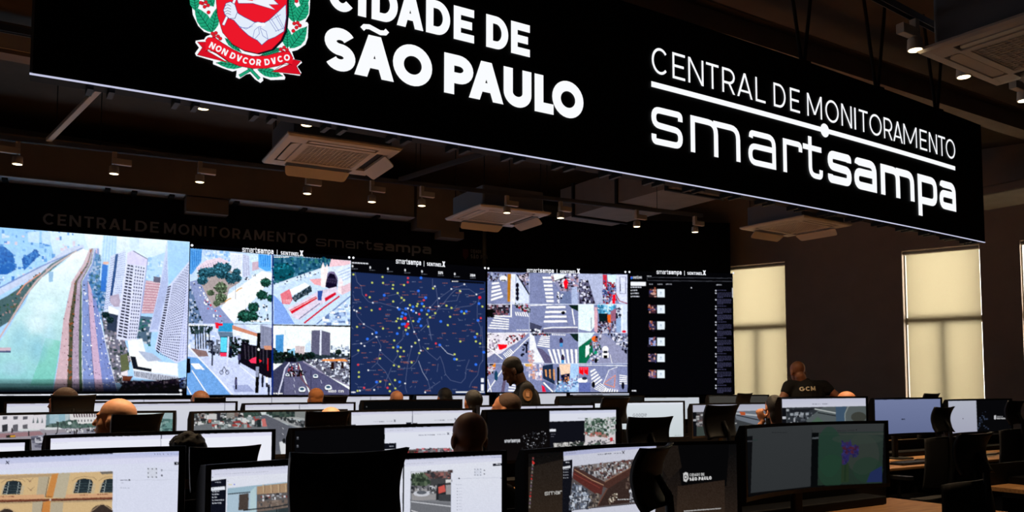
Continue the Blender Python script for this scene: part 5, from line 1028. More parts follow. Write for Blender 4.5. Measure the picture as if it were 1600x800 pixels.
# lighting tracks
M_RAIL = mat('white_rail_paint', (228, 230, 236), .5)
def track(label, a, b, z, cross=False):
    a, b = np.array(a, float), np.array(b, float); L = np.linalg.norm(b - a); ang = math.atan2(b[1] - a[1], b[0] - a[0])
    t = thing('lighting_track', label, 'track', (a[0], a[1], z), ang, 'lighting tracks')
    mb = MB()
    mb.box(0, -.019, -.004, L, .019, .004); mb.box(0, -.019, -.04, L, -.016, -.004)
    mb.box(0, .016, -.04, L, .019, -.004)
    if cross: mb = MB().rbox(0, -.025, -.03, L, .025, .004, .006, 'x')
    mb.build('channel', M_RAIL if cross else M_GALV, t)
    for k in range(int(L / 1.6) + 1): MB().tube([(.3 + k * 1.6, 0, .004), (.3 + k * 1.6, 0, CEIL - z - .003)], .004, 6).build('drop_rod', M_STEEL, t)
    return t
TR2 = lambda s: 8.745 - .118 * s
track('lighting track with nine spots in front of the video wall', (-2.6, TR2(-2.6)), (7.95, TR2(7.95)), 3.72)
track('lighting track hidden behind the big sign with lamps along its edge', (-1.6, 6.12), (8.8, 5.86), 3.74)
track('lighting track at the upper right near the closest air conditioner', (3.2, 2.705), (9.5, 3.2), 3.70)
track('bright cross rail slanting down to the left under the sign', (.45, 8.66), (.80, 6.10), 3.735, True)
track('dark cross rail slanting down to the middle under the sign', (3.80, 8.26), (4.2, 6.02), 3.735)

M_LENS = emit('lamp_lens', (255, 226, 176), 6.0)
def spot_lamp(label, s, p, zl, ztrack, grp, side=1, own_power=1.0):
    t = thing('track_spotlight', label, 'spotlight', (s, p, ztrack), 0, grp)
    zb = zl - ztrack
    MB().box(-.02, -.02, -.055, .02, .02, -.0).build('track_adapter', M_WHITE, t)
    MB().rbox(-.02 if side > 0 else -.15, -.025, -.115, .15 if side > 0 else .02, .025, -.056, .006, 'x').build('driver_box', M_WHITE, t)
    MB().tube([(0, 0, -.117), (0, 0, zb + .085)], .008, 8).build('arm', M_WHITE, t)
    hd = MB().lathe([(.018, .084), (.042, .07), (.046, .004), (.044, 0), (.038, .004)], 20, (0, 0, zb)).build('lamp_head', M_WHITE, t, True)
    MB().lathe([(.002, .001), (.0375, .001), (.0375, .0035), (.002, .0035)], 20, (0, 0, zb)).build('lens', M_LENS, hd)
    li = bpy.data.lights.new('spot', 'SPOT'); li.energy = LAMP_W * own_power; li.color = (1.0, .70, .42); li.spot_size = math.radians(105); li.spot_blend = .9; li.shadow_soft_size = .035
    lo = bpy.data.objects.new('spot_light', li); COL.objects.link(lo); lo.parent = t; lo.location = (0, 0, zb - .006)
    return t
names2 = ['first', 'second', 'third', 'fourth', 'fifth', 'sixth', 'seventh', 'eighth', 'ninth', 'tenth']
for i, (x, y) in enumerate(((27, 257), (178, 272), (312, 285), (480, 303), (581, 316), (659, 322), (792, 333), (876, 341), (995, 354.5), (1086, 363))):
    # the ray through the lamp meets the upright plane of its track
    d = ray(x, y); k = (8.745) / (d[1] + .118 * d[0]); q = EY + d * k
    spot_lamp('warm spotlight, %s from the left on the track before the video wall' % names2[i], q[0], q[1], q[2], 3.68, 'spotlights before the video wall', -1 if i == 0 else 1)
for i, (x, y) in enumerate(((130, 137), (317, 170), (479, 196), (610, 212), (730, 231), (987, 275.5))):
    d = ray(x, y); k = 6.08 / (d[1] + .025 * d[0]); q = EY + d * k
    spot_lamp('warm spotlight peeking below the sign edge, %s from the left' % names2[i], q[0], q[1], q[2], 3.70, 'spotlights behind the sign', 1)
for i, (x, y, lab) in enumerate(((1430, 79, 'warm spotlight beside the nearest air conditioner at the upper right'), (1506, 121, 'warm spotlight half hidden below the nearest air conditioner'), (1600, 158, 'warm spotlight cut off by the right edge of the photo'))):
    d = ray(x, y); k = (2.705 - 3.2 * .0786) / (d[1] - .0786 * d[0]); q = EY + d * k
    spot_lamp(lab, q[0], q[1], q[2], 3.66, 'spotlights at the upper right', -1, .35)
for s in (6.3, 7.35, 8.4): spot_lamp('warm spotlight hidden behind the right half of the sign', s, 6.08 - .025 * s, 3.43, 3.70, 'spotlights hidden by the sign', 1, 1.3)

def cassette(label, x, y, z, rz, size=.95, boxh=.28, opened=(0, 3)):
    t = thing('air_conditioner', label, 'air conditioner', (x, y, z), rz, 'ceiling cassette air conditioners')
    h = size / 2
    MB().rbox(-h * .86, -h * .86, .035, h * .86, h * .86, boxh, .03).build('casing', mat('grey_casing_paint', (120, 126, 138), .6), t)
    # panel: a frame round a sunken grille, four louvre slots
    mb = MB()
    def ring(a, za, b, zb):
        va = [(-a, -a, za), (a, -a, za), (a, a, za), (-a, a, za)]; vb = [(-b, -b, zb), (b, -b, zb), (b, b, zb), (-b, b, zb)]
        mb.add(va + vb, [(i, (i + 1) % 4, 4 + (i + 1) % 4, 4 + i) for i in range(4)])
    ring(h, .034, h, .02); ring(h, .02, h * .97, 0.004); ring(h * .97, .004, h * .86, 0); ring(h * .86, 0, h * .84, .03); ring(h * .68, .03, h * .66, 0); ring(h * .66, 0, h * .56, 0); ring(h * .56, 0, h * .55, .012)
    mb.add([(-h * .55, -h * .55, .012), (h * .55, -h * .55, .012), (h * .55, h * .55, .012), (-h * .55, h * .55, .012)], [(0, 1, 2, 3)])
    mb.add([(-h, -h, .034), (h, -h, .034), (h, h, .034), (-h, h, .034)], [(0, 1, 2, 3)])
    for sx in (-1, 1):                                    # solid corners between the slots
        for sy in (-1, 1): mb.box(min(sx * h * .62, sx * h * .86), min(sy * h * .62, sy * h * .86), .0005, max(sx * h * .62, sx * h * .86), max(sy * h * .62, sy * h * .86), .03)
    fp = mb.build('face_panel', M_WHITE, t)
    g = MB()
    for k in range(15):
        v = -h * .54 + k * h * 1.08 / 14; g.box(v - .004, -h * .55, .004, v + .004, h * .55, .010); g.box(-h * .55, v - .004, .005, h * .55, v + .004, .009)
    g.build('intake_grille', M_WHITE, fp)
    d = MB()
    for k in range(4):
        M = Matrix.Rotation(k * PI / 2, 4, 'Z'); d.box(-h * .6, h * .69, .022, h * .6, h * .83, .029, M)
    d.build('outlet_slots', M_DARKDUCT, fp)
    for k in range(4):
        op = k in opened                                   # two flaps stand open
        M = Matrix.Rotation(k * PI / 2, 4, 'Z') @ Matrix.Translation((0, h * (.80 if op else .83), .002 if op else .004)) @ Matrix.Rotation(math.radians(-38 if op else -6), 4, 'X')
        mb = MB(); pts = rounded([(-h * .62, h * .02), (h * .62, h * .02), (h * .56, h * .26), (-h * .56, h * .26)] if op else [(-h * .6, -h * .15), (h * .6, -h * .15), (h * .56, .0), (-h * .56, 0)], .03, True, 3)
        mb.prism(pts, lambda a, b, dd: tuple(M @ Vector((a, b, dd))), -.006, .002); mb.build('louvre', M_WHITE, t)
    for sx in (-1, 1):
        for sy in (-1, 1): MB().tube([(sx * h * .8, sy * h * .8, .2), (sx * h * .8, sy * h * .8, CEIL - z)], .006, 6).build('hanging_rod', M_STEEL, t)
    return t
cassette('cream ceiling cassette air conditioner with open flaps under the left half of the sign', 2.50, 6.87, 3.44, math.radians(-4), .97)
cassette('big cassette air conditioner cut off by the upper right edge', 5.20, 2.36, 3.45, math.radians(2), .97, .42, (3,))
cassette('small far cassette air conditioner left of the picture centre', 5.36, 8.75, 3.55, math.radians(-3), .98)
cassette('cassette air conditioner near the right end of the sign, before the window wall', 8.62, 6.86, 3.45, math.radians(2), .97)

# ================================================================ desks
DESKZ = .74
M_LEG = mat('desk_leg_paint', (24, 24, 25), .5, .2)
def bench(label, p, s0, s1, y=0):
    """a row's continuous worktop; p is where its monitors stand"""
    t = thing('workbench', label, 'desk', (s0, p, 0), 0, 'rows of workbenches')
    L = s1 - s0
    MB().rbox(0, -.52, DESKZ - .028, L, .30, DESKZ, .01, 'x').build('worktop', M_WOOD, t)
    MB().box(.02, .27, .12, L - .02, .29, DESKZ - .03).build('modesty_panel', M_BLACK, t)
    MB().box(.02, .305, DESKZ - .1, L - .02, .325, DESKZ + .15).build('privacy_screen', M_LEDBLK, t)
    MB().rbox(.3, .12, DESKZ + .001, L - .3, .29, DESKZ + .05, .01, 'x').build('cable_tray', M_LEDBLK, t)
    n = max(2, int(L / 1.5) + 1)
    for k in range(n):
        x = .06 + k * (L - .12) / (n - 1); mb = MB(); mb.box(x - .025, -.48, .0, x + .025, .29, .03); mb.box(x - .025, -.42, .03, x + .025, -.37, DESKZ - .03); mb.box(x - .025, .2, .03, x + .025, .25, DESKZ - .03); mb.box(x - .025, -.42, DESKZ - .07, x + .025, .25, DESKZ - .03)
        mb.build('leg_frame', M_LEG, t)
    return t
ROWS = dict(A=2.95, C=4.9, D=6.6, E=8.35, F=10.35)
_e = atp(1398, 700, 3.2)[0]; _f = atp(1548, 700, 3.2)[0]
bench('wooden workbench of the row of screens nearest the camera', 2.95, -2.6, _e)
bench('short dark workbench whose corner shows at the lower right edge', 2.95, _f, _f + 2.4)
bench('wooden workbench of the second row of screens', 4.9, -2.8, 10.6)
bench('wooden workbench of the third row of screens', 6.6, -3.0, 11.6)
bench('wooden workbench of the fourth row of screens', 8.35, -3.0, 11.2)
bench('wooden workbench of the last row, closest to the video wall', 10.35, -3.0, 10.6)

# ================================================================ monitors
SAG_R = 1.8
def shade(c, k): return tuple(min(255, v * k) for v in c)
BODY = {}
def monitor(label, p, xl, xr, xt, yt, draw, yaw=0.0, ss=3, h=.372, res=1.0, group=None, chin=None, dz=0):
    """an ultrawide curved display whose edges fall on photo columns xl, xr; its top passes (xt, yt)"""
    sag = .095
    sl, sr = atp(xl, 604, p - sag)[0], atp(xr, 604, p - sag)[0]
    W = sr - sl; sc = (sl + sr) / 2
    ztop = atp(xt, yt, p - (.02 if abs(xt - (xl + xr) / 2) < 20 else .06))[2] + dz
    t = thing('curved_monitor', label, 'monitor', (sc, p, DESKZ), yaw, group or 'curved wide monitors')
    zt = ztop - DESKZ; zb = zt - h
    half = math.asin(W / 2 / SAG_R)
    fn = lambda u, d: (SAG_R * math.sin((u - .5) * 2 * half) * (1 + d / SAG_R), -(SAG_R * (1 - math.cos((u - .5) * 2 * half))) + d)
    n = 20
    # housing: swept section, front lip, back shell
    sec = [(-.004, zb), (-.004, zt), (.022, zt - .002), (.045, zt - .06), (.045, zb + .07), (.022, zb + .002)]
    vs = []
    for i in range(n + 1):
        for d, z in sec: x, y = fn(i / n, d); vs.append((x, y, z))
    m = len(sec); fs = [tuple(range(m)), tuple(range(n * m, n * m + m))[::-1]]
    fs += [(i * m + k, i * m + (k + 1) % m, (i + 1) * m + (k + 1) % m, (i + 1) * m + k) for i in range(n) for k in range(m)]
    MB().add(vs, fs).build('housing', M_BEZEL, t)
    # bezel: four raised strips
    bw, bt, bb = .021 / W, .017, .021
    mb = MB()
    def strip(u0, u1, z0, z1, k):
        v = []
        for i in range(k + 1):
            for d, z in ((-.0045, z0), (-.0045, z1), (-.008, z1), (-.008, z0)): x, y = fn(u0 + (u1 - u0) * i / k, d); v.append((x, y, z))
        f = [(0, 1, 2, 3), (4 * k + 3, 4 * k + 2, 4 * k + 1, 4 * k)] + [(4 * i + q, 4 * i + (q + 1) % 4, 4 * i + 4 + (q + 1) % 4, 4 * i + 4 + q) for i in range(k) for q in range(4)]
        mb.add(v, f)
    strip(0, 1, zt - bt, zt, n); strip(0, bw, zb + bb, zt - bt, 2); strip(1 - bw, 1, zb + bb, zt - bt, 2)
    mb.build('bezel', M_BEZEL, t)
    mb = MB(); strip(0, 1, zb, zb + bb, n); mb.build('lower_bezel', chin or M_BEZEL, t)
    # stand
    MB().rbox(-.035, .05, .012, .035, .085, zb + h * .62, .012).build('stand_column', M_BLACK, t)
    MB().rbox(-.13, -.06, 0, .13, .16, .012, .03).build('stand_base', M_BLACK, t)
    MB().rbox(-.06, .04, zb + h * .4, .06, .055, zb + h * .65, .01, 'y').build('mount_plate', M_BLACK, t)
    # picture
    nu = int(max(40, min(420, (xr - xl) * res))); nv = int(max(16, nu * .31 * max(.8, 250 / max(120, xr - xl)) if xr - xl < 250 else nu * .34))
    U, V = np.meshgrid(np.linspace(bw, 1 - bw, nu + 1), np.linspace(zt - bt, zb + bb, nv + 1))
    a = (U - .5) * 2 * half
    Lx, Ly = SAG_R * np.sin(a) * (1 - .006 / SAG_R), -(SAG_R * (1 - np.cos(a))) - .006
    P = np.stack([Lx, Ly, V], -1)
    c, s_ = math.cos(yaw), math.sin(yaw)
    Wd = np.stack([sc + Lx * c - Ly * s_, p + Lx * s_ + Ly * c, V + DESKZ], -1)
    d = Wd - EY; w = d @ FW; px, py = CX + FPX * (d @ RT) / w, CY - FPX * (d @ UP) / w
    # uv canvas in photo columns: corners of the lit area
    Q = [(px[0, 0], py[0, 0]), (px[0, -1], py[0, -1]), (px[-1, -1], py[-1, -1]), (px[-1, 0], py[-1, 0])]
    pic = Pic(px.min() - 2, py.min() - 2, px.max() + 2, py.max() + 2, ss, (4, 4, 6))
    draw(pic, Q, lambda u, v: tuple((np.array(Q[0]) * (1 - u) + np.array(Q[1]) * u) * (1 - v) + (np.array(Q[3]) * (1 - u) + np.array(Q[2]) * u) * v))
    link_mesh('screen', pic_mesh('screen', P, nu, nv, pic.sample(px, py)), None, t)
    return t

# --- pictures on the monitors; u,v run over the lit area, f(u,v) gives the spot
def UV(p, f, u0, v0, u1, v1, c, c2=None, al=1.0, ax='y'): p.poly([f(u0, v0), f((u0 + u1) / 2, v0), f(u1, v0), f(u1, v1), f((u0 + u1) / 2, v1), f(u0, v1)], c, c2, ax, al)
def sub(f, u0, v0, u1, v1): return lambda u, v: f(u0 + (u1 - u0) * u, v0 + (v1 - v0) * v)
def UL(p, f, pts, w, c): p.line([f(a, b) for a, b in pts], w, c)
def udash(p, f, u0, u1, v, h, c):
    a, b = f(u0, v), f(u1, v); p.dash(a[0], b[0], a[1], h, c, slope=(b[1] - a[1]) / max(1e-6, b[0] - a[0]))
def utext(p, f, s, u, v, h, c, t=.16, wx=1.0):
    a, b = f(u, v), f(u + .1, v); p.text(s, a[0], a[1], h, c, t, .2, wx, (b[1] - a[1]) / (b[0] - a[0]))
PAPER, LAV = (226, 229, 240), (196, 200, 226)
def app(p, f, k=1.0, title=True, bar=.075, th=1.0):
    """a browser window with the pale logo line"""
    P_, L_ = shade(PAPER, k), shade(LAV, k)
    UV(p, f, 0, 0, 1, 1, P_, shade((216, 220, 238), k)); UV(p, f, 0, 0, 1, .035, L_, shade((214, 216, 234), k)); UV(p, f, 0, .035, 1, bar, shade((216, 218, 236), k))
    udash(p, f, .02, .3, .045, .8 * th, shade((176, 180, 196), k))
    if title:
        udash(p, f, .36, .50, .145, 1.2 * th, shade((150, 152, 168), k)); udash(p, f, .50, .535, .145, 1.3 * th, shade((84, 86, 98), k)); udash(p, f, .56, .65, .145, 1.0 * th, shade((166, 168, 184), k))
        a = f(.665, .12); b = f(.685, .16); p.line([a, b], 1.1 * th, shade((70, 72, 90), k)); p.line([f(.685, .12), f(.665, .16)], 1.1 * th, shade((70, 72, 90), k))
def side(p, f, w=.13, v0=.2, k=1.0, active=True):
    UV(p, f, 0, v0, w, 1, shade((14, 16, 26), k))
    udash(p, f, w * .4, w * .75, v0 + .05, 1, shade((180, 184, 200), k))
    if active: UV(p, f, 0.01 * w, v0 + .11, w * .94, v0 + .16, shade((226, 230, 240), k))
    for q in range(5):
        a = f(w * .12, v0 + .215 + q * .07); p.ell(a[0], a[1], .7, .7, shade((206, 210, 224), k)); udash(p, f, w * .24, w * (.45 + .1 * (q % 3)), v0 + .205 + q * .07, 1, shade((196, 200, 214), k))
def joy(p, f, u, v, s, k=1.0):
    c = shade((60, 62, 74), k)
    a = f(u, v); p.rect(a[0] - s, a[1] - s, a[0] + s, a[1] + s, shade((206, 210, 224), k))
    for i in (-1, 0, 1):
        for j in (-1, 0, 1):
            if i or j: p.ell(a[0] + i * s * .8, a[1] + j * s * .8, s * .13, s * .13, c)
    for j in (-.5, .5): p.ell(a[0] + s * 1.85, a[1] + j * s, s * .18, s * .18, c)

def draw_station(p, Q, f):
    """nearest left monitor: camera page with an ochre building front (drawn in photo points)"""
    K = lambda L: T3((0, 600), 4.0, L); H = lambda L: T3((0, 690), 7.275, L)
    UV(p, f, 0, 0, 1, 1, (214, 219, 236), (206, 211, 230)); UV(p, f, 0, 0, 1, .05, (176, 186, 224), (206, 206, 228))
    UV(p, f, 0, .05, 1, .1, (212, 214, 236))
    p.text('SENTINEL', -42, 726.5, 3.6, (130, 134, 150), .14, .18, .9, -.02); p.line(H([(68, 220), (100, 255)]), 1.7, (40, 44, 66)); p.line(H([(108, 220), (62, 256)]), 1.1, (40, 44, 66))
    OC, ST = (206, 176, 130), (176, 164, 140)
    p.poly(H([(-400, 400), (0, 375), (665, 358), (1284, 335), (1264, 1200), (-400, 1200)]), OC)
    p.poly(H([(-400, 410), (640, 362), (580, 395), (440, 405), (-400, 450)]), (176, 150, 116)); p.poly(H([(440, 400), (560, 395), (520, 630), (410, 635)]), ST); p.poly(H([(665, 358), (800, 355), (740, 640), (600, 640)]), (182, 172, 148)); p.poly(H([(590, 375), (665, 360), (600, 640), (515, 640)]), (196, 132, 70)); p.line(H([(560, 400), (535, 520), (515, 625), (590, 625)]), .9, (70, 56, 44))
    for a in ((40, 440, 250, 600), (850, 418, 1058, 585), (1150, 420, 1340, 580)):
        x0, y0, x1, y1 = a; sk = 26
        W = [(x0 + sk * .6, y0 + 50), (x0 + sk + 10, y0 + 14), ((x0 + x1) / 2, y0), (x1 - 20, y0 + 12), (x1, y0 + 45), (x1 - sk, y1), (x0 - sk * .6, y1)]
        p.line(H([(x0 - 30, y0 + 30), (x0 + 20, y0 - 6), ((x0 + x1) / 2, y0 - 22), (x1 + 10, y0 - 10), (x1 + 40, y0 + 20)]), 1.1, (166, 140, 104)); p.poly(H([(x0 - 30, y1 + 4), (x0 - 12, y0 + 60), (x1 + 30, y0 + 60), (x1 + 12, y1)]), (190, 172, 140)); p.poly(H(W), (34, 44, 50))
        for t in (.24, .78): xx = x0 + (x1 - x0) * t; p.line(H([(xx + 10, y0 + 20), (xx - 14, y1)]), .9, (170, 180, 176))
        for j in range(4): yy = y0 + 60 + j * 28; p.line(H([(x0 + 40, yy), (x1 - 40, yy - 2)]), .8, (60, 76, 80))
        for j in range(4): yy = y0 + 55 + j * 32; p.line(H([(x0 + 4, yy), (x0 + 36, yy)]), .7, (150, 160, 160)); p.line(H([(x1 - 44, yy), (x1 - 10, yy)]), .7, (150, 160, 160))
    p.poly(H([(-400, 625), (500, 600), (510, 650), (-400, 680)]), (206, 160, 120)); p.poly(H([(750, 600), (1280, 590), (1280, 636), (740, 642)]), (206, 160, 122))
    p.poly(H([(-400, 672), (1280, 632), (1280, 655), (-400, 700)]), (112, 62, 44)); p.poly(H([(-400, 700), (1280, 655), (1278, 680), (-400, 720)]), (176, 150, 116)); p.line(H([(-400, 700), (1280, 657)]), .8, (70, 52, 44)); p.ell(*H([(572, 663)])[0], 1.5, 1.5, (216, 200, 190))
    p.text('BERIT', 124.6, 774.6, 2.2, (120, 60, 44), .2, .25, 1.5, -.03); p.text('MAXIMI', 152, 773.6, 2.2, (120, 60, 44), .2, .25, 1.5, -.03); p.text('RIO DE TOMM', -8, 777.6, 2.2, (120, 60, 44), .2, .25, 1.5, -.03)
    p.poly(H([(370, 690), (480, 680), (460, 1200), (340, 1200)]), ST); p.poly(H([(485, 690), (575, 670), (540, 1200), (440, 1200)]), (196, 128, 66)); p.poly(H([(580, 690), (720, 690), (680, 1200), (540, 1200)]), ST); p.line(H([(490, 690), (470, 800)]), .8, (90, 70, 56))
    for c, r in ((70, 90), (1160, 130)): p.ell(c / 7.275, 690 + 830 / 7.275, r / 7.275 * 1.05, 68 / 7.275 * (1.7 if r > 100 else 1), (56, 46, 42)); p.poly(H([(c - r, 820), (c + r, 815), (c + r - 30, 1200), (c - r - 30, 1200)]), (48, 42, 40)); p.line(H([(c - r - 40, 830), (c, 745 if r < 100 else 700), (c + r + 20, 800)]), 1.0, (176, 150, 120))
    for x, y in ((340, 430), (350, 530)): p.line(H([(x - 40, y - 10), (x, y + 20), (x + 40, y - 16)]), .8, (150, 126, 96)); p.ell(x / 7.275, 690 + (y + 20) / 7.275, 2, 1.6, (160, 130, 100))
    p.poly(H([(1130, 345), (1290, 335), (1290, 365), (1160, 372)]), (110, 104, 96)); 
    p.rect(176.3, 690, 320, 960, (213, 217, 235)); UV(p, f, .7, 0, 1, .05, (176, 186, 224), (206, 206, 228)); UV(p, f, .7, .05, 1, .1, (212, 214, 236))
    for x in (242, 246.5, 250, 255.5, 262.5): p.ell(x, 709.6, .8, .9, (110, 112, 140))
    p.dash(266, 291, 708.8, 1, (150, 160, 200)); p.ell(294.5, 715.5, 1.4, 1.6, (90, 92, 110)); p.poly(K([(1089, 488), (1170, 486), (1170, 503), (1089, 506)]), (14, 16, 30)); p.ell(276.5, 724, .9, .9, (236, 238, 246)); p.dash(279, 290, 723.4, 1.2, (206, 208, 220))
    joy(p, lambda u, v: (238, 739), 0, 0, 8); p.rect(251, 735, 278, 735.6, (190, 196, 214))
    p.line(K([(750, 601), (1175, 598)]), .6, (196, 200, 216)); p.line(K([(750, 602), (806, 601)]), .9, (90, 92, 110)); p.ell(202.2, 750, 1.4, 1.3, (20, 22, 34)); p.dash(288, 293, 751, .8, (110, 114, 130)); p.dash(189, 193, 754, .7, (170, 174, 190)); p.dash(188, 203, 762, .8, (170, 174, 190))
    p.rect(181.8, 742, 182.3, 900, (196, 202, 222))
    p.grain(3)
def draw_second(p, Q, f):
    K = lambda L: T3((200, 600), 4.0, L); N = lambda L: T3((500, 600), 4.0, L)
    app(p, sub(f, 0, 0, .66, 1), .97, False); app(p, sub(f, .665, 0, 1, 1), .97, False)
    p.poly(K([(515, 605), (615, 592), (608, 900), (508, 900)]), (14, 16, 28)); p.dash(336, 345, 753, 1.2, (150, 154, 168)); p.poly(K([(520, 648), (607, 640), (606, 660), (519, 667)]), (226, 230, 240)); p.ell(333, 763.3, .8, .8, (60, 60, 70))
    for k, n in enumerate((8, 7, 4, 15, 11)): y = 768 + k * 4.6; p.ell(332.6, y, .9, .9, (206, 210, 222)); p.dash(335, 335 + n, y - .8, 1.3, (190, 194, 206), slope=-.04)
    p.ell(331.8, 746, .9, 1, (90, 94, 110)); p.rect(357, 756.8, 363, 758, (206, 196, 90)); p.ell(366, 757, 1.2, .9, (60, 66, 200)); p.ell(356, 752, .5, .6, (60, 60, 80))
    p.poly(K([(622, 652), (1060, 605), (1100, 605), (1100, 900), (615, 900)]), (150, 178, 194))
    p.poly(K([(625, 690), (800, 665), (795, 900), (618, 900)]), (168, 190, 206)); p.line(K([(625, 688), (780, 674)]), 1.6, (30, 34, 40)); p.poly(K([(695, 690), (755, 682), (752, 785), (690, 790)]), (70, 60, 56)); p.poly(K([(765, 670), (800, 640), (800, 900), (760, 900)]), (176, 200, 206))
    p.poly(K([(805, 640), (1060, 610), (1120, 605), (1120, 680), (805, 690)]), (162, 134, 106)); 
    for x in (845, 893, 940, 985, 1030): p.line(K([(x, 628), (x + 2, 680)]), 1.4, (190, 166, 134)); p.line(K([(x + 9, 628), (x + 10, 680)]), .8, (110, 90, 74))
    p.poly(K([(805, 690), (1120, 668), (1120, 730), (805, 760)]), (92, 88, 88)); p.scatter(K([(830, 700), (1050, 675), (1050, 700), (830, 730)]), 40, [(206, 208, 214), (40, 40, 46), (120, 60, 56), (150, 150, 156)], .8, 2); p.poly(K([(805, 735), (1120, 715), (1120, 780), (805, 800)]), (110, 96, 88)); p.scatter(K([(805, 740), (1050, 720), (1050, 760), (805, 790)]), 40, [(84, 74, 70), (130, 116, 106), (70, 70, 72)], .8, 2)
    p.line(K([(720, 790), (900, 770), (1100, 740)]), 2, (36, 40, 44)); p.poly(K([(800, 800), (1100, 760), (1100, 900), (790, 900)]), (60, 72, 76)); p.line(K([(930, 775), (925, 860)]), 1.2, (20, 24, 28)); p.poly(K([(940, 780), (1040, 765), (1040, 900), (940, 900)]), (44, 54, 58))
    # right window
    p.poly(N([(568, 548), (818, 540), (818, 920), (560, 920)]), (120, 122, 128)); p.poly(N([(570, 550), (818, 543), (818, 575), (570, 590)]), (216, 218, 226)); q = N([(570, 565), (700, 555), (690, 640), (575, 640)]); p.poly(q, (64, 78, 62)); p.scatter(q, 40, [(46, 60, 48), (90, 104, 84), (40, 50, 40)], 1, 3)
    p.poly(N([(650, 560), (700, 548), (818, 545), (818, 600), (700, 600)]), (112, 80, 78)); p.scatter(N([(660, 550), (818, 546), (818, 620), (690, 620)]), 50, [(70, 54, 54), (146, 96, 92), (96, 90, 90), (50, 50, 54)], 1, 3); p.poly(N([(690, 590), (818, 590), (818, 640), (690, 640)]), (66, 66, 68)); p.poly(N([(785, 598), (818, 596), (818, 615), (785, 618)]), (206, 206, 206))
    p.poly(N([(575, 640), (818, 630), (818, 720), (575, 730)]), (146, 144, 146)); p.scatter(N([(575, 640), (720, 635), (720, 680), (575, 690)]), 50, [(70, 70, 74), (196, 198, 204), (110, 110, 116), (40, 42, 46)], .9, 2.6); p.ell(*N([(635, 685)])[0], 13, 4.5, (196, 198, 206)); p.ell(*N([(635, 678)])[0], 8, 3, (90, 94, 102)); p.poly(N([(725, 660), (735, 625), (785, 620), (788, 690), (810, 720), (725, 726)]), (36, 38, 42)); p.poly(N([(740, 645), (778, 630), (785, 672), (742, 685)]), (196, 84, 76)); p.poly(N([(745, 690), (818, 690), (818, 735), (740, 730)]), (60, 62, 66))
    p.poly(N([(570, 725), (818, 745), (818, 920), (560, 920)]), (108, 110, 116)); p.line(N([(570, 735), (818, 765)]), 1.6, (190, 192, 198)); p.line(N([(570, 790), (700, 830)]), 1.4, (206, 206, 210))
    joy(p, lambda u, v: (746.5, 737.8), 0, 0, 5.6); p.poly(N([(1080, 498), (1139, 494), (1139, 510), (1080, 513)]), (14, 16, 30)); p.dash(775, 782, 725, 1, (206, 208, 220)); p.line(N([(850, 592), (1140, 585)]), .6, (190, 194, 210)); p.ell(*N([(870, 590)])[0], 1.2, 1.2, (30, 32, 44)); p.dash(782, 785, 747, .8, (120, 124, 140)); p.dash(712, 722, 757, .7, (160, 164, 180)); p.rect(704.5, 740, 705.2, 900, (190, 196, 214)); p.ell(786, 719, 1, 1.2, (80, 80, 100)); p.dash(768, 786, 714, .8, (150, 156, 186))
    for k in range(8): p.ell(714.5, 763 + k * 4.8, .6, .6, (90, 94, 110)); p.dash(716.5, 722, 762.4 + k * 4.8, .7, (176, 180, 196))
    p.grain(3)
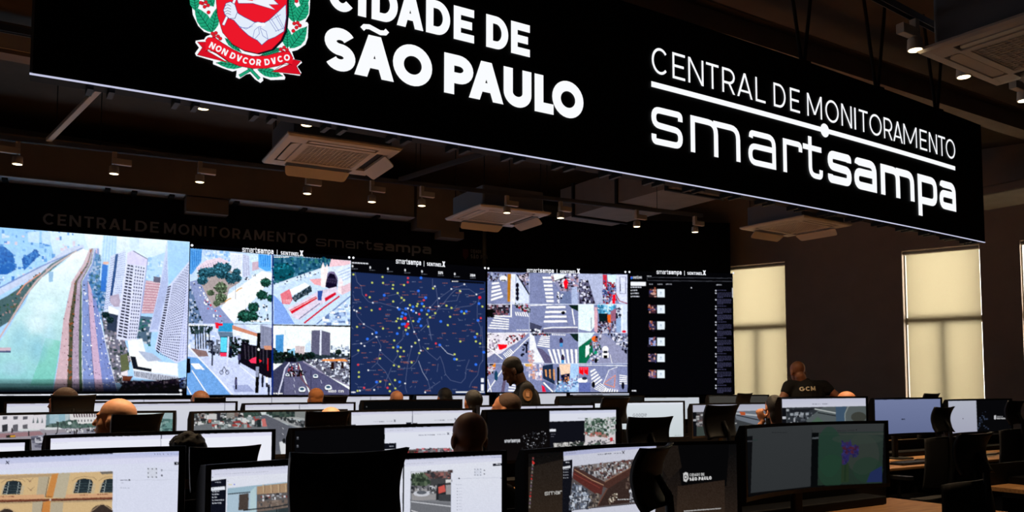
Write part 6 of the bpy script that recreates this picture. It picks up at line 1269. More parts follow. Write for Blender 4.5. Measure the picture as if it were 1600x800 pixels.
def draw_third(p, Q, f):
    M = lambda L: T3((750, 600), 4.0, L)
    UV(p, f, 0, 0, 1, 1, (9, 9, 10), (46, 34, 26))
    p.poly(M([(300, 520), (520, 470), (560, 800), (560, 1000), (280, 1000)]), (34, 28, 24), (52, 40, 30)); p.poly(M([(1220, 350), (1560, 330), (1540, 640), (1260, 640)]), (6, 6, 7)); p.poly(M([(1050, 370), (1230, 350), (1260, 520), (1180, 600)]), (28, 22, 18)); p.poly(M([(1235, 640), (1530, 600), (1530, 1000), (1220, 1000)]), (40, 30, 24), (54, 42, 32))
    p.text('smart', 851, 774, 5.0, (206, 204, 200), .15, .22, 1.0, -.09)
    # crest and words at the right
    p.poly(M([(1270, 560), (1285, 550), (1300, 556), (1304, 590), (1290, 612), (1272, 606)]), (196, 196, 196)); p.ell(*M([(1286, 582)])[0], 2.6, 3.6, (30, 28, 28)); p.ell(*M([(1286, 582)])[0], 1.4, 2.2, (206, 206, 206)); p.text('CIDADE DE', 1077.5, 744.2, 4.2, (190, 190, 190), .2, .22, .78, -.05); p.text('SÃO PAULO', 1077.5, 751.2, 5.0, (216, 216, 216), .27, .2, .92, -.06)
    p.poly(M([(1275, 792), (1505, 775), (1505, 780), (1275, 798)]), (170, 168, 166))
    for k in range(15): y = 716 + k * 5.4; x = 833 - k * .4; p.rect(x - 1.2, y - 1.4, x + 1.2, y + 1.2, [(120, 60, 60), (180, 50, 50), (130, 120, 116), (110, 90, 110), (120, 110, 100)][k % 5]); p.rect(x - 1.6, y + 1.8, x + 1.6, y + 2.4, (110, 108, 106))
    p.ell(833.5, 723.5, 1.8, 1.8, (206, 50, 44))
    c = M([(522, 430), (1100, 372), (1092, 1000), (545, 1000)]); p.poly(c, (196, 198, 212)); p.poly(M([(522, 425), (1100, 368), (1100, 395), (522, 450)]), (170, 174, 206)); p.dash(884, 900, 708.6, .9, (130, 134, 150), slope=-.1)
    p.dash(934, 947, 709.6, 1.2, (110, 112, 124), slope=-.05); p.dash(946, 956, 708.4, 1.4, (50, 52, 60), slope=-.05); p.dash(959, 971, 708, 1.1, (120, 122, 136), slope=-.05); p.line([(972, 704.6), (975.5, 709)], 1.2, (40, 42, 54)); p.line([(976, 704.2), (972.4, 709)], 1, (40, 42, 54))
    p.poly(M([(518, 482), (578, 472), (570, 1000), (512, 1000)]), (16, 17, 24)); p.dash(884, 890, 722, 1.1, (196, 198, 206)); p.poly(M([(518, 518), (566, 510), (566, 524), (518, 530)]), (206, 208, 214))
    for k in range(4): p.ell(881, 733.5 + k * 4.4, .7, .7, (170, 172, 180)); p.dash(883, 888, 733 + k * 4.4, 1.0, (150, 152, 162), slope=-.05)
    q = M([(584, 515), (985, 468), (978, 745), (556, 788)]); p.poly(q, (84, 76, 76))
    def speck(L, n, cols, r0=.8, r1=2.2): p.scatter(M(L), n, cols, r0, r1)
    p.poly(M([(600, 515), (985, 470), (985, 500), (780, 610)]), (120, 112, 110)); speck([(600, 515), (985, 470), (985, 500), (780, 610)], 240, [(150, 150, 156), (66, 58, 60), (96, 60, 56), (190, 192, 196), (110, 96, 90), (50, 48, 52)])
    p.poly(M([(584, 530), (600, 520), (780, 612), (770, 640), (584, 545)]), (66, 44, 40)); p.poly(M([(584, 545), (770, 640), (760, 690), (740, 700), (580, 590)]), (84, 40, 36)); p.line(M([(590, 535), (700, 600), (790, 640)]), 1.4, (160, 120, 96)); p.line(M([(584, 560), (750, 650)]), 1.2, (120, 56, 48))
    p.poly(M([(985, 495), (985, 540), (800, 655), (770, 640), (780, 612)]), (70, 44, 38)); p.line(M([(985, 498), (780, 612)]), 1.5, (126, 92, 76)); p.poly(M([(985, 540), (983, 610), (950, 620), (940, 742), (730, 765), (800, 655)]), (52, 38, 34)); p.line(M([(795, 655), (735, 760)]), 1.6, (96, 62, 50)); speck([(940, 560), (985, 540), (985, 600), (900, 660)], 30, [(80, 64, 58), (60, 44, 40), (100, 84, 74)])
    p.poly(M([(578, 620), (640, 640), (700, 700), (680, 776), (556, 788)]), (96, 104, 120)); speck([(578, 620), (640, 640), (700, 700), (680, 776), (556, 788)], 150, [(150, 160, 176), (60, 64, 74), (190, 196, 206), (84, 84, 90), (44, 44, 50)])
    speck([(690, 690), (750, 690), (735, 760), (680, 776)], 50, [(130, 120, 110), (50, 46, 46), (90, 80, 72)]); speck([(800, 720), (860, 670), (850, 730), (810, 750)], 46, [(206, 196, 180), (120, 104, 90), (60, 50, 44)], .6, 1.5); p.poly(M([(945, 610), (985, 600), (980, 735), (935, 740)]), (150, 152, 160)); speck([(945, 610), (985, 600), (980, 735), (935, 740)], 30, [(206, 208, 214), (90, 90, 96), (60, 60, 66)]); p.dash(965, 984, 780, 1.2, (206, 206, 206), slope=-.03); p.line(M([(556, 790), (978, 747)]), 1, (40, 40, 46))
    p.grain(3)
def draw_flower(p, Q, f):
    J = lambda L: T3((1140, 640), 5.0, L)
    UV(p, f, 0, 0, 1, 1, (8, 8, 9)); p.poly(J([(130, 135), (645, 118), (632, 600), (163, 652)]), (48, 51, 53), (44, 47, 49)); p.poly(J([(125, 210), (180, 205), (165, 660), (110, 670)]), (10, 11, 13)); p.dash(1206, 1230, 675.4, 1.1, (28, 30, 32), slope=-.01); p.line(J([(132, 248), (176, 246)]), 2, (52, 54, 58)); p.line(J([(180, 240), (220, 238)]), .9, (30, 50, 46))
    p.poly(J([(645, 118), (1205, 100), (1200, 190), (645, 180)]), (50, 53, 54)); p.poly(J([(695, 178), (1203, 170), (1190, 575), (688, 592)]), (39, 49, 46), (30, 44, 36)); p.poly(J([(700, 190), (1203, 180), (1203, 196), (700, 196)]), (52, 58, 54))
    p.ell(*J([(1040, 350)])[0], 26, 32, (52, 56, 52), .6); p.ell(*J([(780, 330)])[0], 20, 40, (30, 56, 44), .7); p.ell(*J([(800, 480)])[0], 22, 26, (30, 58, 42), .6); p.ell(*J([(1080, 470)])[0], 24, 20, (30, 52, 40), .6); p.ell(*J([(1000, 230)])[0], 40, 8, (48, 58, 52), .6)
    p.poly(J([(1190, 440), (1192, 565), (1070, 568), (1100, 490)]), (30, 40, 78)); p.poly(J([(642, 182), (696, 180), (688, 594), (632, 600)]), (6, 8, 9)); p.poly(J([(645, 218), (694, 214), (694, 228), (644, 231)]), (72, 76, 80))
    p.poly(J([(875, 430), (930, 420), (932, 565), (870, 570)]), (34, 48, 32)); p.line(J([(905, 430), (900, 560)]), 2.5, (26, 42, 28))
    IND = (40, 36, 80)
    for L in ([(880, 270), (870, 235), (905, 265)], [(930, 270), (945, 230), (950, 270)], [(885, 260), (950, 250), (960, 330), (890, 350)], [(960, 300), (1015, 280), (985, 320)], [(945, 320), (1010, 310), (1005, 350), (950, 350)], [(880, 340), (945, 330), (930, 400), (905, 430), (880, 430)], [(980, 330), (1005, 340), (1000, 370)], [(870, 350), (900, 340), (885, 380)]): p.poly(J(L), IND)
    p.scatter(J([(875, 245), (1010, 280), (1000, 360), (920, 400), (880, 425)]), 70, [(48, 42, 96), (32, 28, 66), (52, 34, 66), (36, 32, 84)], .8, 2); p.scatter(J([(890, 300), (1000, 290), (960, 340), (900, 340)]), 24, [(62, 28, 42), (70, 30, 42), (48, 24, 48)], .8, 1.8)
    p.dash(1308, 1322, 672.5, 1.0, (30, 32, 34)); p.dash(1324, 1335, 672, 1.0, (32, 34, 36)); p.ell(1338, 671.6, .8, 1, (16, 18, 20)); p.poly(J([(163, 652), (632, 600), (1190, 578), (1190, 590), (640, 616), (163, 668)]), (8, 8, 9))
def white_pages(split=.5, words=True, k=1.0, box=False):
    def d(p, Q, f):
        UV(p, f, 0, 0, 1, 1, shade((232, 234, 244), k), shade((222, 226, 242), k)); UV(p, f, 0, 0, 1, .06, shade((220, 220, 240), k))
        for a, b in ((0, split), (split + .004, 1)):
            if b - a < .02: continue
            g = sub(f, a, 0, b, 1); udash(p, g, .02, .16, .07, .7, shade((200, 202, 216), k))
            if words:
                udash(p, g, .36, .46, .235, 1.0, shade((190, 192, 204), k)); udash(p, g, .46, .54, .235, 1.4, shade((130, 132, 146), k)); udash(p, g, .58, .68, .235, .9, shade((186, 188, 200), k)); a_ = g(.70, .2); p.line([a_, g(.725, .26)], 1.1, shade((90, 92, 106), k)); p.line([g(.725, .2), g(.70, .26)], 1, shade((90, 92, 106), k))
            if box: UV(p, g, 0, .30, .075, .45, (16, 17, 26)); UV(p, g, .9, .28, .985, .36, (20, 22, 34))
        UV(p, f, split - .002, 0, split + .004, 1, shade((110, 112, 130), k))
    return d
def draw_google(p, Q, f):
    white_pages(.5)(p, Q, f); UV(p, f, .50, .06, 1, 1, (234, 236, 246)); utext(p, f, 'Google', .71, .50, 5.2, (196, 198, 206), .17, 1.1); UV(p, f, .43, .40, .49, .47, (24, 24, 34))
def draw_google_small(p, Q, f):
    UV(p, f, 0, 0, 1, 1, (212, 219, 226), (196, 206, 208)); UV(p, f, 0, 0, 1, .05, (222, 226, 236)); utext(p, f, 'Google', .43, .39, 5.2, (120, 124, 132), .14, .95); udash(p, f, .9, .97, .95, .8, (150, 160, 160))
def draw_crowd(p, Q, f):
    UV(p, f, 0, 0, 1, 1, (7, 7, 9))
    for k in range(6): a = f(.017, .12 + k * .14); p.ell(a[0], a[1], 1.3, 1.4, (110, 112, 120)); p.rect(a[0] - 1.4, a[1] + 2, a[0] + 1.4, a[1] + 2.7, (90, 92, 100))
    g = sub(f, .49, 0, 1, 1); app(p, g, .98, True, .09); side(p, sub(g, 0, 0, 1, 1), .125, .28, 1.0); h = sub(g, .14, .41, 1, 1); UV(p, h, 0, 0, 1, 1, (110, 104, 106)); W = [h(a, b) for a, b in ((.22, 0), (.7, 0), (.95, .3), (1, 1), (.2, 1))]
    p.poly(W, (120, 116, 120)); p.scatter(W, 420, [(216, 218, 222), (40, 38, 44), (150, 60, 66), (96, 92, 100), (206, 110, 120), (60, 60, 70), (170, 172, 180)], .8, 2); p.poly([h(a, b) for a, b in ((0, 0), (.26, .05), (.14, 1), (0, 1))], (62, 52, 46)); p.scatter([h(a, b) for a, b in ((0, 0), (.26, .05), (.14, 1), (0, 1))], 60, [(90, 70, 60), (40, 36, 36), (160, 50, 54)], .8, 2); p.poly([h(a, b) for a, b in ((.64, 0), (.92, .6), (1, .7), (1, 0))], (190, 206, 210)); p.poly([h(a, b) for a, b in ((.12, .3), (.24, .12), (.26, .3), (.14, .55))], (156, 60, 64)); UV(p, h, .89, .12, .95, .42, (60, 66, 70))
def draw_dark_city(p, Q, f):
    UV(p, f, 0, 0, 1, 1, (6, 6, 8), (14, 10, 10)); utext(p, f, 'smartsampa', .135, .62, 4.2, (206, 208, 214), .3, .42); W = [f(a, b) for a, b in ((.27, .5), (.36, .42), (.46, .42), (.46, 1), (.27, 1))]; p.scatter(W, 130, [(110, 112, 120), (70, 72, 80), (50, 50, 56), (206, 206, 214)], .25, .55); UV(p, f, .25, .985, .49, 1, (206, 208, 214))
    g = sub(f, .485, 0, 1, 1); UV(p, g, 0, 0, 1, .22, (216, 219, 232)); UV(p, g, 0, 0, 1, .06, (200, 204, 226)); udash(p, g, .42, .62, .16, .9, (176, 178, 192)); UV(p, g, 0, .22, 1, 1, (15, 16, 24)); UV(p, g, .0, .38, .09, .43, (226, 228, 236)); udash(p, g, .02, .08, .48, .8, (110, 112, 126)); udash(p, g, .02, .06, .53, .8, (110, 112, 126))
    R = sub(g, .53, .18, .985, 1); UV(p, R, 0, 0, 1, 1, (206, 200, 204)); p.scatter([R(0, 0), R(1, 0), R(1, .42), R(0, .40)], 240, [(60, 84, 70), (40, 60, 52), (110, 130, 118), (196, 204, 204), (150, 160, 156)], .8, 2.4); p.scatter([R(0, .34), R(.8, .4), R(.8, .5), R(0, .46)], 50, [(176, 96, 90), (150, 120, 110), (70, 84, 70)], .8, 2); p.scatter([R(.1, .6), R(.8, .56), R(.7, .7), R(.1, .7)], 30, [(50, 50, 56), (120, 120, 126)], .7, 1.6); p.scatter([R(0, .72), R(.5, .66), R(.6, .95), R(0, .98)], 90, [(50, 72, 60), (84, 104, 90), (40, 54, 48)], .8, 2.2); UV(p, R, .62, .82, .98, .95, (196, 60, 66)); p.line([R(.6, .95), R(.66, .68), R(.95, .60), R(.97, .9)], .8, (60, 66, 76)); UV(p, R, .82, .52, .92, .62, (190, 56, 64))
    B = sub(g, .06, .68, .53, 1); UV(p, B, 0, 0, 1, 1, (190, 188, 186)); p.scatter([B(0, 0), B(1, 0), B(1, .6), B(0, .5)], 130, [(120, 118, 116), (70, 70, 72), (210, 208, 206), (150, 148, 146)], .6, 1.8); p.scatter([B(.5, .1), B(1, 0), B(1, .8), B(.8, .6)], 60, [(40, 50, 44), (30, 36, 34)], .8, 2); p.line([B(.6, .15), B(.85, .5), B(.95, .9)], 1.6, (36, 42, 40))
def draw_street_wide(p, Q, f):
    K = lambda L: T3((340, 600), 7.273, L)
    UV(p, f, 0, 0, 1, 1, (120, 128, 134), (96, 98, 106)); UV(p, f, 0, 0, 1, .3, (176, 186, 190))
    p.poly(K([(-300, 305), (480, 300), (520, 350), (-300, 500)]), (90, 94, 98)); p.scatter(K([(-300, 305), (480, 300), (500, 345), (-300, 490)]), 260, [(60, 66, 70), (150, 154, 156), (206, 206, 206), (110, 90, 84), (44, 58, 52), (84, 96, 90), (40, 42, 46)], 1, 3.4); p.poly(K([(100, 320), (190, 320), (190, 380), (100, 390)]), (150, 148, 142)); p.grid(K([(100, 320), (190, 320), (190, 380), (100, 390)]), 1, 4, (100, 98, 96), 1, .4); p.poly(K([(-20, 310), (30, 310), (30, 420), (-20, 420)]), (40, 40, 48)); p.poly(K([(-100, 340), (-10, 340), (-10, 400), (-100, 400)]), (196, 196, 196)); p.poly(K([(-105, 400), (-70, 400), (-70, 440), (-105, 440)]), (176, 80, 66))
    for x, y, r in ((300, 390, 30), (380, 340, 40), (430, 345, 40), (330, 340, 40)): p.tree(*K([(x, y)])[0], r / 7.27, (56, 74, 68), 14)
    p.poly(K([(480, 300), (560, 300), (540, 350), (500, 350)]), (206, 214, 214)); p.poly(K([(560, 320), (680, 300), (880, 300), (880, 370), (700, 390), (590, 350)]), (40, 54, 52)); p.scatter(K([(560, 320), (680, 300), (880, 300), (880, 370), (700, 390), (590, 350)]), 70, [(52, 70, 64), (34, 44, 44), (70, 84, 76)], 1, 3); p.poly(K([(880, 300), (1070, 305), (1040, 400), (880, 375)]), (126, 130, 128)); p.line(K([(640, 390), (880, 385), (1030, 410)]), 2.4, (160, 162, 160)); p.scatter(K([(690, 380), (1010, 430), (1010, 490), (900, 470)]), 90, [(50, 54, 56), (170, 172, 172), (90, 92, 96), (36, 40, 42)], .8, 2.4); p.line(K([(640, 390), (760, 430), (920, 490), (1100, 560)]), 3, (156, 158, 160))
    p.poly(K([(480, 390), (510, 350), (545, 350), (700, 420), (860, 500), (900, 760), (640, 760), (560, 470)]), (92, 94, 104)); p.poly(K([(-300, 480), (480, 360), (500, 400), (480, 520), (-300, 560)]), (104, 108, 112)); p.scatter(K([(-50, 440), (440, 370), (460, 470), (-50, 500)]), 130, [(150, 160, 162), (206, 208, 208), (60, 66, 70), (150, 64, 60), (90, 100, 100)], .8, 2.6, 1.6); p.poly(K([(500, 400), (540, 390), (560, 480), (510, 485)]), (196, 110, 106)); p.poly(K([(448, 405), (498, 400), (496, 490), (450, 490)]), (30, 40, 42)); p.poly(K([(170, 425), (260, 418), (262, 440), (190, 445)]), (150, 56, 56))
    p.poly(K([(700, 660), (740, 650), (880, 800), (720, 800)]), (216, 218, 222)); p.poly(K([(780, 655), (810, 660), (900, 780), (850, 780)]), (216, 218, 222)); p.ell(*K([(755, 645)])[0], 2.6, 4, (24, 26, 30))
    for y in (495, 560): p.line(K([(735, y), (750, y + 18)]), .8, (196, 198, 204))
    p.grain(3)
def draw_plaza(p, Q, f):
    K = lambda L: T3((0, 600), 8.0, L)
    UV(p, f, 0, 0, 1, 1, (160, 160, 172)); p.poly(K([(-300, 370), (580, 355), (570, 560), (-300, 620)]), (216, 212, 218)); 
    for x in (62, 195, 317): p.poly(K([(x - 30, 405), (x + 30, 402), (x + 26, 440), (x - 30, 446)]), (92, 92, 100))
    for x, w in ((60, 36), (192, 32), (314, 30)): p.poly(K([(x - w, 512), (x + w, 500), (x + w, 590), (x - w, 600)]), (96, 94, 102) if w < 35 else (50, 50, 56))
    p.poly(K([(420, 372), (580, 362), (580, 378), (420, 390)]), (120, 104, 104)); 
    for x in (418, 470, 528): p.poly(K([(x - 16, 490), (x, 410), (x + 14, 486)]), (150, 156, 160) if x != 470 else (96, 120, 120)); p.poly(K([(x - 10, 488), (x + 2, 440), (x + 8, 486)]), (80, 90, 96))
    p.poly(K([(580, 355), (1110, 340), (1110, 540), (570, 560)]), (110, 136, 144)); p.poly(K([(620, 362), (815, 352), (815, 490), (620, 490)]), (140, 176, 190)); p.grid(K([(625, 365), (740, 360), (740, 490), (620, 490)]), 1, 8, (176, 196, 204), 1, .4); p.poly(K([(815, 352), (870, 350), (860, 440), (815, 490)]), (176, 190, 194)); p.poly(K([(870, 350), (1200, 335), (1200, 520), (980, 500), (870, 440)]), (216, 214, 214)); p.grid(K([(900, 365), (1200, 350), (1200, 420), (920, 425)]), 9, 1, (90, 66, 76), .5, .8); p.grid(K([(960, 440), (1200, 430), (1200, 480), (960, 480)]), 6, 1, (76, 76, 86), .35, .6)
    q = K([(570, 520), (860, 450), (960, 460), (980, 500), (1200, 495), (1200, 545), (570, 560)]); p.poly(q, (76, 96, 92)); p.scatter(q, 90, [(56, 74, 70), (100, 120, 114), (84, 110, 100)], .8, 2.2); p.ell(*K([(870, 490)])[0], 3, 2.4, (206, 216, 216))
    for x in (620, 700, 300, 360, 430): p.ell(*K([(x, 560 if x > 500 else 578)])[0], 9, 2.4, (206, 210, 212))
    p.poly(K([(-300, 615), (580, 575), (1200, 545), (1200, 640), (-300, 760)]), (150, 144, 152)); p.poly(K([(-300, 640), (500, 590), (560, 640), (-300, 690)]), (150, 116, 122)); p.poly(K([(400, 650), (1200, 560), (1200, 900), (400, 900)]), (140, 140, 154)); p.line(K([(730, 480), (715, 610), (690, 630)]), 1.6, (40, 44, 46)); p.scatter(K([(830, 570), (1190, 555), (1180, 600), (840, 600)]), 40, [(40, 40, 46), (90, 90, 96), (206, 206, 210)], .8, 1.8)
    for x, y in ((360, 620), (570, 640), (150, 580), (930, 610), (955, 600)): p.ell(*K([(x, y - 22)])[0], 1, 1.4, (40, 34, 34)); p.rect(x / 8 - 1.2, 600 + (y - 14) / 8, x / 8 + 1.2, 600 + (y + 30) / 8, (56, 50, 54))
    p.poly(K([(75, 640), (190, 635), (195, 670), (75, 672)]), (44, 40, 34)); p.poly(K([(130, 645), (190, 640), (190, 662), (130, 665)]), (206, 150, 50)); p.scatter(K([(410, 660), (560, 650), (560, 790), (420, 790)]), 30, [(190, 190, 200), (100, 100, 116), (70, 70, 84)], .8, 2.4, 2.5)
    p.poly(K([(1230, 350), (1600, 345), (2210, 320), (2210, 700), (1230, 700)]), (196, 206, 208)); R = K([(1960, 320), (2210, 315), (2210, 560), (1900, 540)]); p.poly(R, (150, 172, 176)); p.poly(K([(1940, 430), (2210, 440), (2210, 600), (1930, 600)]), (76, 108, 106)); p.scatter(K([(1940, 430), (2210, 440), (2210, 600), (1930, 600)]), 60, [(100, 140, 136), (56, 84, 84), (130, 160, 156)], .8, 2.2, 2); p.grain(3)
def draw_wall_cams(k=1.0, tone=0, v=.22):
    def d(p, Q, f):
        UV(p, f, 0, 0, 1, 1, shade((66, 70, 74), k)); UV(p, f, 0, 0, 1, v, shade((196, 198, 218), k), shade((206, 208, 222), k)); udash(p, f, .36, .46, v * .62, .9, shade((120, 122, 136), k)); udash(p, f, .48, .55, v * .62, .9, shade((84, 86, 98), k))
        UV(p, f, 0, v, .05, 1, shade((14, 15, 20), k)); UV(p, f, 0, .45, .045, .51, shade((190, 192, 200), k))
        if tone == 0:
            g = sub(f, .06, v, .42, .72); UV(p, g, 0, 0, 1, 1, shade((44, 48, 54), k)); p.scatter([g(0, .1), g(.8, .1), g(1, 1), g(0, 1)], 60, [shade(c, k) for c in ((120, 126, 134), (30, 32, 38), (80, 84, 92), (160, 164, 170))], .7, 2); UV(p, g, .1, .1, .75, .25, shade((26, 28, 34), k))
            for a in range(4): UV(p, g, .1 + a * .17, .3, .2 + a * .17, .42, shade((150, 156, 164), k))
            h = sub(f, .28, v, .64, .72); p.poly([h(0, .7), h(.5, .1), h(.6, 0), h(1, 0), h(1, 1), h(.2, 1)], shade((84, 92, 94), k)); p.poly([h(.1, .9), h(.4, .5), h(.6, .8), h(.5, 1)], shade((76, 100, 84), k)); p.line([h(.3, .1), h(1, .35)], 2, shade((170, 176, 176), k)); p.line([h(.4, .3), h(1, .5)], 1.6, shade((30, 34, 38), k))
            r = sub(f, .64, v, 1, .72); UV(p, r, 0, 0, 1, 1, shade((84, 92, 92), k)); p.poly([r(0, 0), r(.36, 0), r(.3, .4), r(.28, 1), r(0, 1)], shade((62, 84, 106), k)); p.ell(*r(.75, .6), 12, 8, shade((60, 62, 56), k)); p.line([r(.30, 1), r(.30, .4), r(.42, 0)], 1, shade((150, 160, 160), k))
            b = sub(f, .06, .72, 1, 1); UV(p, b, 0, 0, 1, 1, shade((54, 56, 58), k)); p.poly([b(.05, 1), b(.12, .1), b(.22, .1), b(.30, 1)], shade((96, 96, 94), k)); p.scatter([b(.3, .2), b(.65, .1), b(.65, 1), b(.35, 1)], 46, [shade(c, k) for c in ((150, 152, 154), (90, 92, 94), (34, 36, 38))], .7, 1.8, 2); p.poly([b(.66, .1), b(.73, .1), b(.73, .9), b(.68, 1)], shade((176, 140, 110), k)); UV(p, b, .74, .05, 1, .2, shade((206, 208, 212), k)); p.scatter([b(.75, .2), b(1, .2), b(1, 1), b(.75, 1)], 60, [shade(c, k) for c in ((210, 212, 216), (40, 42, 46), (96, 98, 102))], .6, 1.6, 2)
        else:
            UV(p, f, .055, v, .38, 1, shade((84, 82, 86), k)); p.scatter([f(.06, .3), f(.4, .24), f(.4, .8), f(.06, 1)], 110, [shade(c, k) for c in ((150, 148, 150), (52, 50, 54), (190, 190, 192), (110, 90, 90))], .8, 2.2, 1.6); p.poly([f(.55, v), f(1, v), f(1, .8), f(.6, .5)], shade((120, 128, 140), k)); p.line([f(.55, .28), f(1, .42)], 2.4, shade((196, 200, 206), k)); p.line([f(.6, .35), f(1, .6)], 1.6, shade((40, 44, 50), k)); p.poly([f(.64, .24), f(.72, .26), f(.72, .36), f(.66, .36)], shade((206, 96, 50), k)); p.poly([f(.05, .7), f(.3, .62), f(.5, .8), f(.5, 1), f(.05, 1)], shade((66, 76, 72), k)); p.line([f(.3, .7), f(.6, .62)], 1.6, shade((200, 200, 200), k))
    return d
def plain(c, c2=None, mark=None):
    def d(p, Q, f):
        UV(p, f, 0, 0, 1, 1, c, c2)
        if mark: udash(p, f, mark[0], mark[0] + .055, mark[1], 1.6, mark[2])
    return d
def draw_half_black(p, Q, f):
    UV(p, f, 0, 0, 1, 1, (7, 7, 9)); UV(p, f, 0, 0, .45, 1, (172, 176, 190), (160, 162, 180)); a = f(.23, .55); p.ell(a[0], a[1], .7, .8, (40, 40, 46)); p.scatter([f(.46, .4), f(.6, .36), f(.64, .9), f(.46, .95)], 26, [(50, 60, 80), (30, 36, 50)], .5, 1.3)
    x, y = f(.74, .55); p.poly([(x - 1, y - 3), (x + 1.6, y - 3.6), (x + 2, y + 2), (x + .3, y + 3.4), (x - 1.4, y + 2)], (190, 190, 194)); p.text('CIDADE DE', x + 3, y - .4, 1.9, (150, 150, 154), .2, .2, .72); p.text('SÃO PAULO', x + 3, y + 2.6, 2.2, (206, 206, 208), .27, .2, .9)
def dark_tiles(p, Q, f):
    UV(p, f, 0, 0, 1, 1, (7, 7, 8))
    for k in range(5): a = f(.03, .16 + k * .17); p.ell(a[0], a[1], .8, .9, (96, 96, 100))

A_, C_, D_, E_, F_ = 2.95, 4.9, 6.6, 8.35, 10.35
monitor('nearest left monitor showing an ochre building with arched windows', A_, -196, 298, 150, 702, draw_station, math.radians(1), 3, res=.95)
monitor('near monitor behind the foremost chair, two camera pages with roads', A_, 322, 791, 640, 709.5, draw_second, 0, 3, res=.9)
monitor('near centre monitor with dark desktop, crest words and a camera picture of a red roof', A_, 824, 1146, 985, 693, draw_third, math.radians(-3), 3, res=1.3)
monitor('dim grey monitor showing a purple flower on green', A_, 1160, 1384, 1270, 659.5, draw_flower, 0, 3, res=1.4, chin=M_CHIN)
monitor('white monitor with a plain search page, above the nearest left monitor', C_, 74, 432, 250, 674, draw_google, 0, 3)
monitor('small slice of white monitor at the left edge in the second row', C_, -300, 51, -120, 690, white_pages(.5), 0, 2, res=.7)
monitor('monitor half black, half page with a dense crowd picture', C_, 454, 750, 600, 663.5, draw_crowd, 0, 3)
monitor('monitor half black with city lights, half page with trees and red bus', C_, 757, 966, 880, 637.5, draw_dark_city, 0, 4, res=1.3)
monitor('monitor with grey tunnel and road camera pictures before the standing black T-shirt', C_, 1217, 1353, 1285, 619.5, draw_wall_cams(.95), 0, 4, res=1.6)
monitor('monitor with an empty blue-grey page left of a side-on headrest', C_, 1364, 1471, 1418, 621, plain((112, 122, 158), (96, 106, 142), (.40, .56, (30, 34, 50))), 0, 3, res=1.2)
monitor('monitor half pale page, half black with a tiny crest', C_, 1476, 1577, 1527, 623, draw_half_black, 0, 5, res=2.0, chin=M_CHIN)
monitor('long monitor at the left showing a white palace and plaza', D_, -20, 276, 128, 643, draw_plaza, 0, 3)
monitor('monitor with a grey avenue and traffic, left of a chair with a bald head', D_, 299, 543, 420, 640.5, draw_street_wide, 0, 3)
monitor('bright monitor with two nearly empty white pages, behind the bald head', D_, 545, 741, 648, 639, white_pages(.505, True, .93, True), 0, 4, res=1.2)
monitor('white monitor mostly hidden behind the half-black one with the trees', D_, 744, 926, 835, 631.5, white_pages(.5, False, .9), 0, 3)
monitor('pale search page monitor right of the picture centre behind a chair', D_, 925, 1068, 1010, 626.5, draw_google_small, 0, 5, res=1.6, h=.40)
monitor('monitor with highway camera pictures behind a lone headrest', D_, 1079, 1197, 1137, 629.5, draw_wall_cams(.85, 1), 0, 4, res=1.6)
monitor('fourth row monitor at the far left with a thin white strip showing', E_, 7, 192, 95, 627, white_pages(.5, False, .92), 0, 2)
monitor('fourth row monitor between two men, thin white strip', E_, 196, 373, 290, 627.3, white_pages(.9, False, .9), 0, 2)
monitor('fourth row white monitor behind the grey avenue monitor', E_, 380, 556, 470, 628.8, white_pages(.5, True, .9), 0, 3)
monitor('black screened monitor with tiny icons below the map', E_, 565, 722, 643, 624.2, dark_tiles, 0, 3)
monitor('dark blank monitor under the street mosaic', E_, 868, 1003, 935, 618.2, plain((20, 20, 19), (26, 26, 24)), 0, 2)
monitor('switched off grey monitor below the far window', E_, 1105, 1200, 1152, 616.8, plain((62, 60, 56), (58, 56, 52)), 0, 2)  # off, yet its face emits: a grey reflection put in as glow
monitor('last row white monitor right of the brown headed operator', F_, 350, 499, 425, 618.6, white_pages(.5, True, .88), 0, 3)
monitor('last row monitor under the left edge of the map', F_, 502, 641, 590, 617.3, white_pages(.55, False, .88), 0, 3)
monitor('last row white monitor behind two dark heads', F_, 648, 766, 706, 616.3, white_pages(.5, False, .86), 0, 3)
monitor('last row white monitor hidden by the standing officer', F_, 778, 886, 832, 613, white_pages(.5, False, .86), 0, 3)
monitor('last row monitor with a street picture under the crossings', F_, 888, 984, 936, 612.8, draw_wall_cams(1.0, 1, .05), 0, 3)
monitor('last row pale monitor peeking over the search page monitor', F_, 994, 1091, 1040, 619.6, plain((196, 202, 210), (186, 194, 200)), 0, 3, h=.40)
monitor('last row white monitor at the far left under the river picture', F_, 140, 310, 225, 622, white_pages(.5, False, .9), 0, 2)

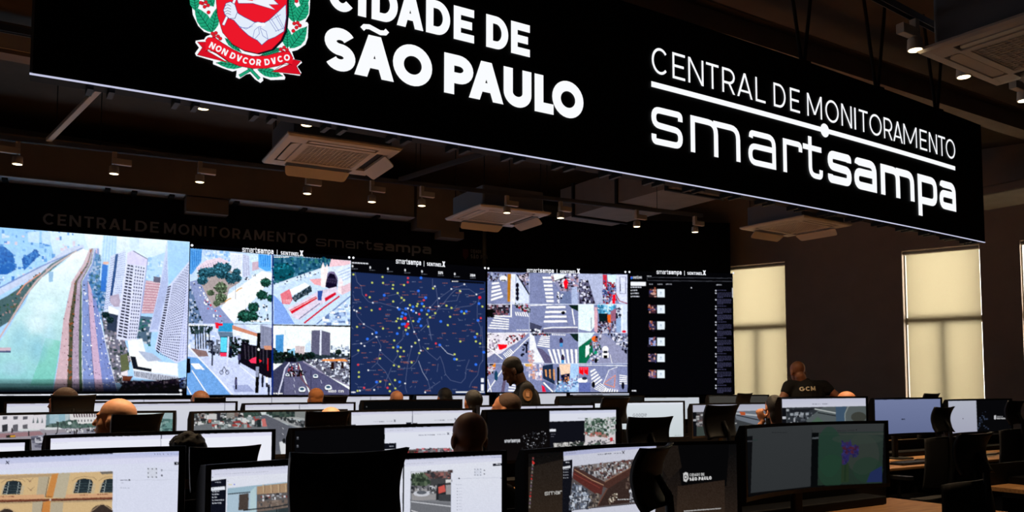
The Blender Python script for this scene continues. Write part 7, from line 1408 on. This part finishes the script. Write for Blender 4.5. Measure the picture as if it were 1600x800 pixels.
# things lying on the benches
KB = None
def keyboard(label, s, p, rz=0):
    t = thing('keyboard', label, 'keyboard', (s, p, DESKZ + .001), rz, 'keyboards on the benches')
    kb = MB().rbox(-.22, -.065, 0, .22, .065, .016, .012).build('keyboard_body', M_BLACK, t)
    k = MB()
    for j in range(5):
        for i in range(14): k.box(-.208 + i * .0298, -.056 + j * .0225, .0165, -.182 + i * .0298, -.037 + j * .0225, .021)
    k.build('keycaps', mat('keycap_plastic', (30, 30, 32), .5), kb); return t
def mouse(label, s, p):
    t = thing('computer_mouse', label, 'mouse', (s, p, DESKZ + .001), .1, 'mice on the benches')
    mb = MB(); vs = []; n = 12
    for j in range(7):
        v = j / 6 * PI / 2
        for i in range(n): a = 2 * PI * i / n; vs.append((.032 * math.cos(a) * math.cos(v), .055 * math.sin(a) * math.cos(v), .034 * math.sin(v)))
    mb.add(vs, [(j * n + i, j * n + (i + 1) % n, (j + 1) * n + (i + 1) % n, (j + 1) * n + i) for j in range(6) for i in range(n)] + [tuple(range(n))[::-1]])
    mb.build('mouse_shell', M_BLACK, t, True); MB().tube([(0, .03, .026), (0, .042, .021)], .004, 8).build('scroll_wheel', M_STEEL, t)
for i, (x, p, lab) in enumerate(((1418, 4.55, 'keyboard before the empty blue-grey monitor'), (1500, 4.55, 'keyboard before the pale and black monitor'), (1285, 4.55, 'keyboard before the tunnel picture monitor'), (1270, 2.6, 'keyboard under the flower monitor'), (985, 2.6, 'keyboard under the crest words monitor'), (1560, 6.25, 'keyboard on the bench at the right edge'))):
    q = atp(x, 700, p); keyboard(lab, q[0], p - .02)
    mouse('mouse' + lab[8:], q[0] + .36, p)
def cable(label, pts):
    o = MB().tube(pts, .0035, 6).build('cable', M_BLACK, None, True); tag(o, label, 'cable', 'cables on the second bench')
for k, (s0, lab) in enumerate(((7.6, 'thin black cable trailing over the bench behind the blue-grey monitor'), (8.6, 'thin black cable curling on the bench near the right edge'))):
    cable(lab, [(s0 + .12 * i, 4.72 + .05 * math.sin(i * 1.3 + k) , DESKZ + .005) for i in range(9)])
# ================================================================ office chairs
M_PAD = mat('chair_shell', (26, 25, 25), .48)
def make_chair(headrest=True):
    t = thing('office_chair', 'x', 'chair', (0, 0, 0), 0, 'black office chairs')
    mb = MB()
    for k in range(5):
        a = 2 * PI * k / 5 + .3; d = (math.cos(a), math.sin(a))
        lg = MB().tube([(d[0] * .03, d[1] * .03, .10), (d[0] * .17, d[1] * .17, .095), (d[0] * .29, d[1] * .29, .075)], [.024, .02, .014], 8).build('leg', M_BLACK, t)
        w = MB(); M = Matrix.Translation((d[0] * .29, d[1] * .29, .03)) @ Matrix.Rotation(a, 4, 'Z') @ Matrix.Rotation(PI / 2, 4, 'X')
        for zz in (-.014, .014):
            q = MB().lathe([(.006, zz - .009), (.03, zz - .009), (.03, zz + .009), (.006, zz + .009)], 14); w.add([tuple(M @ Vector(p)) for p in q.v], q.f)
        w.build('caster', M_BLACK, lg)
    MB().lathe([(.028, .09), (.028, .24), (.02, .245), (.02, .40), (.05, .41), (.05, .43)], 16).build('gas_lift', M_STEEL, t)
    sd = MB(); pts = rounded([(-.24, -.22), (.24, -.22), (.25, .24), (-.25, .24)], .08, True, 5)
    sd.prism(pts, lambda a, b, d: (a, b, d - .02 * max(0, b / .24) ** 3), .435, .495); sd.build('seat', M_MESH, t, bevel=.012)
    MB().sheet(lambda u, v: ((u - .5) * (.44 + .06 * math.sin(PI * v)), -.235 + .055 * (2 * u - 1) ** 2 - .055 * math.sin(PI * (v * .9 + .05)) * .6 - .03 * v, .56 + .46 * v - .015 * (2 * u - 1) ** 4 * (1 if v > .5 else -1)), 14, 14, .022).build('backrest', M_MESH, t, True)
    MB().tube([(0, -.12, .42), (0, -.27, .44), (0, -.315, .56), (0, -.33, .8), (0, -.335, 1.0)] + ([(0, -.33, 1.10), (0, -.29, 1.17)] if headrest else []), [.026, .026, .024, .02, .017] + ([.015, .013] if headrest else []), 10).build('back_stem', M_BLACK, t, True)
    if headrest:
        W, H = .32, .205
        def hr(u, v):
            x = (u - .5) * 2; z = v * 2 - 1
            fl = max(0, z) ** 2 * abs(x) ** 3 * .006
            return (x * W / 2 * (1 - .05 * (1 - v) * 1.2 - .03 * math.sin(PI * v)), -.262 - .040 * z * z + .022 * x * x, 1.17 + z * H / 2 + fl - .012 * (abs(x) ** 6) * (1 if z < -.5 else 0))
        MB().sheet(hr, 16, 14, .022).build('headrest', M_PAD, t, True)
    for sx in (-1, 1):
        MB().tube([(sx * .2, -.02, .44), (sx * .285, -.02, .45), (sx * .29, -.02, .52), (sx * .29, -.02, .655)], [.016, .017, .017, .015], 8).build('armrest_post', M_BLACK, t)
        MB().rbox(sx * .29 - .045, -.14, .655, sx * .29 + .045, .13, .685, .03).build('armrest', M_BLACK, t)
    return t
proto_h = make_chair(True)
used = {True: False}
def place_chair(label, x, ytop, p, yaw=0, headrest=True):
    pr = proto_h
    q = atp(x, ytop, p)
    k = q[2] / (1.275 if headrest else 1.02)
    t = pr if not used[headrest] else copy_tree(pr)
    used[headrest] = True
    yw = math.radians(yaw); c = .30 * k
    t.location = (q[0] - math.sin(yw) * c, p + math.cos(yw) * c, 0); t.rotation_euler = (0, 0, yw); t.scale = (1, 1, k)
    t['label'] = label
    return t
place_chair('closest black chair, its tall headrest in front of the two-page near monitor', 552, 705, 2.04, 0)
place_chair('black chair just behind the nearest left monitor, before the white search page', 352, 697, 3.98, 0)
place_chair('black chair behind the grey haired man seen in profile', 218, 647, 5.62, 16)
place_chair('black chair at the right end of the grey avenue monitor, orange bald head above it', 514, 642.5, 5.6, 0)
place_chair('black chair below the river picture hiding a short haired operator', 116, 617, 7.35, 0)
place_chair('black chair below the traffic picture with a brown head above its left end', 329, 621, 9.3, 0)
place_chair('black chair right of the orange haired head under the map edge', 527, 618.5, 9.35, 10)
place_chair('black chair turned sideways in front of the crest words monitor', 1028, 697, 2.2, 30)
place_chair('black chair in front of the small pale search page', 1018, 651.5, 3.95, -10)
place_chair('black chair with headrest on a bare post left of the pale search page', 967, 621.5, 5.5, 6)
place_chair('lone black chair in front of the highway pictures monitor', 1134, 633, 3.95, 3)
place_chair('far black chair whose headrest shows above the switched off monitor', 1168, 614.5, 7.4, 9)
place_chair('black chair seen from the side between the blue-grey and the half black monitor', 1478, 636, 4.05, 4)
place_chair('dark chair seen from the side at the lower right, before the half black monitor', 1524, 677, 2.35, 2)
place_chair('small far headrest in front of the middle window', 1461, 614.8, 5.6, 2)
place_chair('black chair cut off by the right edge of the photo', 1592, 626, 4.05, 4)

# ================================================================ people
def blob(name, prims, vox, m, parent, smooth_it=3, label=None):
    """one continuous skin over overlapping ellipsoids and tapered limbs"""
    bm = bmesh.new()
    for q in prims:
        if q[0] == 'e':
            r = bmesh.ops.create_icosphere(bm, subdivisions=3, radius=1)
            M = Matrix.Translation(q[1]) @ (q[3].to_4x4() if len(q) > 3 else Matrix()) @ Matrix.Diagonal((*q[2], 1))
            bmesh.ops.transform(bm, matrix=M, verts=r['verts'])
        else:
            pts = [Vector(p) for p in q[1]]; rs = q[2]
            for i in range(len(pts) - 1):
                for s in range(9):
                    t = s / 8; c = pts[i].lerp(pts[i + 1], t); rr = rs[i] * (1 - t) + rs[i + 1] * t
                    if s == 0 and i > 0: continue
                    r = bmesh.ops.create_icosphere(bm, subdivisions=2, radius=rr)
                    bmesh.ops.translate(bm, vec=c, verts=r['verts'])
    me = bpy.data.meshes.new(name); bm.to_mesh(me); bm.free()
    o = bpy.data.objects.new(name, me); COL.objects.link(o)
    r = o.modifiers.new('r', 'REMESH'); r.mode = 'VOXEL'; r.voxel_size = vox
    s = o.modifiers.new('s', 'SMOOTH'); s.factor = .5; s.iterations = smooth_it
    dg = bpy.context.evaluated_depsgraph_get()
    nm = bpy.data.meshes.new_from_object(o.evaluated_get(dg)); nm.name = name
    o.modifiers.clear(); o.data = nm; bpy.data.meshes.remove(me)
    nm.materials.clear(); nm.materials.append(m)
    nm.polygons.foreach_set('use_smooth', [True] * len(nm.polygons))
    o.parent = parent
    if label: o['label'] = label
    return o
def skin(name, rgb): return mat('skin_' + name, rgb, .52, noise=.05, scale=30)
SK = dict(fair=skin('fair', (206, 150, 116)), tan=skin('tan', (176, 118, 84)), deep=skin('deep', (78, 50, 36)), brown=skin('brown', (138, 90, 64)))
HR = dict(dark=mat('hair_black', (8, 7, 7), .6, noise=.3, scale=300, bump=.5), brown=mat('hair_brown', (70, 46, 30), .6, noise=.3, scale=300, bump=.5), grey=mat('hair_grey', (120, 104, 84), .7, noise=.3, scale=300, bump=.5), ginger=mat('hair_light_brown', (150, 92, 46), .6, noise=.3, scale=300, bump=.5))
M_SHIRT = mat('black_shirt_cotton', (7, 7, 8), .85, noise=.2, scale=200)
M_TROUS = mat('dark_trousers', (22, 23, 27), .85)
M_SHOE = mat('black_shoes', (14, 13, 13), .45)
def V(*a): return Vector(a)
def head_prims(C, Rm, s=1.0):
    T = lambda x, y, z: tuple(C + Rm @ Vector((x * s, y * s, z * s)))
    E = lambda c, r: ('e', T(*c), tuple(v * s for v in r), Rm)
    return [E((0, -.012, .035), (.076, .096, .085)), E((0, .03, -.03), (.061, .060, .085)), E((0, .044, -.075), (.047, .044, .034)), E((0, .078, -.100), (.020, .016, .016)),
            ('c', [T(0, .088, .004), T(0, .107, -.034)], [.009 * s, .0125 * s]), E((0, .078, .020), (.050, .018, .011)), E((-.030, .074, .0), (.015, .012, .010)), E((.030, .074, .0), (.015, .012, .010)),
            E((-.079, -.005, -.012), (.010, .022, .034)), E((.079, -.005, -.012), (.010, .022, .034)), E((0, .088, -.064), (.022, .010, .009)), E((.034, .052, -.03), (.026, .022, .028)), E((-.034, .052, -.03), (.026, .022, .028))]
def hair_prims(C, Rm, s, style):
    T = lambda x, y, z: tuple(C + Rm @ Vector((x * s, y * s, z * s)))
    E = lambda c, r: ('e', T(*c), tuple(v * s for v in r), Rm)
    if style == 'sides': return [E((0, -.040, -.005), (.083, .070, .050))]
    q = [E((0, -.022, .046), (.081, .094, .084)), E((0, -.050, .0), (.078, .060, .070))]
    if style == 'spiky':
        rg = random.Random(3)
        for _ in range(70):
            a, b = rg.uniform(0, 2 * PI), rg.uniform(.1, 1.1); d = Vector((math.sin(b) * math.cos(a) * .085, math.sin(b) * math.sin(a) * .095 - .02, math.cos(b) * .085 + .045)); q.append(('c', [T(*(d * .9)), T(*(d * 1.035 + Vector((0, 0, .002))))], [.010 * s, .005 * s]))
    if style == 'long': q += [E((0, -.065, -.06), (.072, .045, .10)), E((0, -.04, .03), (.085, .09, .09))]
    return q
def hand_prims(W, Fw, Pn, L=1.0, curl=.6):
    """palm and five curled fingers: W wrist, Fw forward, Pn palm-side normal"""
    W, Fw, Pn = Vector(W), Vector(Fw).normalized(), Vector(Pn).normalized(); S = Fw.cross(Pn).normalized()
    pr = [('e', tuple(W + Fw * .05 * L), (.045 * L, .045 * L, .045 * L), Matrix(((Fw.x * 1.05, S.x * .85, Pn.x * .36), (Fw.y * 1.05, S.y * .85, Pn.y * .36), (Fw.z * 1.05, S.z * .85, Pn.z * .36))))]
    for k, (o, ln) in enumerate(((-.030, .066), (-.010, .076), (.011, .071), (.030, .056))):
        b = W + Fw * .085 * L + S * o * L; d1 = (Fw * math.cos(curl * .6) + Pn * math.sin(curl * .6)); d2 = (Fw * math.cos(curl * 1.7) + Pn * math.sin(curl * 1.7))
        m = b + d1 * ln * .52 * L; pr.append(('c', [tuple(b), tuple(m), tuple(m + d2 * ln * .5 * L)], [.0095 * L, .0085 * L, .007 * L]))
    b = W + Fw * .03 * L - S * .038 * L; m = b + (Fw * .7 - S * .6 + Pn * .3).normalized() * .035 * L
    pr.append(('c', [tuple(b), tuple(m), tuple(m + (Fw + Pn * .5).normalized() * .032 * L)], [.012 * L, .010 * L, .008 * L]))
    return pr
def rot(yaw=0, pitch=0, roll=0): return (Matrix.Rotation(math.radians(yaw), 3, 'Z') @ Matrix.Rotation(math.radians(pitch), 3, 'X') @ Matrix.Rotation(math.radians(roll), 3, 'Y'))

def seated(label, x, ytop, p, yaw=0, hy=0, hp=0, sk='tan', hair=None, style='short', hs=1.1, hand=None, vox=.011):
    """an operator on an office chair: x,ytop is the crown of the head in the photo, p the depth of the head"""
    q = atp(x, ytop, p); top = q[2]
    t = thing('person', label, 'person', (q[0], p, 0), math.radians(yaw), 'seated operators')
    Rm = rot(hy, hp); C = Vector((0, 0, top)) - Rm @ Vector((0, -.012, .120)) * hs; C.x = 0; C.y = 0
    sz = C.z - .255 * hs; hip = .635; hy0 = -.06
    sh = lambda s: V(s * .19, -.06, sz); el = lambda s: V(s * .26, .08, sz - .25); wr = lambda s: V(s * .16, .33, .80)
    body = head_prims(C, Rm, hs) + [('c', [tuple(C + V(0, -.02, -.05)), (0, -.05, sz + .05)], [.056 * hs, .062]),
        ('c', [(0, hy0, hip + .02), (0, hy0 - .02, hip + .2), (0, -.06, sz - .08)], [.12, .125, .13]), ('c', [(-.16, -.06, sz), (.16, -.06, sz)], [.062, .062]), ('e', (-.09, -.05, sz - .12), (.1, .1, .15)), ('e', (.09, -.05, sz - .12), (.1, .1, .15))]
    shirt = [('c', [(0, hy0, hip), (0, hy0 - .02, hip + .2), (0, -.06, sz - .08)], [.135, .14, .145]), ('c', [(-.165, -.06, sz), (.165, -.06, sz)], [.075, .075]), ('e', (-.09, -.05, sz - .12), (.115, .115, .165)), ('e', (.09, -.05, sz - .12), (.115, .115, .165)), ('c', [(0, -.05, sz + .0), (0, -.05, sz + .05)], [.09, .07])]
    for s in (-1, 1):
        e, w = el(s), wr(s)
        if hand and s == hand[0]: w = Vector(hand[1]); e = V(s * .30, .12, .80)
        body += [('c', [tuple(sh(s)), tuple(e), tuple(w)], [.052, .042, .030])]
        shirt += [('c', [tuple(sh(s)), tuple(sh(s).lerp(e, .62))], [.068, .062])]
        if hand and s == hand[0]: body += hand_prims(w, hand[2], hand[3], 1.15, 1.1)
        else: body += hand_prims(w, (-s * .2, 1, -.05), (0, 0, -1), 1.0, .35)
        kn, an = V(s * .13, .36, .54), V(s * .13, .38, .10)
        body += [('c', [(s * .09, hy0, hip), tuple(kn), tuple(an)], [.085, .062, .042]), ('c', [(s * .13, .36, .055), (s * .14, .55, .04)], [.045, .034])]
    tr = []
    for s in (-1, 1): tr += [('c', [(s * .09, hy0, hip), (s * .13, .36, .54), (s * .13, .38, .14)], [.10, .076, .058])]
    tr += [('c', [(-.06, hy0, hip), (.06, hy0, hip)], [.125, .125])]
    blob('body', body, vox, SK[sk], t)
    blob('shirt', shirt, .016, M_SHIRT, t); blob('trousers', tr, .018, M_TROUS, t)
    for s in (-1, 1): blob('shoe', [('c', [(s * .13, .34, .065), (s * .135, .44, .06), (s * .145, .57, .048)], [.058, .052, .042])], .014, M_SHOE, t)
    if hair: blob('hair', hair_prims(C, Rm, hs, style), .009, HR[hair], t, 2)
    return t
seated('short haired operator at the far left, face turned to the left, behind a chair back', 98, 606.5, 7.62, 10, 42, 6, 'tan', 'brown', 'short', 1.05)
seated('grey haired man in profile facing left, before the plaza picture', 181, 622.5, 5.9, 14, 46, 8, 'fair', 'grey', 'sides', 1.2, vox=.008)
seated('person with spiky dark hair rising behind the nearest left monitor', 293, 679.5, 4.27, 0, 0, 0, 'tan', 'dark', 'spiky', 1.12)
seated('brown headed operator leaning left under the street crossing picture', 312, 609.8, 9.6, 0, 30, 6, 'brown', 'brown', 'sides', 1.12)
seated('operator with light brown hair below the motorway picture', 493, 607.3, 9.62, 0, 0, 0, 'tan', 'ginger', 'short', 1.12)
seated('bald head glowing orange just above a chair, right of the grey avenue', 516, 635.8, 5.89, 0, 0, 10, 'fair', None, 'x', 1.12)
seated('bald operator with shiny crown under the left part of the map', 619, 610.2, 9.7, 0, 0, 8, 'tan', 'dark', 'sides', 1.06)
seated('black haired operator under the middle of the map', 694, 606.6, 9.7, 0, 0, 0, 'tan', 'dark', 'short', 1.15)
seated('dark long haired operator under the right edge of the map', 738, 610, 7.68, 0, 0, 0, 'tan', 'dark', 'long', 1.08)
seated('brown haired man facing left in front of the standing officer', 789, 615, 5.88, 0, 50, 6, 'tan', 'brown', 'short', 1.16)
seated('big bald man seen from behind in the middle of the rows', 733, 643.5, 3.92, 0, -4, 0, 'brown', None, 'x', 1.2, vox=.008)
seated('dark haired operator raising an orange lit hand beside the tunnel pictures monitor', 1208, 618, 5.75, 0, -18, 6, 'tan', 'dark', 'long', 1.05, hand=(-1, (-.14, .02, 1.10), (-.25, .15, .9), (.9, .3, -.2)))
seated('bald head just showing right of the standing black T-shirt', 1320, 611.5, 5.88, 0, 20, 12, 'tan', None, 'x', 1.1)

def standing(label, loc, yaw, C, Rm, hs, sz, lean, arms, sk, hair, style, sleeve):
    """a standing figure; C head centre, sz shoulder height, lean forward shift of the shoulders, arms = [(elbow, wrist, hand_dir, palm)] left then right"""
    t = thing('person', label, 'person', loc, math.radians(yaw), 'standing people')
    hip = 1.0; C = Vector(C); ly = lean
    nk = V(C.x * .5, ly * .9 + (C.y - ly) * .3, sz + .06)
    body = head_prims(C, Rm, hs) + [('c', [tuple(C + Rm @ V(0, -.03, -.06) * hs), tuple(nk)], [.056 * hs, .066]),
            ('c', [(0, 0, hip), (0, ly * .35, hip + .22), (0, ly * .9, sz - .10)], [.125, .125, .14]), ('c', [(-.18, ly, sz), (.18, ly, sz)], [.068, .068]), ('e', (-.09, ly * .9, sz - .14), (.11, .11, .17)), ('e', (.09, ly * .9, sz - .14), (.11, .11, .17))]
    shirt = [('c', [(0, 0, hip - .05), (0, ly * .35, hip + .22), (0, ly * .9, sz - .10)], [.142, .140, .155]), ('c', [(-.185, ly, sz), (.185, ly, sz)], [.08, .08]), ('e', (-.09, ly * .9, sz - .14), (.125, .125, .18)), ('e', (.09, ly * .9, sz - .14), (.125, .125, .18)), ('c', [(0, ly, sz), tuple(nk.lerp(V(0, ly, sz), .3))], [.1, .075])]
    for s, (e, w, hd, pl) in zip((-1, 1), arms):
        S = V(s * .205, ly, sz)
        body += [('c', [tuple(S), e, w], [.058, .046, .032])] + hand_prims(w, hd, pl, 1.05, .5)
        shirt += [('c', [tuple(S), tuple(S.lerp(Vector(e), sleeve))], [.078, .068])]
    tr = [('c', [(-.06, 0, hip), (.06, 0, hip)], [.135, .135])]
    for s in (-1, 1):
        body += [('c', [(s * .09, 0, hip - .06), (s * .10, .02, .52), (s * .10, 0, .09)], [.09, .062, .042]), ('c', [(s * .10, -.03, .05), (s * .12, .17, .035)], [.04, .032])]
        tr += [('c', [(s * .09, 0, hip - .06), (s * .10, .02, .52), (s * .10, 0, .12)], [.105, .08, .065])]
    blob('body', body, .009, SK[sk], t)
    sh = blob('shirt', shirt, .013, M_SHIRT, t); blob('trousers', tr, .018, M_TROUS, t)
    for s in (-1, 1): blob('shoe', [('c', [(s * .10, -.05, .06), (s * .11, .05, .06), (s * .125, .19, .045)], [.055, .052, .042])], .014, M_SHOE, t)
    if hair: blob('hair', hair_prims(C, Rm, hs, style), .009, HR[hair], t, 2)
    return t, sh
def on_cloth(sh, polys, o, ax, ay, dirn, name, m, parent, label=None):
    """printed shapes laid onto a garment: rays from o + a*ax + b*ay along dirn"""
    from mathutils.bvhtree import BVHTree
    me = sh.data; bv = BVHTree.FromPolygons([v.co for v in me.vertices], [tuple(p.vertices) for p in me.polygons])
    dirn = Vector(dirn).normalized()
    def fn(a, b):
        s = Vector(o) + Vector(ax) * a + Vector(ay) * b
        h = bv.ray_cast(s, dirn)
        return tuple((h[0] if h[0] is not None else s) - dirn * .013)
    return link_mesh(name, poly_mesh(name, polys, fn), m, parent, label=label)
# the officer looking down before the crossings mosaic
q = atp(828, 604, 7.25)
tp = atp(806, 559, 7.25)[2]
yw = 57.5 + 6
hd = atp(806, 580, 7.25)
t, sh = standing('officer in black uniform standing with bowed head before the street mosaic', (q[0], 7.25, 0), yw, (0, .185, tp - .135), rot(0, -30), 1.14, tp - .33, .05,
                 [((-.30, .14, 1.13), (-.20, .36, 1.05), (0, 1, -.1), (0, 0, -1)), ((.30, .14, 1.13), (.20, .36, 1.05), (0, 1, -.1), (0, 0, -1))], 'deep', 'dark', 'short', .95)
badge = [arc(0, 0, .05, .062, 0, 360, 18)[:-1]]
M_BADGE = mat('badge_gold_thread', (150, 104, 60), .7); M_BADGE2 = mat('badge_pale_thread', (214, 160, 120), .7)
sb = on_cloth(sh, badge, (-.8, .06, tp - .38), (0, 1, 0), (0, 0, 1), (1, 0, 0), 'shoulder_badge', M_BADGE, t, 'oval gold badge on the sleeve')
on_cloth(sh, [R4(-.018, -.02, .018, .025), [(-.03, .028), (.03, .028), (0, .045)]], (-.806, .06, tp - .38), (0, 1, 0), (0, 0, 1), (1, 0, 0), 'badge_emblem', M_BADGE2, sb)
# the man in the T-shirt seen from behind, arms akimbo
S_ = 1.14; q = atp(1262, 604, 7.35); tp = atp(1246, 566, 7.35)[2] / S_
t, sh = standing('man in black T-shirt with pale print on the back, standing by the far windows', (q[0], 7.35, 0), -36, (-.085, .10, tp - .115), rot(14, -24), 1.10, tp - .285, .05,
                 [((-.33, -.02, tp - .48), (-.27, .16, tp - .72), (0, .5, -.8), (1, 0, 0)), ((.37, -.02, tp - .43), (.31, .14, tp - .66), (-.1, .5, -.8), (-1, 0, 0))], 'brown', None, 'sides', .30)
t.scale = (S_, S_, S_)
w, P = text_polys('GCM', .22, .14)
on_cloth(sh, [[((a - w / 2) * .062, b * .05) for a, b in pp] for pp in P], (-.03, -.8, tp - .335), (1, 0, .05), (0, 0, 1), (0, 1, 0), 'shirt_print', mat('print_cream', (216, 206, 180), .8), t)
